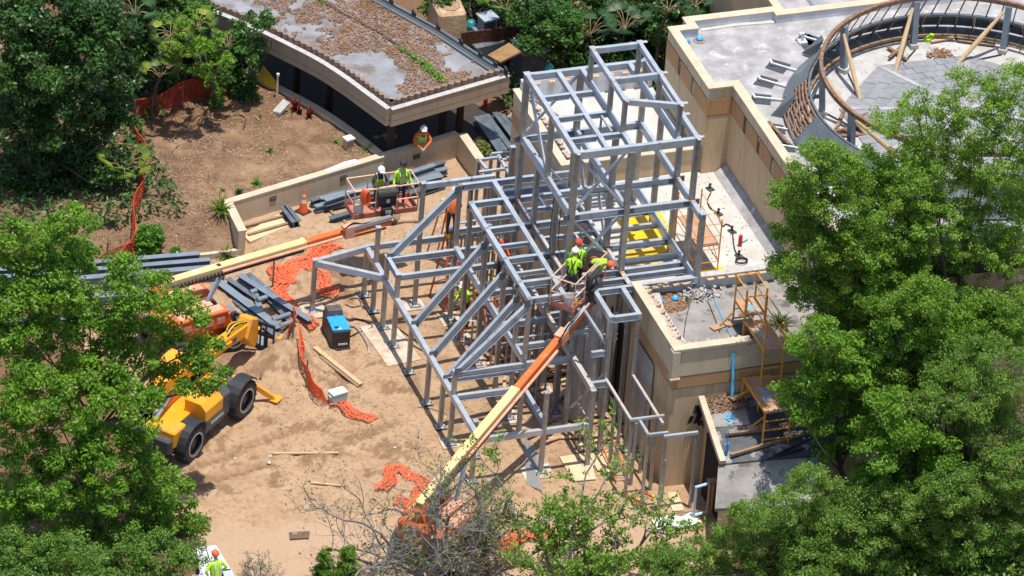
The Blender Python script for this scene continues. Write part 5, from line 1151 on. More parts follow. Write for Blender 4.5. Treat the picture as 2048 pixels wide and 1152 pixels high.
b2c = Vector(c2); ub = Vector((math.cos(a2),math.sin(a2),0)); nb = Vector((-ub.y,ub.x,0)); FL2 = 5.03
q = b2c-ub*0.45+nb*0.02; person('worker in lime shirt and white helmet at the left end of the lower basket', (q.x,q.y,FL2), a2-PI/2+0.3+0.0, 'work', 0.28, shirt='lime', helmet='h_white', harness=True)
q = b2c+ub*0.15+nb*0.12; person('worker in lime shirt and red helmet with back turned in the lower basket', (q.x,q.y,FL2), -0.1, 'work', 0.15, shirt='lime', helmet='h_red', harness=True)
q = b2c+ub*0.72-nb*0.12; person('worker in lime shirt leaning over the right rail of the lower basket', (q.x,q.y,FL2-0.0), a2+PI-0.2, 'work', 1.25, 0.25, shirt='lime', helmet='h_orange')
p = gz(848,264,1.50); person('worker in orange shirt and white helmet leaning on the retaining wall top', (p[0]+0.02,p[1]+0.30,0.03), PI-0.15, 'lean', 0.42, shirt='orange_cloth', helmet='h_white', vest='lime_vest', trousers='trouser')
p = gz(432,1150,0.95); person('worker in lime shirt and orange helmet beside the pale sheets at the lower left', (p[0],p[1],0.0), 0.15, 'hip', 0.12, shirt='lime', helmet='h_orange', harness=False, trousers='trouser_tan', vest='lime_vest')
person('worker in orange shirt on a ladder at the rear of the steel frame', (-2.55,-0.55,2.75), -0.6, 'work', 0.2, shirt='orange_cloth', helmet='h_white', trousers='trouser')
person('worker in orange shirt and red helmet deep inside the steel frame', (-1.55,-2.9,2.2), 2.6, 'high', 0.1, shirt='orange_cloth', helmet='h_red', trousers='trouser')
person('worker in lime shirt on the ground inside the steel frame', (-2.25,-1.75,0.0), 2.0, 'work', 0.3, shirt='lime', helmet='h_white', trousers='trouser')
# ------------------------------------------------------------------ loose steel and lumber
def beam_thing(name, a, b_, h, w, m, label, group=None, up=(0,0,1)):
    return single(MB().ib(a, b_, h, w, 0.02, up), name, m, label, 'beam', group)
# long stack at the far left
for k, (dy, z, h, w, x1) in enumerate(((0.0,0.62,0.6,0.24,-9.25),(0.42,0.66,0.6,0.22,-9.65),(0.80,0.70,0.6,0.22,-9.9),(-0.55,0.30,0.28,0.22,-11.8),(-1.5,0.32,0.3,0.2,-15.0))):
    a = (x1, 2.55+dy+0.0, z); b_ = (-19.5, 2.55+dy+0.75, z)
    beam_thing('steel_beam', a, b_, h, w, 'steel_pale', ['long deep blue-grey steel beam, front one of the stack above the cream boom','long blue-grey steel beam, middle one of the stack above the cream boom','long blue-grey steel beam, rear one of the stack beside the kerb','thin blue-grey steel beam low in front of the long left stack','blue-grey steel beam end showing behind leaves at the left edge'][k])
# dark pile under the forks
pile = [((437,562),(560,655),0.22,0.3),((455,556),(520,600),0.20,0.2),((478,548),(622,640),0.30,0.24),((496,546),(560,600),0.24,0.2),((505,570),(548,700),0.14,0.2),((470,600),(590,702),0.12,0.22),((500,640),(540,706),0.16,0.24),((530,590),(588,650),0.12,0.16),((455,610),(540,705),0.24,0.22)]
for k, (a, b_, z, w) in enumerate(pile):
    p, q = gz(*a, z), gz(*b_, z); d = q-p
    if k in (4,): q = p + d*0.6
    beam_thing('steel_beam', tuple(p), tuple(q), 0.2, w, 'steel_dark' if k % 2 else 'steel_pale', 'dark grey steel beam in the loose pile under the telehandler forks', 'dark beams under the forks')
for k, (a, b_) in enumerate((((500,585),(535,573)),((515,600),(545,590)),((545,640),(580,628)),((560,652),(592,640)))):
    p, q = gz(*a, 0.2), gz(*b_, 0.2); single(MB().tube([tuple(p),tuple(q)],0.085,10), 'steel_pipe', 'steel_pale', 'short grey pipe stub lying across the dark beam pile', 'pipe', 'pipe stubs on the dark pile')
# stack by the retaining wall, behind the basket
for k, (a, b_, z) in enumerate((((622,400),(890,322),0.30),((640,396),(895,335),0.34),((630,412),(880,345),0.32),((660,405),(885,350),0.34),((650,400),(870,328),0.56),((660,436),(890,362),0.30))):
    p, q = gz(*a, z), gz(*b_, z); beam_thing('steel_beam', tuple(p), tuple(q), 0.22, 0.2, 'steel_dark' if k in (0,5) else 'steel_pale', 'grey steel beam stacked along the retaining wall behind the upper basket', 'beams along the retaining wall')
for a, b_, nm in (((480,438),(505,460),''),):
    pass
for k, (u0,v0,u1,v1) in enumerate(((565,412,589,444),(572,410,598,442))):
    p, q = gz(u0,v0,0.3), gz(u1,v1,0.3); beam_thing('steel_beam', tuple(p), tuple(q), 0.26, 0.2, 'steel_dark', 'short dark steel beam offcut beside the traffic cone', 'offcuts by the cone')
for k, (a, b_) in enumerate((((490,453),(568,432)),((496,470),(590,443)))):
    p, q = gz(*a, 0.06), gz(*b_, 0.06); single(MB().bar(tuple(p),tuple(q),0.10,0.09), 'timber_sleeper', 'wood_old', ['rear timber sleeper on the slab left of the cone','front timber sleeper on the slab left of the cone'][k], 'timber')
for k, (a, b_) in enumerate((((655,415),(668,430)),((680,432),(698,455)),((760,447),(835,443)))):
    p, q = gz(*a, 0.07), gz(*b_, 0.07); single(MB().bar(tuple(p),tuple(q),0.09,0.09), 'timber_block', 'wood_old', ['timber block under the left end of the wall-side beams','timber block nearest the jib under the upper basket','thin timber lying under the right side of the upper basket'][k], 'timber')
struct(slab('pink_slab', [tuple(gz(*p)[:2]) for p in ((484,470),(560,428),(610,440),(500,485))], -0.05, 0.03, 'plywood'))
# stack in the dark lane at the back
for k, (a, b_) in enumerate((((952,232),(1000,302)),((963,230),(1010,300)),((973,228),(1022,296)),((990,224),(1040,290)),((1003,228),(1046,280)),((1022,232),(1052,270)))):
    p, q = gz(*a, 0.3), gz(*b_, 0.3); beam_thing('steel_beam', tuple(p), tuple(q), 0.25, 0.2, 'steel_dark', 'dark steel beam lying in the shady lane behind the frame', 'beams in the shady lane')
# planks and sticks
def plank(px0, px1, w, h, m, label, z=0.03, name='plank'):
    p, q = gz(*px0), gz(*px1); z0 = gh(p[0],p[1])+z; z1 = gh(q[0],q[1])+z
    return single(MB().bar((p[0],p[1],z0+h),(q[0],q[1],z1+h),w,h,top=True), name, m, label, 'plank')
plank((628,712),(722,775),0.17,0.07,'wood','long pale plank lying right of the orange net, upper one',0.05); plank((640,728),(716,779),0.10,0.06,'wood_old','narrow brown plank lying against the long pale plank',0.02)
plank((545,909),(677,905),0.09,0.05,'wood','long thin stick of lumber on open sand above the drain pit'); plank((622,966),(683,970),0.08,0.04,'wood','short stick of lumber on open sand, right of centre'); plank((520,765),(548,703),0.07,0.05,'twig','dark root-like stick on the sand pile')
for k in range(14):
    p = gz(1095+6*k, 700+ (k*37 % 70), 0.05); single(MB().bar((p[0]-0.9,p[1]-0.1,0.05+0.03*(k%4)),(p[0]+0.7+0.05*(k%3),p[1]+0.12+0.03*(k%5),0.06+0.03*(k%4)),0.10,0.04), 'board', 'wood' if k % 3 else 'wood_old', 'scrap board in the lumber litter on the floor of the frame', 'board', 'scrap boards inside the frame')
rb = random.Random(3)
for k in range(26):
    x, y = rb.uniform(-2.3,0.7), rb.uniform(-10.2,-2.0); a = rb.uniform(-0.4,0.4)+(PI/2 if rb.random() < 0.3 else 0); l = rb.uniform(0.4,1.1)
    single(MB().bar((x-l*math.cos(a),y-l*math.sin(a),0.05+rb.uniform(0,0.1)),(x+l*math.cos(a),y+l*math.sin(a),0.05+rb.uniform(0,0.1)),0.11,0.045), 'board', rb.choice(['wood','wood_old','scaf_deck']), 'scrap board in the lumber litter on the floor of the frame', 'board', 'scrap boards inside the frame')
def sheet(pts, m, label, cat='sheet', name='plywood_sheet', th=0.03, z=0.05):
    P = [gz(*p, z) for p in pts]; V = [tuple(p) for p in P]+[(p[0],p[1],p[2]-th) for p in P]; n_ = len(P)
    return single(MB().add(V,[tuple(range(n_)),tuple(reversed(range(n_,2*n_)))]+[(i,n_+i,n_+(i+1)%n_,(i+1)%n_) for i in range(n_)]), name, m, label, cat)
sheet([(1119,913),(1172,905),(1190,930),(1135,942)],'plywood','plywood sheet under the front column, left one'); sheet([(1150,885),(1195,878),(1200,900),(1158,902)],'plywood','plywood sheet behind the front column'); sheet([(1178,907),(1215,900),(1228,945),(1195,940)],'plywood','plywood sheet beside the orange ladder',z=0.08); sheet([(1137,935),(1185,930),(1192,958),(1145,962)],'plywood','plywood sheet at the feet of the front column, nearest one',z=0.07)
sheet([(1335,985),(1355,983),(1368,1020),(1345,1022)],'plywood','pale board on the ground beside the front wall corner',z=0.05)
for k in range(6):
    p = gz(1050+4*k, 880+3*k, 0.04); q = gz(1056+5*k, 970+2*k, 0.04); single(MB().bar(tuple(p),tuple(q),0.07,0.03), 'metal_stud', 'alu', 'thin metal stud in the grey bundle in front of the frame', 'stud', 'metal studs in front of the frame')
for k in range(9):
    p = gz(1112+7*k, 800-4*k, 0.1+0.03*k); q = gz(1178+6*k, 716-3*k, 0.1+0.03*k); single(MB().bar(tuple(p),tuple(q),0.06,0.05), 'metal_stud', 'alu', 'thin metal stud in the slanting bundle on the frame floor', 'stud', 'metal studs on the frame floor')
# translucent sheeting standing in the front bay
for k, (x0,x1,z1) in enumerate(((-1.0,-0.55,4.3),(-0.5,0.1,4.6),(0.15,0.55,4.2))):
    V = []; n_ = 7
    for i in range(n_):
        t = i/(n_-1); V += [(x0+(x1-x0)*t,-8.05+0.10*math.sin(6*t+k),0.1),(x0+(x1-x0)*t+0.05,-8.1+0.08*math.sin(7*t+k),z1-0.3*abs(t-0.5))]
    F = [(2*i,2*i+2,2*i+3,2*i+1) for i in range(n_-1)]
    single(MB().add(V,F), 'plastic_curtain', 'plastic', ['grey plastic sheet hanging in the front bay, left strip','grey plastic sheet hanging in the front bay, middle strip','grey plastic sheet hanging in the front bay, right strip'][k], 'sheet')
# ------------------------------------------------------------------ cone, cooler, buckets
p = gz(606,424,0.03); cn = thing('traffic_cone', 'orange traffic cone with white bands beside the dark beam offcuts', 'cone', tuple(p))
MB().box((p[0],p[1],0.05),(0.42,0.42,0.05),0.5).build('base','black',cn)
prof = lambda z: 0.15*(1-z/0.92)+0.022
for z0, z1, m in ((0.07,0.42,'cone'),(0.42,0.56,'reflect'),(0.56,0.66,'cone'),(0.66,0.75,'reflect'),(0.75,0.93,'cone')): MB().lathe([(prof(z0),z0),(prof(z1),z1)],(p[0],p[1],0.0),18).build('cone_band' if m=='reflect' else 'cone_body',m,cn)
p = gz(674,812,0.0); zc = gh(p[0],p[1]); ck = thing('cooler', 'white-lidded teal cooler on the sand beside the orange net', 'cooler', (p[0],p[1],zc))
MB().box((p[0],p[1],zc+0.17),(0.55,0.34,0.32),0.25).build('body','cooler',ck,bevel=0.02); MB().box((p[0],p[1],zc+0.36),(0.58,0.37,0.07),0.25).build('lid','white',ck,bevel=0.02)
for s_ in (-1,1): MB().box((p[0]+s_*0.30*math.cos(0.25),p[1]+s_*0.30*math.sin(0.25),zc+0.25),(0.04,0.16,0.05),0.25).build('handle','white',ck)
def bucket(loc, label, r=0.15, h=0.36):
    t = thing('bucket', label, 'bucket', loc); MB().lathe([(r*0.85,0.0),(r,h),(r*0.93,h),(r*0.8,0.03)],loc,16).build('pail','white',t)
    MB().tube([(loc[0]+r*math.cos(a),loc[1],loc[2]+h+r*0.8*math.sin(a)) for a in arc(0,PI,8)],0.008,5).build('bail','alu',t)
bucket((-4.95,1.85,FL1),'white bucket at the left end of the upper basket',0.17,0.5); q = b2c-ub*0.85-nb*0.1; bucket((q.x,q.y,FL2),'white bucket at the left end of the lower basket')
q = b2c-ub*0.75-nb*0.30; single(MB().tube(spline([(q.x,q.y,FL2+0.06),(q.x+0.12,q.y-0.05,FL2+0.1),(q.x+0.2,q.y+0.08,FL2+0.06),(q.x+0.05,q.y+0.12,FL2+0.12)],5),0.035,7),'yellow_strap','yellow','yellow lifting strap on the floor of the lower basket','strap')
mb = MB()
for k in range(7):
    a0 = 0.9*k; mb.tube([(-4.90+0.02*k+0.13*math.cos(a)*0.6,1.66-0.03*k,FL1+0.86+0.27*math.sin(a)) for a in arc(0,2*PI,16)],0.022,6)
single(mb,'orange_cable_coil','cone','coil of orange cable hung on the upper basket rail','cable')
q = b2c+ub*1.02+nb*0.0; single(MB().box((q.x,q.y,FL2+0.62),(0.3,0.34,0.4),a2).lathe([(0.12,0.8),(0.14,0.86)],(q.x,q.y,FL2),8),'tool_bag','tray_red','red tool bag hung at the right end of the lower basket','bag')
# ------------------------------------------------------------------ ladders
def stepladder(label, base, rz, h=2.4, group='step ladders'):
    t = thing('step_ladder', label, 'ladder', base, rz, group); wb, wt, sp = 0.62, 0.34, 0.55
    for s_ in (-1,1):
        MB().bar((s_*wb/2,-sp,0),(s_*wt/2,-0.07,h),0.075,0.035).build('side_rail','ladder_or',t,world=False); MB().bar((s_*wb/2,sp,0),(s_*wt/2,0.07,h),0.06,0.03).build('rear_rail','ladder_or',t,world=False)
        MB().tube([(s_*0.24,-0.27,h*0.5),(s_*0.24,0.27,h*0.5)],0.012,5).build('spreader','alu',t,world=False)
    for k in range(7):
        f = (k+0.7)/7.4; w = wb+(wt-wb)*f; MB().box((0,-sp+(sp-0.07)*f,h*f),(w,0.09,0.03)).build('step','alu',t,world=False)
        if k % 2: MB().box((0,sp-(sp-0.07)*f,h*f),(w,0.03,0.03)).build('rear_rung','alu',t,world=False)
    MB().box((0,0,h+0.03),(0.42,0.26,0.09)).build('top_cap','yellow',t,world=False)
    for s_ in (-1,1): MB().box((s_*0.17,-0.14,h+0.05),(0.08,0.10,0.16)).build('top_horn','yellow',t,world=False)
    return t
p = gz(880,528,0); stepladder('orange step ladder with yellow top standing clear, left of the frame interior', (p[0]+0.1,p[1],0), 0.5, 2.5)
stepladder('step ladder with yellow top under the upper rear beams, inside the frame', (-1.75,-3.2,0), 0.3, 2.6); stepladder('step ladder with yellow top just below its twin, inside the frame', (-1.6,-4.6,0), 0.9, 2.7); stepladder('step ladder with small yellow top beside the second rafter', (-2.35,-3.0,0), 1.2, 2.2); stepladder('step ladder under the orange-shirted worker at the rear of the frame',(-2.45,-0.35,0),0.2,2.7)
def extladder(label, a, b_, w=0.42):
    a, b_ = Vector(a), Vector(b_); t = thing('extension_ladder', label, 'ladder', tuple(a), 0, 'orange extension ladders'); d = b_-a; sd = d.cross(Vector((0,0,1))).normalized()*w/2
    for s_ in (-1,1): MB().bar(a+sd*s_,b_+sd*s_,0.035,0.08).build('side_rail','ladder_or',t)
    n_ = int(d.length/0.29)
    for k in range(n_): q = a+d*((k+0.5)/n_); MB().tube([q-sd,q+sd],0.018,6).build('rung','alu',t)
    for s_ in (-1,1): MB().box(b_+sd*s_,(0.07,0.10,0.10)).build('end_cap','yellow',t)
p, q = gz(1218,887,0.15), gz(1262,965,0.10); extladder('orange extension ladder lying by the plywood sheets, upper one', tuple(gz(1245,962,0.1)), tuple(gz(1215,885,0.35)))
extladder('orange extension ladder lying among leaves below the other', tuple(gz(1262,985,0.1)), tuple(gz(1296,1000,0.15)), 0.5)
# ------------------------------------------------------------------ safety net
def net(name, label, path, h, m='net', lean=(0,0), crumple=0.0, posts=(), cell=0.07, seed=1, strand=0.03, posth=1.1):
    """path: list of (x,y,z) along the foot; the net stands h high, leaning; strands are real little strips"""
    r = np.random.default_rng(seed); t = thing(name, label, 'safety net', tuple(path[0])); P = spline(path, 8)
    L_ = [0.0]
    for i in range(len(P)-1): L_.append(L_[-1]+(P[i+1]-P[i]).length)
    tot = L_[-1]; nu = max(6,int(tot/cell)); nv = max(4,int(h/cell*(1 if crumple == 0 else 1.5)))
    pts = np.zeros((nu+1,nv+1,3))
    for i in range(nu+1):
        s = tot*i/nu; k = max(0,min(len(P)-2, int(np.searchsorted(L_,s)-1))); f = (s-L_[k])/max(L_[k+1]-L_[k],1e-6); p = P[k].lerp(P[k+1],f); d = (P[k+1]-P[k]).normalized(); nrm = Vector((-d.y,d.x,0))
        for j in range(nv+1):
            v = j/nv; sag = 0.10*math.sin(3.1*s+seed)*v
            if crumple == 0: q = p+Vector((0,0,h*v*(0.92+0.08*math.cos(2.3*s))))+nrm*(0.08*math.sin(2.7*s+2*v)+sag*0.4)+Vector((lean[0]*v,lean[1]*v,0))
            else:
                q = p+nrm*((v-0.5)*h+0.12*math.sin(5*s+seed))+Vector((0,0,0.05+crumple*abs(math.sin(9*v+2.7*s+seed))*(0.5+0.5*math.sin(1.7*s+1))))
                q += Vector(r.normal(0,0.012,3)); q.z = max(q.z, p.z+0.02)
            pts[i,j] = q
    V = []; 
    def strip(a, b_):
        d = b_-a; l = np.linalg.norm(d); 
        if l < 1e-6: return
        s1 = np.cross(d/l, (np.array([0,0,1.0]) if crumple else np.array([0.3,1,0.2]))+r.normal(0,0.25,3)); s1 = s1/max(np.linalg.norm(s1),1e-6)*strand*0.5; V.extend([a-s1,a+s1,b_+s1,b_-s1])
    for i in range(nu+1):
        for j in range(nv+1):
            if i < nu: strip(pts[i,j],pts[i+1,j])
            if j < nv: strip(pts[i,j],pts[i,j+1])
    o = link('mesh_net', quadmesh('mesh_net', np.array(V), m), t); o.location = -np.array(path[0])
    for j in ((0,nv) if crumple == 0 else ()):
        MB().tube([tuple(pts[i,j]) for i in range(nu+1)],0.018,4).build('edge_band',m,t)
    for q in posts:
        MB().bar((q[0],q[1],q[2]-0.2),(q[0],q[1],q[2]+posth),0.05,0.05,up=(0,1,0)).build('stake','wood_old' if m=='net' else 'rust',t)
    return t
G_ = lambda u,v,z=0.0: (lambda p: (p[0],p[1],gh(p[0],p[1])+z))(gz(u,v,0.0))
def GB(u, v):   # on the raised planting bed
    p = gz(u,v,0.74); return (p[0],p[1],gh(p[0],p[1]))
net('safety_net','orange safety net sagging from the jib shadow towards the blue generator',[G_(665,497),G_(640,515),G_(600,540),G_(562,560),G_(553,545)],0.75,crumple=0.12,seed=2)
net('safety_net','orange safety net heaped left of the canopy corner column, running down to the beam pile',[G_(556,535),G_(562,580),G_(575,615),G_(600,640),G_(632,655)],0.55,crumple=0.14,seed=3,posts=(G_(545,575),))
net('safety_net','orange safety net bundle behind the leftmost column, below the boom',[G_(628,545),G_(640,570),G_(655,590),G_(672,583)],0.42,crumple=0.12,seed=4)
net('safety_net','orange safety net hanging from the stake beside the generator',[G_(575,690),G_(583,660),G_(578,640)],0.65,posts=(G_(584,700),),seed=5,lean=(0.1,0))
net('safety_net','orange safety net strung past the sand pile towards the cooler',[G_(598,715),G_(615,760),G_(628,800),G_(655,818)],0.7,posts=(G_(611,785),),seed=6,lean=(-0.15,0.1))
net('safety_net','orange safety net heap ending right of the cooler',[G_(660,818),G_(690,822),G_(720,836),G_(742,848)],0.45,crumple=0.12,seed=7)
net('safety_net','orange safety net curled behind the bare tree',[G_(770,985),G_(775,960),G_(800,940),G_(835,955),G_(845,985),G_(820,1010),G_(790,1005)],0.45,crumple=0.14,seed=8)
net('safety_net','orange safety net lying behind the sparse tree at the bottom',[G_(990,1090),G_(1020,1085),G_(1055,1075),G_(1105,1070)],0.7,crumple=0.14,seed=9)
net('barrier_net','dull red barrier net on stakes at the back of the planting bed',[GB(268,245),GB(303,228),GB(362,208),GB(400,200)],0.9,'net_dark',posts=(GB(268,245),GB(303,236),GB(364,215)),seed=10,posth=0.95)
net('barrier_net','dull red barrier net running behind the ivy-wrapped stem',[GB(400,200),GB(440,190),GB(475,178),GB(500,168)],0.9,'net_dark',posts=(),seed=11)
net('barrier_net','dull red barrier net joining the back stakes to the left edge of the bed',[GB(268,250),GB(276,285),GB(286,328)],0.7,'net_dark',posts=(),seed=15)
net('barrier_net','dull red barrier net along the left edge of the planting bed',[GB(286,325),GB(284,375),GB(272,430),GB(262,475),GB(250,505)],0.75,'net_dark',posts=(GB(286,350),GB(262,475)),seed=12)
net('barrier_net','dull red barrier net in the shade at the lower end of the bed',[GB(262,480),GB(230,490),GB(180,520),GB(120,545)],0.7,'net_dark',posts=(GB(215,500),),seed=13)
net('barrier_net','orange barrier net under the shelter eave at the upper left',[GB(395,105),GB(412,102),GB(432,106)],0.5,'net',posts=(),seed=14)
# ------------------------------------------------------------------ yellow scaffold on the front roofs
sc_ = thing('scaffold_stair', 'rusty yellow scaffold with stepped deck boards over the front parapet', 'scaffold', (3.9,-11.5,3.0))
def rod(a, b_, r=0.034, m='scaf', name='tube', parent=None): return MB().tube([tuple(a),tuple(b_)],r,7).build(name,m,parent or sc_)
def frame_deck(xa, xb, ya, yb, zd, zleg0, zleg1, rail=1.05, rails=(True,True), blue=None, end=False):
    dk = MB().span(xa+0.02,xb-0.02,yb,ya,zd-0.05,zd).build('deck_board','scaf_deck',sc_)
    for x in (xa,xb): MB().bar((x,ya,zd),(x,yb,zd),0.05,0.09).build('deck_side','scaf',sc_)
    for (x,y) in ((xa,ya),(xb,ya),(xa,yb),(xb,yb)): rod((x,y,zleg0 if y==ya else zleg1),(x,y,zd+rail))
    for k in range(3):
        z = zd-0.35-0.35*k
        for y, zl in ((ya,zleg0),(yb,zleg1)):
            if z > zl: rod((xa,y,z),(xb,y,z),0.022)
    for s_, x in zip(rails,(xa,xb)):
        if s_:
            for z in (rail*0.5, rail-0.03): rod((x,ya,zd+z),(x,yb,zd+z),0.022)
    rod((xa,ya,zd+rail-0.02),(xb,ya,zd+rail-0.02),0.022)
    if end: rod((xa,yb,zd+rail-0.02),(xb,yb,zd+rail-0.02),0.022)
    return dk
a = gz(1468,600,5.65); xa, xb = a[0]+0.03, a[0]+0.72
dks = [frame_deck(xa,xb,a[1],-11.35,5.65,4.8,4.8,0.95), frame_deck(xa+0.02,xb+0.02,-11.36,-13.1,5.42,4.8,3.1,0.95,(True,True),end=True), frame_deck(xa-0.35,xb-0.15,-12.55,-14.55,4.05,3.1,2.7,0.02,(False,False))]
for dk, (y0,y1,z) in zip(dks, ((a[1]-0.3,-11.2,5.652),(-11.9,-12.6,5.422),(-13.2,-13.9,4.052))):
    rs = random.Random(int(z*100))
    for k in range(5):
        x = rs.uniform(xa+0.15,xb-0.2)-(0.3 if z < 4.5 else 0); y = y1+(y0-y1)*(k+0.5)/5; MB().box((x,y,z+0.003),(rs.uniform(0.15,0.3),0.07,0.004),rs.uniform(-0.6,0.6)).build('blue_spray_mark','cyan',dk)
for (u,v,z) in ((1432,655,4.84),(1460,648,4.84),(1505,855,2.98),(1528,852,2.98),(1470,795,3.36),(1495,790,3.36),(1565,845,2.95)):
    p = gz(u,v,z); MB().box(tuple(p),(0.34,0.26,0.05),0.3).build('sole_plate','scaf_deck',sc_)
rod(gz(1440,652,4.86),gz(1465,625,5.4)); rod(gz(1505,852,3.0),gz(1528,834,3.3)); rod(gz(1470,795,3.4),gz(1498,780,3.7))
for a_, b_ in (((1558,655),(1582,698)),((1566,645),(1587,682)),((1550,685),(1585,683))): rod(gz(*a_,5.3), gz(*b_,5.2), 0.025)
# blue strap and tangled rope
p0 = gz(1468,697,5.05); p1 = gz(1462,795,3.35); single(MB().bar(tuple(p0),(p0[0]-0.03,YF-0.30,3.4),0.09,0.02,up=(0,1,0)),'blue_strap','cyan','bright blue strap hanging down the front wall','strap')
rp = random.Random(9); pts = []
c_ = gz(1455,835,3.0)
for k in range(70): pts.append((c_[0]+rp.gauss(0,0.2),c_[1]+rp.gauss(0,0.2),3.02+rp.uniform(0,0.12)+ (c_[1]-c_[1])))
single(MB().tube(spline(pts,3),0.014,5),'blue_rope','cyan','tangle of bright blue rope on the lower roof','rope')
p = gz(1453,900,2.9); single(MB().tube([(p[0],p[1],2.72),(p[0]+0.02,p[1],3.15)],0.05,8).tube([(p[0],p[1],3.15),(p[0],p[1],3.6)],0.02,6),'blue_bollard','blue_drain','short blue post with thin rod at the torn edge of the lower roof','post')
mbx = MB()
for a_, b_ in (((1417,572),(1447,640)),((1447,640),(1462,672))): mbx.tube([tuple(gz(*a_,4.83)),tuple(gz(*b_,4.83))],0.016,5)
single(mbx,'blue_roof_rope','cyan','thin pale blue rope trailing over the front roof','rope')
for k, pts in enumerate(([(1383,595),(1372,640),(1366,690),(1364,720)],[(1408,585),(1425,625),(1440,665)])):
    single(MB().tube(spline([tuple(gz(u,v,4.82)) for u,v in pts],5),0.014,5),'roof_cable','hose',['thin black cable over the left half of the front roof','thin black cable over the middle of the front roof'][k],'cable')
# heap of broken render by the tower foot post
def heap(r, n): return np.stack([3.1+r.normal(0,0.28,n), -8.75+r.normal(0,0.15,n), 4.82+np.abs(r.normal(0,0.07,n))],1)
scatter('render_rubble',420,heap,(0.05,0.14),'mortar','grey rubble heap round the foot of the outer tower post','rubble',flat=0.7,seed=12)
# ------------------------------------------------------------------ white roof clutter
rs2 = thing('small_scaffold', 'small yellow scaffold tower on the white roof right of the steel tower', 'scaffold', (3.7,-6.2,4.6))
x0,x1_,y0,y1_ = 3.45,4.25,-5.3,-7.2
for x in (x0,x1_):
    for y in (y0,y1_): rod((x,y,4.6),(x,y,6.6),0.024,'scaf','tube',rs2)
for z in (5.0,5.5,6.0,6.45):
    for x in (x0,x1_): rod((x,y0,z),(x,y1_,z),0.016,'scaf','tube',rs2)
    rod((x0,y1_,z),(x1_,y1_,z),0.016,'scaf','tube',rs2)
MB().span(x0+0.03,x1_-0.03,y1_,y0,5.62,5.67).build('deck_board','scaf_deck',rs2); rod((x0,y0,5.0),(x0,y1_,5.9),0.014,'scaf','brace',rs2); rod((x1_,y1_,5.0),(x1_,y0,5.9),0.014,'scaf','brace',rs2)
single(MB().span(3.2,4.5,-8.05,-7.0,4.6,4.64),'yellow_platform','yellow','bright yellow board on the white roof behind the scaffold foot','board')
yq = [((1238,468),(1335,448),(1352,482),(1255,504)),((1240,509),(1352,486),(1368,512),(1262,540)),((1232,436),(1318,418),(1332,444),(1240,464))]
for k, q in enumerate(yq):
    P = [gz(u,v,4.62) for u,v in q]; V = [tuple(p) for p in P]+[(p[0],p[1],4.603) for p in P]
    single(MB().add(V,[(0,1,2,3),(7,6,5,4),(0,4,5,1),(1,5,6,2),(2,6,7,3),(3,7,4,0)]),'yellow_sheet','yellow',['yellow sheathing panel under the deck, largest middle one','yellow sheathing panel under the deck, nearest one','yellow sheathing panel under the deck, farthest one'][k],'panel')
fx = [((1420,378),(1432,395)),((1437,428),(1445,440)),((1464,463),(1470,475)),((1478,512),(1488,525))]
for k, (a_, b_) in enumerate(fx):
    p = gz(*a_,4.62); t = thing('roof_fixture', ['black roof fixture on the white roof, farthest of four along the cable','black roof fixture on the white roof, second of four','black roof fixture on the white roof, third of four','black roof fixture on the white roof, nearest of four beside a coil'][k], 'fixture', tuple(p))
    MB().box((p[0],p[1],4.63),(0.2,0.26,0.03),0.3).build('pad','mat_black',t); MB().tube([(p[0],p[1],4.64),(p[0]-0.02,p[1]+0.02,4.74)],0.025,7).build('stem','black',t); MB().lathe([(0.025,0),(0.05,0.05),(0.05,0.09)],(p[0],p[1]+0.02,4.72),8).build('head','black',t)
single(MB().tube(spline([tuple(gz(u,v,4.64)) for u,v in ((1422,385),(1415,400),(1420,415),(1432,424),(1440,440),(1446,452),(1452,448),(1464,455),(1466,475),(1470,500),(1480,515))],5),0.02,6),'black_cable','hose','black cable linking the four fixtures on the white roof','cable')
single(MB().tube([tuple(np.array(gz(1483,523,4.64))+np.array([0.2*math.cos(a),0.16*math.sin(a),0.002*i])) for i,a in enumerate(arc(0,5*PI,40))],0.018,5),'cable_coil','hose','loose black cable coil at the near end of the white roof','cable')
p = gz(1480,490,4.64); single(MB().lathe([(0.07,0),(0.07,0.34),(0.03,0.4)],tuple(p),10),'fire_extinguisher','red_ext','small red extinguisher standing on the white roof','extinguisher')
p = gz(1487,480,4.64); single(MB().box((p[0],p[1],4.66),(0.26,0.16,0.05),0.5),'blue_box','pipe_blue','pale blue box beside the red extinguisher','box')
def wr(r, n): return np.stack([r.uniform(3.3,6.2,n), r.uniform(-8.0,-1.5,n), np.full(n,4.603)],1)
scatter('roof_debris',260,wr,(0.03,0.09),'litter','brown scraps scattered over the white roof','debris',flat=0.3,seed=13)
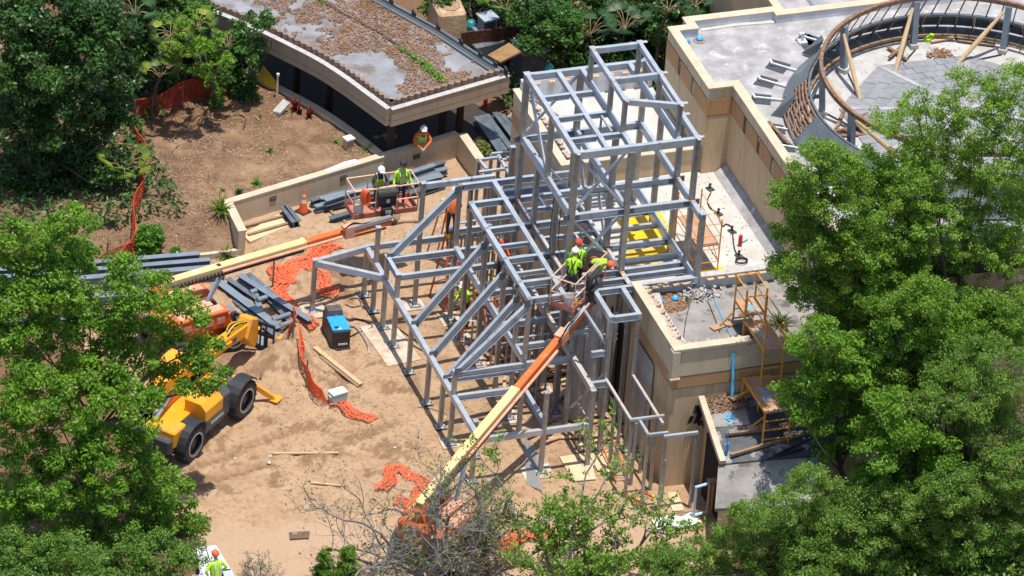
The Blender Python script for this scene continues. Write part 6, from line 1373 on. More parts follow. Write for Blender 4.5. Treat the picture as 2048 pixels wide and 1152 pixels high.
# ------------------------------------------------------------------ tall roof clutter: light stands on black mats
ls = [((1540,118),'fifth light stand from the corner, on a black mat beside the skirt'),]
pads = [((1608,65),(1640,75),(1625,92),(1590,80)),((1592,80),(1618,68),(1640,85),(1612,102)),((1545,118),(1582,129),(1566,148),(1530,135)),((1522,150),(1557,160),(1543,177),(1506,168)),((1504,186),(1543,190),(1541,210),(1502,206)),((1536,245),(1566,250),(1572,268),(1545,268)),((1555,283),(1585,288),(1592,305),(1560,302))]
lab = ['black mat and light stand half under the skirt, farthest back on the tall roof','black mat with an upright white stub, second from the back','black mat with a long white light arm, third from the back','black mat with a white T-shaped light arm, middle of the row','black mat with a white light arm, third from the front of the row','black mat with a broken light arm and a rusty plank across it','black mat with a fallen white light, nearest the parapet end']
for k, q in enumerate(pads):
    P = [gz(u,v,7.615) for u,v in q]; c_ = sum(P)/4; t = thing('roof_light_stand', lab[k], 'light stand', (c_[0],c_[1],7.6), 0, 'light stands on the tall roof')
    V = [tuple(p) for p in P]+[(p[0],p[1],7.601) for p in P]; MB().add(V,[(0,1,2,3),(7,6,5,4),(0,4,5,1),(1,5,6,2),(2,6,7,3),(3,7,4,0)]).build('mat','mat_black',t)
    ax = (P[1]-P[0]); ax = ax/np.linalg.norm(ax)
    if k == 1: MB().tube([(c_[0]-0.2,c_[1],7.6),(c_[0]-0.2,c_[1],8.0)],0.06,8).build('stub','white',t); MB().box((c_[0]-0.2,c_[1],7.65),(0.28,0.28,0.08)).build('stub_base','white',t)
    else:
        e = c_+ax*0.85; s0 = c_-ax*0.25
        MB().bar((s0[0],s0[1],7.66),(e[0],e[1],7.66),0.06,0.06).build('arm','white',t); MB().bar((s0[0],s0[1]-0.12,7.70),(s0[0],s0[1]+0.12,7.70),0.07,0.07).build('head','white',t); MB().tube([(s0[0],s0[1],7.6),(s0[0],s0[1],7.74)],0.035,7).build('leg','white',t)
for k, (a_, b_, z, lb) in enumerate((((1537,243),(1578,287),7.75,'rusty plank lying across the mats outside the slate skirt'),((1775,93),(1815,120),7.75,'rusty board crossing another inside the ring, lower arm'),((1778,115),(1812,85),7.78,'rusty board crossing another inside the ring, upper arm'),((1672,258),(1690,215),7.8,'rusty board standing against the ring post'),((1668,262),(1735,250),7.78,'rusty board on the heap inside the ring, top one'),((1664,268),(1750,242),7.72,'rusty board on the heap inside the ring, longest one'),((1670,272),(1740,268),7.70,'rusty board on the heap inside the ring, front one'),((1690,262),(1754,238),7.75,'rusty board on the heap inside the ring, right one'),((1720,232),(1742,225),7.75,'short rusty board above the heap inside the ring'))):
    p, q = gz(*a_,z), gz(*b_,z); single(MB().bar(tuple(p),tuple(q),0.11,0.04),'rusty_board','rust',lb,'board')
for k,(a_,b_) in enumerate((((1862,83),(1907,75)),((1912,74),(1960,86)),((1990,90),(1915,80)))):
    p, q = gz(*a_,7.72), gz(*b_,7.72); single(MB().bar(tuple(p),tuple(q),0.12,0.05),'loose_timber','wood' if k==0 else 'wood_old',['pale timber with yellow rag inside the far ring','brown timber inside the far ring, right end','long brown timber along the far ring wall'][k],'timber')
p = gz(1858,78,7.7); single(MB().box(tuple(p),(0.3,0.2,0.12),0.4).box((p[0]+0.1,p[1]+0.05,p[2]+0.08),(0.18,0.16,0.08),0.9),'yellow_rag','lime_vest','crumpled yellow cloth inside the far ring','cloth')
def chips(r, n):
    c1_, c2_ = gz(1880,107,7.7), gz(1690,300,7.7); m_ = r.uniform(size=n) < 0.5; return np.where(m_[:,None], c1_, c2_)+np.stack([r.normal(0,0.22,n),r.normal(0,0.16,n),np.abs(r.normal(0,0.02,n))-0.02],1)
scatter('rust_chips',320,chips,(0.06,0.14),'litter','rusty chips swept into heaps inside the ring','chips',flat=0.3,seed=15)
# far courtyard behind the tall building
wallb = thing('courtyard_wall','tan courtyard wall behind the tall roof at the top','wall',(9,12,0)); MB().span(9.6,14.5,9.5,9.8,-0.3,3.4).build('wall_body','wall',wallb); MB().span(9.5,14.6,9.45,9.85,3.4,3.5).build('coping','coping',wallb)
bl = thing('rear_building','low rear building with a grey roof behind the ring','building',(18,8,0)); MB().span(11.2,40,4.2,16,-0.3,5.6).build('wall','wall',bl); MB().span(11.1,40,4.1,16,5.6,5.7).build('roof','roof_grey',bl); MB().span(11.05,11.35,4.05,16,5.7,5.95).build('parapet','coping',bl); MB().span(12.5,12.7,4.3,16,5.7,5.9).build('roof_pipe','alu',bl)
# ------------------------------------------------------------------ things behind the shelter: rock planter, air unit, board, fence
p = gz(912,70,0.9); rk = thing('rock_planter','tan box-shaped rock planter behind the leafy roof','planter',(p[0],p[1]+0.6,0)); cx, cy = p[0], p[1]+0.6
MB().add([(cx-0.75,cy-0.55,0),(cx+0.55,cy-0.5,0),(cx+0.6,cy+0.8,0),(cx-0.7,cy+0.8,0),(cx-0.6,cy-0.42,1.7),(cx+0.42,cy-0.40,1.65),(cx+0.45,cy+0.7,1.8),(cx-0.6,cy+0.7,1.85)],[(0,1,5,4),(1,2,6,5),(2,3,7,6),(3,0,4,7),(4,5,6,7),(3,2,1,0)]).build('rock_body','rock',rk,bevel=0.10)
MB().lathe([(0.45,1.72),(0.35,1.78)],(cx-0.1,cy+0.15,0),10).build('soil_top','mulch',rk)
p = gz(975,95,1.2); ac = thing('air_unit','grey rooftop air unit with stacked vents behind the leafy roof','air unit',(p[0],p[1]+0.4,0)); cx, cy = p[0], p[1]+0.4
MB().box((cx,cy,0.7),(1.25,1.1,1.4),0.2).build('housing','slate',ac,bevel=0.03); MB().box((cx+0.1,cy+0.1,1.5),(0.8,0.7,0.25),0.2).build('duct','steel_pale',ac,bevel=0.02); MB().box((cx+0.12,cy+0.15,1.85),(0.5,0.5,0.5),0.2).build('vent_box','steel_pale',ac,bevel=0.03); MB().box((cx+0.14,cy+0.15,2.12),(0.62,0.6,0.05),0.2).build('vent_cap','steel',ac)
for k in range(4): MB().box((cx+0.12,cy-0.105,1.70+0.09*k),(0.42,0.02,0.04),0.2).build('louvre','dark_void',ac)
p = gz(948,66,1.4); single(MB().lathe([(0.16,0.0),(0.16,1.1),(0.19,1.15),(0.14,1.3),(0.04,1.36)],(p[0],p[1]+0.3,0.4),12),'teal_lantern','teal','teal round lamp post beside the rock planter','lamp')
q = [gz(975,110,2.3),gz(1000,124,2.3),gz(1042,103,2.4),gz(1018,85,2.4)]; single(MB().add([tuple(p) for p in q]+[(p[0],p[1],p[2]-0.07) for p in q],[(0,1,2,3),(7,6,5,4),(0,4,5,1),(1,5,6,2),(2,6,7,3),(3,7,4,0)]),'brown_board','brownboard','weathered brown board jutting off the right end of the leafy roof','board')
tf = thing('timber_fence','dark red timber fence under the palms behind the shelter','fence',(4.2,13,0))
for k in range(22):
    x = 2.6+0.22*k; MB().span(x-0.1,x+0.1,13.0+0.02*(k%2),13.06+0.02*(k%2),0,1.9).build('picket','fencewood',tf)
MB().span(2.4,7.4,13.085,13.14,1.5,1.62).build('rail','fencewood',tf)
p = gz(1001,35,1.2); single(MB().box((p[0],12.9,1.35),(0.3,0.03,0.4),0.0),'yellow_notice','plywood','small yellow notice on the dark timber fence','sign')
p = gz(970,215,0.0); single(MB().span(p[0]-0.06,p[0]+0.06,p[1]-0.06,p[1]+0.06,0,0.75).lathe([(0.09,0.75),(0.09,0.8)],(p[0],p[1],0),8),'red_standpipe','red_ext','red standpipe in the lane right of the shelter','standpipe')
p = gz(1070,170,0.5); sh = thing('dark_cabinet','dark blue-black cabinet between shelter and tower','cabinet',(p[0],p[1]+0.5,0)); MB().box((p[0]-0.1,p[1]+0.5,0.9),(1.0,1.0,1.8),0.1).build('body','mat_black',sh,bevel=0.02); MB().box((p[0]-0.1,p[1]+0.5,1.83),(1.08,1.08,0.06),0.1).build('top','slate',sh)
p = gz(1095,165,1.0); single(MB().lathe([(0.17,0),(0.2,0.25),(0.14,0.4),(0.2,0.5),(0.1,0.68),(0.03,0.74)],(p[0]+0.3,p[1]+0.8,0.6),12),'teal_urn','teal','teal urn-shaped finial seen through the tower top','urn')
# ------------------------------------------------------------------ lower edge: pale sheets, pipe frame, white boat-like tarp, pit
for k, q in enumerate((((393,1095),(432,1090),(462,1140),(400,1150)),((385,1150),(425,1146),(440,1175),(385,1180)),((445,1140),(462,1137),(472,1160),(452,1165)))):
    P = [gz(u,v,0.55) for u,v in q]; V = [tuple(p) for p in P]+[(p[0],p[1],p[2]-0.08) for p in P]
    t = thing('pale_panel_table', ['stack of pale blue-white panels in front of the worker at lower left','pale panel stack cut by the bottom edge, lower left','small pale blue case at the right hand of the lower left worker'][k], 'panel', (P[0][0],P[0][1],0))
    MB().add(V,[(0,1,2,3),(7,6,5,4),(0,4,5,1),(1,5,6,2),(2,6,7,3),(3,7,4,0)]).build('panel','parapet_white' if k<2 else 'pipe_blue',t); 
    for p in P: MB().span(p[0]*0.9+sum(x[0] for x in P)/40-0.04,p[0]*0.9+sum(x[0] for x in P)/40+0.04,p[1]*0.9+sum(x[1] for x in P)/40-0.04,p[1]*0.9+sum(x[1] for x in P)/40+0.04,0,0.48).build('leg','wood_old',t)
    if k == 0: MB().bar(tuple((P[0]*0.55+P[1]*0.45)+np.array([0,0,0.006])),tuple((P[3]*0.55+P[2]*0.45)+np.array([0,0,0.006])),0.03,0.01).build('panel_seam','joint',t)
pf = thing('pipe_stand','pale blue pipe stand with orange timber behind it, at the foot of the grey slab','stand',tuple(gz(1388,1035,0)))
A_, B_, C_, D_ = gz(1386,1040,0.05), gz(1388,978,1.3), gz(1413,980,1.3), gz(1415,1028,0.15)
for a_, b_ in ((A_,(A_[0],A_[1],1.35)),((A_[0],A_[1],1.32),(A_[0]+0.5,A_[1]+0.12,1.32)),((A_[0],A_[1],0.22),(A_[0]+0.5,A_[1]+0.12,0.22))): MB().tube([tuple(a_),tuple(b_)],0.05,8).build('pipe','pipe_blue',pf)
for dx_ in (0.5,0.62): MB().span(A_[0]+dx_,A_[0]+dx_+0.05,A_[1]+0.1,A_[1]+0.2,0.0,1.36).build('timber_leg','scaf_deck',pf)
MB().span(A_[0]+0.45,A_[0]+0.75,A_[1]+0.06,A_[1]+0.26,1.36,1.41).build('timber_head','scaf_deck',pf)
rr3 = random.Random(4); p = gz(1352,1045,0.0); mb = MB(); V = []; F = []
for i in range(9):
    for j in range(5): V.append((p[0]-0.75+1.5*i/8, p[1]-0.35+0.6*j/4+0.1*math.sin(i), 0.05+0.22*math.sin(PI*i/8)*math.sin(PI*j/4)+rr3.uniform(0,0.06)))
for i in range(8):
    for j in range(4): F.append((i*5+j,(i+1)*5+j,(i+1)*5+j+1,i*5+j+1))
single(mb.add(V,F),'white_tarp','white','crumpled white tarp at the foot of the pipe stand','tarp')
single(MB().tube([tuple(gz(1310,1030,0.1)),tuple(gz(1400,1022,0.12))],0.03,6),'ground_pipe','wood_old','thin pipe lying above the white tarp','pipe')
p = gz(599,1071,0.0); pit = sheet([(578,1064),(620,1062),(618,1076),(580,1078)],'joint','dark square drain pit in the pavement near the bottom','drain','drain_pit',0.02,0.06); pit.data.materials[0] = MT['twig']
single(MB().lathe([(0.10,0.0),(0.10,0.02)],(p[0]-0.15,p[1]+0.05,0.06),10),'pit_cover','wood_old','small round cap inside the drain pit','cap')
# scattered white crumbs and paper
for k,(u,v,lb) in enumerate(((540,914,'white crumb of concrete on the sand right of the tyre tracks'),(538,931,'larger white stone on open sand near the tyre tracks'),(470,912,'small white stone beside the lower tyre track'),(790,895,'small pale stone left of the bare tree'))):
    p = gz(u,v,0); r0 = 0.05+0.02*(k==1); single(MB().lathe([(r0*0.6,0),(r0,r0*0.5),(r0*0.5,r0)],(p[0],p[1],gh(p[0],p[1])),6),'stone','rubble',lb,'stone')
# hoses and cables on the site
for k,(pts,rad,m,lb) in enumerate((([(792,655),(840,690),(850,705),(800,675),(775,655)],0.018,'hose','thin black cable looping between the left columns'),([(835,815),(860,818),(895,830),(880,850),(850,825)],0.016,'wood_old','pale cable loop at the feet of the left columns'),([(692,650),(712,655),(735,690),(738,705)],0.03,'alu','bent aluminium conduit right of the blue generator'),([(697,640),(720,640),(745,655),(715,665),(700,670)],0.022,'hose','black welding lead from the generator to the column bases'),([(700,600),(715,598),(722,610),(705,615),(690,610)],0.016,'hose','black cable ring with a blue plug behind the generator'))):
    single(MB().tube(spline([(p[0],p[1],gh(p[0],p[1])+rad+0.005) for p in [gz(*q) for q in pts]],6),rad,6),'site_cable',m,lb,'cable')
single(MB().tube(spline([GB(u,v) for u,v in ((432,262),(395,250),(355,290),(318,340),(312,370),(328,400),(352,412))],8),0.022,6),'irrigation_hose','hose','black irrigation hose curving over the planting bed','hose')
single(MB().tube(spline([GB(u,v) for u,v in ((285,390),(320,392),(345,405),(355,418))],6),0.018,6),'irrigation_hose','hose','short black hose crossing the lower left of the planting bed','hose')
single(MB().tube(spline([GB(u,v) for u,v in ((410,235),(440,243),(470,232),(490,243),(486,262))],6),0.022,6),'irrigation_hose','hose','dark hose below the ivy-wrapped stem','hose')
p = GB(355,490); single(MB().tube([(p[0],p[1],p[2]-0.1),(p[0],p[1],p[2]+0.45)],0.03,6),'marker_stake','pvc','white marker stake at the lower end of the bed','stake')
p = GB(353,460); single(MB().tube([(p[0],p[1],p[2]-0.1),(p[0],p[1],p[2]+0.25)],0.025,6),'marker_stake','pvc','short white riser pipe beside the small round bush','stake')
def heap2(r, n):
    p = GB(315,498); x = p[0]+r.normal(0,0.3,n); y = p[1]+r.normal(0,0.2,n); return np.stack([x,y,ground_h(x,y)+np.abs(r.normal(0,0.05,n))],1)
scatter('bed_rubble',160,heap2,(0.06,0.16),'rubble','white rubble heap at the foot of the planting bed','rubble',flat=0.7,seed=21)
q = gz(566,212,1.0); single(MB().add([tuple(gz(545,222,0.85)),tuple(gz(560,226,0.85)),tuple(gz(580,205,1.1)),tuple(gz(566,198,1.15))]+[tuple(np.array(gz(u,v,z))-np.array([0,0,0.12])) for u,v,z in ((545,222,0.85),(560,226,0.85),(580,205,1.1),(566,198,1.15))],[(0,1,2,3),(7,6,5,4),(0,4,5,1),(1,5,6,2),(2,6,7,3),(3,7,4,0)]),'grey_slab','mortar','tilted grey slab on the planting bed beside the red plants','slab')
q = gz(697,285,0.9); t = thing('utility_box','small white-topped utility box on the bed near the shelter corner','box',(q[0],q[1],0.7)); MB().box((q[0],q[1],0.85),(0.28,0.24,0.4),0.3).build('body','wall',t); MB().box((q[0],q[1],1.07),(0.34,0.3,0.06),0.3).build('lid','white',t)
for k,(a_,b_,c_,d_) in enumerate((((648,340),(692,322),(695,330),(652,345)),((693,322),(712,318),(715,326),(697,330)))):
    P = [gz(*q,0.95) for q in (a_,b_,c_,d_)]; V = [tuple(p) for p in P]+[(p[0],p[1],p[2]-0.05) for p in P]; single(MB().add(V,[(0,1,2,3),(7,6,5,4),(0,4,5,1),(1,5,6,2),(2,6,7,3),(3,7,4,0)]),'white_board','white',['longer white board behind the retaining wall coping','shorter white board behind the retaining wall coping'][k],'board')
# ------------------------------------------------------------------ vegetation
def leaf_cloud(blobs, r, clump=0.42, per=70, size=(0.07,0.12), dens=3.0, wid=0.5, up=0.55, flat=0.75, droop=0.0, tmul=1.0):
    """leaf-sized faces gathered in clumps that sit through the volume of the blobs"""
    C = []; TI = []
    for (c, br) in blobs:
        n = max(3, int(1.5*dens*(br/clump)**2)); d = r.normal(0,1,(n,3)); d /= np.linalg.norm(d,axis=1)[:,None]
        rad = br*(0.35+0.65*r.uniform(0,1,n)**0.5); q = np.array(c)+d*rad[:,None]*np.array([1,1,flat]); C.append(q); TI.append(r.uniform(0,1,n))
    C = np.concatenate(C); TI = np.concatenate(TI); n = len(C); k = r.integers(int(per*0.9), int(per*2.0), n)
    idx = np.repeat(np.arange(n), k); m = len(idx); cs = clump*r.uniform(0.55,1.25,n)[idx]
    d = r.normal(0,1,(m,3)); d /= np.linalg.norm(d,axis=1)[:,None]; rad = r.uniform(0,1,m)**0.45
    P = C[idx] + d*(rad*cs)[:,None]*np.array([1,1,0.62]); P[:,2] -= droop*rad*rad
    nrm = r.normal(0,0.75,(m,3)) + d*0.5; nrm[:,2] += up; nrm /= np.linalg.norm(nrm,axis=1)[:,None]
    a = np.cross(nrm, r.normal(0,1,(m,3))); a /= np.linalg.norm(a,axis=1)[:,None]; b_ = np.cross(nrm,a); s = 1.35*r.uniform(size[0],size[1],m)[:,None]
    V = np.stack([P-a*s*0.55, P+b_*s*wid*0.5-a*s*0.05+nrm*s*0.06, P+a*s*0.55, P-b_*s*wid*0.5-a*s*0.05+nrm*s*0.06],1).reshape(-1,3)
    tint = np.clip((0.18+0.55*TI[idx]+r.normal(0,0.16,m))*tmul,0,1); return V, tint, C
def limbs(base, targets, r, r0, lean=0.25, fork=0.45, m='bark', seg=5, twig=0.02):
    mb = MB(); base = np.array(base,float); cen = np.mean(targets,0); top = base+(cen-base)*np.array([0.55,0.55,0.5]); top[2] = base[2]+(cen[2]-base[2])*fork
    tr = spline([tuple(base),tuple((base+top)/2+r.normal(0,lean*0.3,3)*[1,1,0]),tuple(top)],seg); n = len(tr); mb.tube(tr,[r0*(1.1-0.7*i/(n-1)) for i in range(n)],9)
    for t in targets:
        t = np.array(t); mid = top+(t-top)*0.5+r.normal(0,0.25,3); L_ = spline([tuple(top-(top-base)*r.uniform(0,0.25)),tuple(mid),tuple(t)],4); n = len(L_); ra = r0*r.uniform(0.12,0.24); mb.tube(L_,[ra*(1-0.85*i/(n-1))+twig*0.5 for i in range(n)],6)
    return mb
def tree(name, label, base, blobs, leaf, seed, group=None, cat='tree', r0=0.22, bark='bark', ntgt=5, back=0.0, **k):
    r = np.random.default_rng(seed); t = thing(name, label, cat, tuple(base), 0, group)
    dv = np.array(ray(1024,576)); dv /= np.linalg.norm(dv)
    bb = blobs + ([(np.array(c)+dv*back, br*0.95) for c, br in blobs] if back else [])
    V, ti, C = leaf_cloud(bb, r, **k); o = link('crown', quadmesh('crown', V-np.array(base), leaf, ti), t)
    tg = [b_[0] for b_ in blobs]; tg = [tg[i] for i in r.choice(len(tg), min(ntgt,len(tg)), replace=False)] + [C[i] for i in r.choice(len(C), min(ntgt,len(C)), replace=False)]
    limbs(base, tg, r, r0).build('trunk', bark, t, smooth=True); return t
def bl(y, *L_): return [(gy(u,v,y+(0.6*math.sin(u*0.37+v*0.21))), max(rp_/60.0-0.12,0.12)) for u,v,rp_ in L_]
# left, bright leaved trees
tree('leafy_tree','bright green tree at the left edge hiding the telehandler, upper crown',(-17.3,-8.6,0), bl(-9.3,(30,470,55),(150,450,50),(95,500,70),(165,520,60),(20,545,60),(110,580,70),(60,640,70),(180,620,60),(250,530,45),(265,575,60),(215,655,60),(320,575,36),(372,590,24),(300,605,36),(345,620,30),(15,600,55),(10,665,50),(90,545,55),(290,640,50),(340,665,38),(400,640,34),(430,690,18),(130,700,70),(30,720,70),(250,720,65),(320,735,48),(385,715,44),(435,745,28),(405,690,26),(360,765,30),(410,775,18),(195,760,65)),'leaf_a',11,'leafy trees at the left', clump=0.40,per=95,size=(0.07,0.13),dens=2.3)
tree('leafy_tree','bright green tree at the left below the telehandler, middle crown',(-17.6,-11.0,0), bl(-11.6,(60,790,75),(160,800,70),(250,800,55),(310,790,25),(30,880,75),(130,880,75),(220,880,65),(280,860,38),(290,930,48),(200,960,80),(90,970,75),(335,955,30),(372,975,22),(20,980,60),(280,1010,75),(350,1030,60),(380,1045,28),(180,1040,70),(60,1050,70)),'leaf_a',12,'leafy trees at the left', clump=0.40,per=95,size=(0.07,0.13),dens=2.4)
tree('leafy_tree','darker small-leaved tree filling the bottom left corner',(-18.5,-13.2,0), bl(-13.8,(40,1110,75),(140,1120,75),(240,1110,70),(320,1110,60),(370,1110,45),(100,1150,70),(200,1160,70),(300,1160,60),(20,1160,60)),'leaf_n',13,None, clump=0.36,per=120,size=(0.05,0.09),dens=2.6,tmul=0.8)
# upper left, dark trees
tree('dark_tree','tall dark evergreen tree filling the upper left corner',(-13.6,9.4,0.6), bl(8.6,(30,40,90),(120,30,90),(200,50,80),(60,130,90),(160,130,85),(235,140,60),(30,230,90),(120,230,85),(205,220,65),(240,250,40),(60,320,85),(150,310,80),(215,330,55),(30,400,80),(110,390,75),(185,390,60),(60,460,60),(140,450,60)),'leaf_d',14,None, clump=0.46,per=105,size=(0.09,0.15),dens=2.6,r0=0.3)
tree('dark_tree','dark leafy tree behind the palms, left of the shelter roof',(-9.6,13.8,0.6), bl(13.2,(250,20,70),(320,15,70),(380,30,55),(300,70,60),(240,90,60),(350,80,40),(270,140,45),(300,120,50),(350,130,45),(390,100,40),(260,180,40),(310,175,40),(365,165,38),(420,130,36),(440,90,36)),'leaf_d',15,None, clump=0.44,per=110,size=(0.09,0.15),dens=2.6,tmul=1.5)
tree('ivy_tree','slim ivy-wrapped stem standing in the planting bed',GB(434,215), [(np.array(GB(434,215))+np.array([-0.05*k,0.10*k,0.25*k]),0.22+0.03*k) for k in range(13)]+bl(10.8,(370,60,30),(400,95,35),(435,70,28),(455,120,28),(345,95,28),(410,140,26)),'leaf_a',16,None, clump=0.2,per=40,size=(0.06,0.11),dens=1.6,r0=0.06,ntgt=5)
tree('ivy_column','dense ivy column beside the red net and the shelter eave',GB(492,195), [(np.array(GB(492,195))+np.array([0.0,0.12*k,0.2*k]),0.42) for k in range(9)]+bl(12.0,(455,150,32),(505,95,34),(520,40,36),(480,60,30)),'leaf_d',17,None, clump=0.25,per=60,size=(0.06,0.11),dens=2.6,tmul=1.8,r0=0.07,ntgt=4,cat='climber')
# top middle, dark grove behind the tower
tree('grove_tree','dark tree with lighter sprays behind the cabinet, left of the tower top',(6.3,12.2,0), bl(12.0,(1060,20,60),(1110,30,55),(1075,75,50),(1110,95,45),(1050,110,35),(1130,60,50),(1090,125,30)),'leaf_d',18,'grove behind the tower', clump=0.34,per=100,size=(0.07,0.11),dens=2.6,tmul=1.9)
tree('grove_tree','dark broadleaf tree behind the tower top',(9.5,14.0,0), bl(13.6,(1180,20,70),(1240,40,65),(1290,20,60),(1200,80,60),(1270,90,55),(1315,60,45),(1160,100,45),(1240,125,40)),'leaf_d',19,'grove behind the tower', clump=0.42,per=110,size=(0.09,0.15),dens=2.8)
tree('grove_tree','dark tree at the top edge beyond the leafy roof',(4.3,16.5,0), bl(16.0,(870,-5,45),(920,-10,50),(970,0,45),(1020,-5,50),(900,20,30),(1010,40,35)),'leaf_d',20,'grove behind the tower', clump=0.42,per=100,size=(0.08,0.14),dens=2.6,tmul=1.3)
tree('grove_tree','dark hedge-like tree at the top behind the tall roof edge',(12.5,13.5,0), bl(12.0,(1330,5,50),(1360,15,40),(1320,60,40),(1400,-5,40),(1440,10,25)),'leaf_d',21,'grove behind the tower', clump=0.4,per=100,size=(0.08,0.14),dens=2.6)
# right, big oaks in front of the tall building
tree('oak_tree','large spreading oak on the right, its left branches over the white roof',(7.1,-13.1,0), bl(-13.6,(1640,300,40),(1680,330,50),(1600,345,35),(1575,375,30),(1600,400,45),(1660,390,60),(1730,340,60),(1730,410,70),(1800,360,60),(1590,460,50),(1650,470,65),(1720,490,75),(1800,450,75),(1580,530,45),(1640,550,60),(1710,570,75),(1790,540,80),(1600,590,35),(1660,620,50),(1740,640,70),(1820,620,75),(1560,400,25)),'leaf_b',22,'oaks on the right', clump=0.30,per=75,size=(0.05,0.085),dens=2.4,r0=0.2,back=1.1)
tree('oak_tree','pale green oak at the upper right, its crown over the ring roof',(11.2,-13.0,0), bl(-13.0,(1830,200,40),(1780,240,45),(1850,250,55),(1900,210,45),(1930,160,40),(1980,190,50),(2040,160,50),(2020,230,60),(1950,260,65),(1880,310,70),(1820,300,55),(1990,320,75),(2050,300,60),(1920,390,80),(2010,410,80),(1870,440,60),(1950,480,75),(2040,500,70),(1890,540,70),(1990,570,75),(1840,400,55),(1830,480,55),(1850,350,50),(2040,400,60)),'leaf_b',23,'oaks on the right', clump=0.28,per=62,size=(0.045,0.08),dens=1.5,r0=0.2,back=1.1,tmul=1.45)
tree('oak_tree','mid green oak below the two big oaks, behind the round pine',(8.7,-14.9,0), bl(-15.6,(1850,660,65),(1900,640,60),(1960,620,60),(2040,620,60),(1820,720,55),(1760,700,50),(1870,760,45),(2040,690,50),(1740,690,45),(1775,750,50),(1780,620,55),(1850,590,60),(1930,690,55),(1990,660,55),(1835,790,45),(1800,700,50)),'leaf_b',24,'oaks on the right', clump=0.30,per=75,size=(0.05,0.085),dens=2.4,tmul=0.85,back=1.0)
tree('round_pine','rounded dense bright green pine at the right edge',(9.6,-16.6,0), bl(-17.2,(1900,730,60),(1960,720,75),(2020,740,70),(1890,790,60),(1950,800,85),(2030,820,75),(1900,850,60),(1980,870,75),(1850,800,40)),'leaf_n',25,None, clump=0.38,per=130,size=(0.06,0.11),dens=2.6,wid=0.25,tmul=1.25)
tree('leafy_tree','small bright leafy tree beside the scaffold foot',(6.6,-15.3,0), bl(-15.6,(1590,690,35),(1640,660,40),(1690,690,45),(1650,730,50),(1710,750,50),(1600,770,40),(1560,790,30),(1660,790,50),(1720,810,45),(1640,840,40),(1690,870,40),(1655,900,28),(1600,825,30)),'leaf_a',26,None, clump=0.34,per=80,size=(0.06,0.11),dens=2.0,r0=0.14,back=0.7)
tree('leafy_tree','dark leafy tree in the gap between scaffold tree and pine',(7.3,-17.0,0), bl(-17.8,(1780,800,50),(1800,860,55),(1760,900,50),(1830,910,55),(1860,960,50),(1790,960,50),(1740,960,40),(1740,860,40),(1880,900,50),(1830,850,45),(1900,940,45)),'leaf_a',27,None, clump=0.38,per=90,size=(0.06,0.11),dens=2.2,tmul=0.8,back=1.0)
tree('leafy_tree','broad fine-leaved tree along the bottom right, left half',(4.4,-18.0,0), bl(-18.8,(1500,1030,45),(1560,1010,50),(1620,960,45),(1600,1050,65),(1680,1000,60),(1700,1070,75),(1540,1090,60),(1460,1080,45),(1620,1120,70),(1480,1135,55),(1400,1100,40),(1350,1110,40),(1300,1120,35),(1420,1150,50),(1330,1150,50),(1740,1140,70),(1540,1150,60)),'leaf_n',28,'trees along the bottom right', clump=0.28,per=80,size=(0.04,0.075),dens=2.2,tmul=1.05,back=1.0)
tree('leafy_tree','broad fine-leaved tree along the bottom right, right half',(8.6,-18.2,0), bl(-18.9,(1780,1010,65),(1840,1040,70),(1900,980,70),(1960,960,70),(2030,930,70),(1920,1070,80),(2000,1040,80),(2050,1010,60),(1850,1120,80),(1950,1140,80),(2040,1120,75),(1780,1090,60)),'leaf_n',29,'trees along the bottom right', clump=0.28,per=80,size=(0.04,0.075),dens=2.2,tmul=1.0,back=1.0)
# conical shrubs at the bottom edge
for k,(u,v,lb) in enumerate(((645,1120,'feathery green conifer shrub at the bottom edge, left one'),(690,1115,'feathery green conifer shrub at the bottom edge, right one'),(615,1140,'short yellow-green shrub left of the conifer shrubs'))):
    b0_ = gz(u,v+75,0); h = 1.9-0.7*(k==2); tree('conifer_shrub',lb,(b0_[0],b0_[1],0),[(np.array([b0_[0],b0_[1],h*f]),0.46*(1.05-f)+0.10) for f in (0.2,0.35,0.5,0.65,0.8,0.93)],'leaf_a' if k<2 else 'leaf_o',40+k,'conifer shrubs',clump=0.16,per=90,size=(0.04,0.08),dens=3.5,wid=0.3,r0=0.04,ntgt=3,cat='shrub')
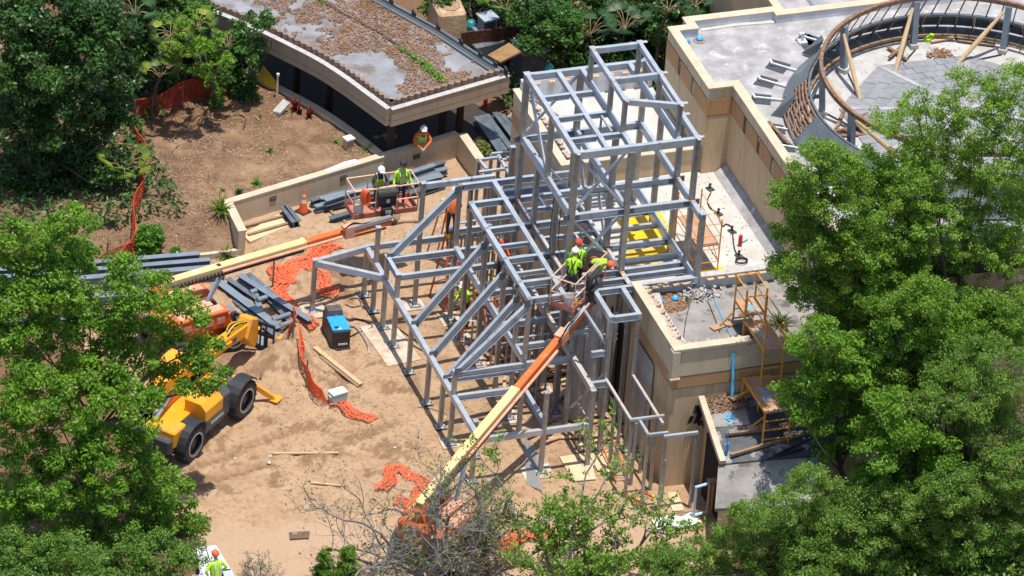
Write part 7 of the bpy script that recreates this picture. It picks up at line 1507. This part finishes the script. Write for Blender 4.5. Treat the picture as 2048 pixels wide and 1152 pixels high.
# bare and sparse trees in front of the lower lift
def twiggy(name, label, base, spread, h, seed, leaf, nleaf, n1=7, r0=0.10, deep=3, lsize=(0.08,0.15)):
    r = np.random.default_rng(seed); t = thing(name, label, 'tree', tuple(base)); mb = MB(); tips = []
    def grow(p, d, L_, rad, lev):
        pts = [p]; q = p.copy(); dd = d.copy()
        for i in range(5):
            dd = dd+r.normal(0,0.28,3); dd[2] += 0.05; dd /= np.linalg.norm(dd); q = q+dd*L_/5; pts.append(q.copy())
        mb.tube([tuple(x) for x in pts],[rad*(1-0.6*i/5) for i in range(6)],5 if lev < 2 else 4)
        tips.extend(pts[2:])
        if lev < deep:
            for k in range(r.integers(3,6) if lev < 3 else 2):
                i = r.integers(1,6); nd = dd+r.normal(0,0.75,3); nd[2] = abs(nd[2])*0.6+0.1; nd /= np.linalg.norm(nd); grow(pts[i], nd, L_*r.uniform(0.45,0.7), max(rad*0.5,0.006), lev+1)
    for k in range(n1):
        a = 2*PI*k/n1+r.uniform(-0.3,0.3); d = np.array([math.cos(a)*spread,math.sin(a)*spread,1.0]); d /= np.linalg.norm(d); grow(np.array(base,float)+np.array([0.12*math.cos(a),0.12*math.sin(a),0]), d, h*r.uniform(0.55,0.8), r0, 0)
    mb.build('branches','bark_grey',t)
    tips = np.array(tips); P = tips[r.integers(0,len(tips),nleaf)]+r.normal(0,0.07,(nleaf,3)); nrm = r.normal(0,0.7,(nleaf,3)); nrm[:,2] += 0.5; nrm /= np.linalg.norm(nrm,axis=1)[:,None]; a = np.cross(nrm,r.normal(0,1,(nleaf,3))); a /= np.linalg.norm(a,axis=1)[:,None]; b_ = np.cross(nrm,a); s = r.uniform(*lsize,nleaf)[:,None]
    V = np.stack([P-a*s*0.6,P+b_*s*0.28,P+a*s*0.6,P-b_*s*0.28],1).reshape(-1,3)
    link('leaves',quadmesh('leaves',V-np.array(base),leaf,r.uniform(0,1,nleaf)),t); return t
twiggy('bare_tree','nearly bare grey tree in front of the orange lift',tuple(gz(868,1180,0)),0.42,4.7,51,'leaf_o',1200,n1=9,r0=0.08,deep=4)
twiggy('bare_tree','wispy grey shrub tangle right of the bare tree',tuple(gz(930,1150,0)),0.8,2.4,52,'leaf_o',1100,n1=4,r0=0.035,deep=3)
twiggy('sparse_tree','sparse olive-leaved tree in front of the ladders, right of the bare tree',tuple(gz(1155,1185,0)),0.5,4.3,53,'leaf_b',10500,n1=6,r0=0.085)
twiggy('sparse_tree','sparse green sapling leaning over the cream boom foot',tuple(gz(985,1150,0)),0.4,3.0,54,'leaf_o',1200,n1=3,r0=0.07)
twiggy('weed_clump','dry weeds at the bottom edge right of the lower left worker',tuple(gz(520,1160,0)),0.9,0.9,55,'leaf_o',300,n1=6,r0=0.02,lsize=(0.04,0.07))
# palms and strap-leaved plants
def fanpalm(name, label, c, n, L_, leaf, seed, blades=13, cat='palm', group=None, lift=0.5):
    r = np.random.default_rng(seed); t = thing(name, label, cat, tuple(c), 0, group); V = []; ti = []; mb = MB()
    for k in range(n):
        a = 2*PI*k/n+r.uniform(-0.4,0.4); el = r.uniform(0.1,1.1)*lift+0.25; d = np.array([math.cos(a)*math.cos(el),math.sin(a)*math.cos(el),math.sin(el)]); p = np.array([0,0,0.05])+d*L_*r.uniform(0.5,0.9); mb.tube([(0,0,0),tuple(p*0.6+np.array([0,0,0.1])),tuple(p)],0.014,4); sd = np.cross(d,[0,0,1]); sd /= np.linalg.norm(sd); up_ = np.cross(sd,d); tt = r.uniform(0.1,1)
        for j in range(blades):
            b_ = -1.25+2.5*j/(blades-1); bd = d*math.cos(b_)+sd*math.sin(b_)-up_*0.15; l = L_*0.55*(0.75+0.25*math.cos(b_)); w = np.cross(bd,up_); w = w/np.linalg.norm(w)*l*0.055; e = p+bd*l+np.array([0,0,-0.12*l]); V += [p,p+bd*l*0.5-w,e,p+bd*l*0.5+w]; ti.append(np.clip(tt+r.normal(0,0.15),0,1))
    mb.build('stems','wood_old',t,world=False); link('fronds',quadmesh('fronds',np.array(V),leaf,np.array(ti)),t); return t
def strap(name, label, c, n, L_, leaf, seed, w=0.05, cat='plant', el0=0.5):
    r = np.random.default_rng(seed); t = thing(name,label,cat,tuple(c)); V = []; ti = []
    for k in range(n):
        a = r.uniform(0,2*PI); el = r.uniform(el0,1.35); l = L_*r.uniform(0.6,1.1); d = np.array([math.cos(a),math.sin(a)]); sd = np.array([-d[1],d[0],0])*w*r.uniform(0.6,1); pts = []
        for i in range(5):
            s = i/4; h = l*(math.sin(el)*s-0.55*s*s*math.cos(el)); pts.append(np.array([d[0]*l*s*math.cos(el),d[1]*l*s*math.cos(el),h]))
        for i in range(4):
            w0, w1 = 1-0.8*(i/4)**2, 1-0.8*((i+1)/4)**2; V += [pts[i]-sd*w0,pts[i]+sd*w0,pts[i+1]+sd*w1,pts[i+1]-sd*w1]; ti.append(r.uniform(0,1))
    link('leaves',quadmesh('leaves',np.array(V),leaf,np.array(ti)),t); return t
def P3(u,v,y): return tuple(gy(u,v,y))
k = 0
for u,v,y,n,L_,lf,lb in ((340,75,12.0,12,0.85,'leaf_p','yellow-green fan palm high beside the dark upper left tree'),(365,110,11.6,11,0.8,'leaf_p','yellow-green fan palm just left of the slim ivy stem'),(320,155,10.9,9,0.7,'leaf_p','bright fan palm low behind the red barrier net'),(395,55,12.4,9,0.75,'leaf_p','fan palm touching the shelter fascia at the upper left'),(455,95,12.5,9,0.6,'leaf_p','small fan palm in front of the shelter fascia'),(245,340,7.6,13,0.9,'leaf_p','fan palm at the right foot of the dark upper left tree'),(270,30,12.5,10,0.85,'leaf_pd','dark fan palm at the top left edge'),(190,455,6.5,12,1.0,'leaf_pd','dark shaded palm below the upper left tree'),(1180,70,12.3,12,0.9,'leaf_pd','dark fan palm behind the tower, left one'),(1250,60,12.0,12,0.9,'leaf_pd','dark fan palm behind the tower, middle one'),(1335,25,10.0,12,0.9,'leaf_pd','dark fan palm beside the tall roof corner'),(1010,20,13.6,12,0.9,'leaf_p','fan palm at the top edge right of the yellow notice'),(1560-170,15,9.3,9,0.7,'leaf_pd','small dark palm above the tall roof corner')):
    fanpalm('fan_palm',lb,P3(u,v,y),n,L_,lf,60+k,group='fan palms'); c_ = P3(u,v,y); k += 1
    if c_[2] > 0.9:
        o = [x for x in bpy.data.objects if x.get('label') == lb][0]; MB().tube([(c_[0]+0.2,c_[1]+1.2,gh(c_[0]+0.2,c_[1]+1.2)-0.05),(c_[0]+0.1,c_[1]+0.7,0.3+c_[2]*0.6),(c_[0],c_[1],c_[2])],[0.07,0.06,0.05],7).build('trunk','bark',o)
strap('strap_plant','yellow-green strap-leaved plant at the corner of the retaining wall',GB(440,425),70,0.75,'leaf_p',81,0.035); strap('strap_plant','drooping striped strap plant in front of the retaining wall end',GB(455,475),60,0.7,'leaf_p',82,0.03,el0=0.3); strap('weed_plant','low bright green weed behind the retaining wall',GB(512,368),90,0.35,'grass',83,0.02,el0=0.2); strap('weed_plant','thin green weed in the middle of the planting bed',GB(540,305),50,0.35,'grass',84,0.012); strap('weed_plant','small weed near the utility box',GB(672,285),40,0.22,'grass',85,0.014); strap('weed_plant','grassy tuft at the foot of the shelter corner',GB(735,302),80,0.4,'grass',86,0.014); strap('weed_plant','dark green clump along the wall coping, left part',GB(478,388),70,0.3,'leaf_pd',87,0.02); strap('weed_plant','fern beside the return wall of the retaining wall',tuple(gz(955,300,0.0)),90,0.45,'grass',88,0.015); strap('weed_plant','tiny weed in the upper planting bed',GB(520,240),22,0.2,'grass',89,0.012); strap('weed_plant','small pale weed left of the drooping strap plant',GB(445,385),24,0.25,'grass',90,0.012)
p = gz(1570,610,4.8); strap('roof_palm','dusty green palm sprouting at the right of the scaffold',tuple(gz(1560,650,4.85)),80,0.75,'leaf_pd',91,0.02,el0=0.4)
for u,v,n,L_,lb,sd_ in ((590,222,26,0.55,'tall wine-red cordyline on the planting bed, left one',92),(618,235,30,0.5,'wine-red cordyline beside the first, right one',93),(600,228,18,0.35,'low wine-red cordyline between the two taller ones',94)):
    strap('red_plant',lb,GB(u,v),n,L_,'leaf_red',sd_,0.05,el0=1.0)
def bush(label, c, r_, seed, leaf='leaf_bush'):
    tree('round_bush',label,tuple(c),[(np.array(c)+np.array([0,0,r_*0.9]),r_)],leaf,seed,None,cat='bush',clump=r_*0.32,per=70,size=(0.04,0.07),dens=6,r0=0.03,ntgt=4,flat=0.85)
bush('round clipped bright green bush on the planting bed by the net',GB(300,470),0.5,95); bush('small round green bush right of the big round bush',GB(353,478),0.17,96); bush('green shrub on the patio beside the tower foot',tuple(gz(962,312,0.0)),0.3,97,'leaf_o')
# fallen leaves and undergrowth on the dark ground at the top
def under(r, n): 
    x = r.uniform(-16,-8.5,n); y = r.uniform(5.5,17,n); k = (x < -9.6)|(y > 11.5); x, y = x[k], y[k]; return np.stack([x,y,ground_h(x,y)+r.uniform(0.02,0.5,len(x))**1.0],1)
o = scatter('undergrowth',5200,under,(0.09,0.2),'leaf_d','dark undergrowth below the upper left trees','undergrowth',flat=0.6,seed=31)
at = o.data.attributes.new('tint','FLOAT','POINT'); at.data.foreach_set('value',np.random.default_rng(2).uniform(0,1,len(o.data.vertices)).astype(np.float32))
def under2(r, n): x = r.uniform(3.2,16,n); y = r.uniform(10.0,19,n); return np.stack([x,y,r.uniform(0.02,0.9,n)],1)
o = scatter('undergrowth',9000,under2,(0.09,0.2),'leaf_d','dark undergrowth in the grove behind the tower','undergrowth',flat=0.6,seed=32)
at = o.data.attributes.new('tint','FLOAT','POINT'); at.data.foreach_set('value',np.random.default_rng(3).uniform(0,1,len(o.data.vertices)).astype(np.float32))
def under3(r, n): x = r.uniform(5.5,18,n); y = r.uniform(-24,-15.5,n); return np.stack([x,y,r.uniform(0.02,0.9,n)],1)
o = scatter('undergrowth',9000,under3,(0.08,0.18),'leaf_n','green undergrowth below the trees at the right','undergrowth',flat=0.6,seed=33)
at = o.data.attributes.new('tint','FLOAT','POINT'); at.data.foreach_set('value',np.random.default_rng(4).uniform(0,1,len(o.data.vertices)).astype(np.float32))
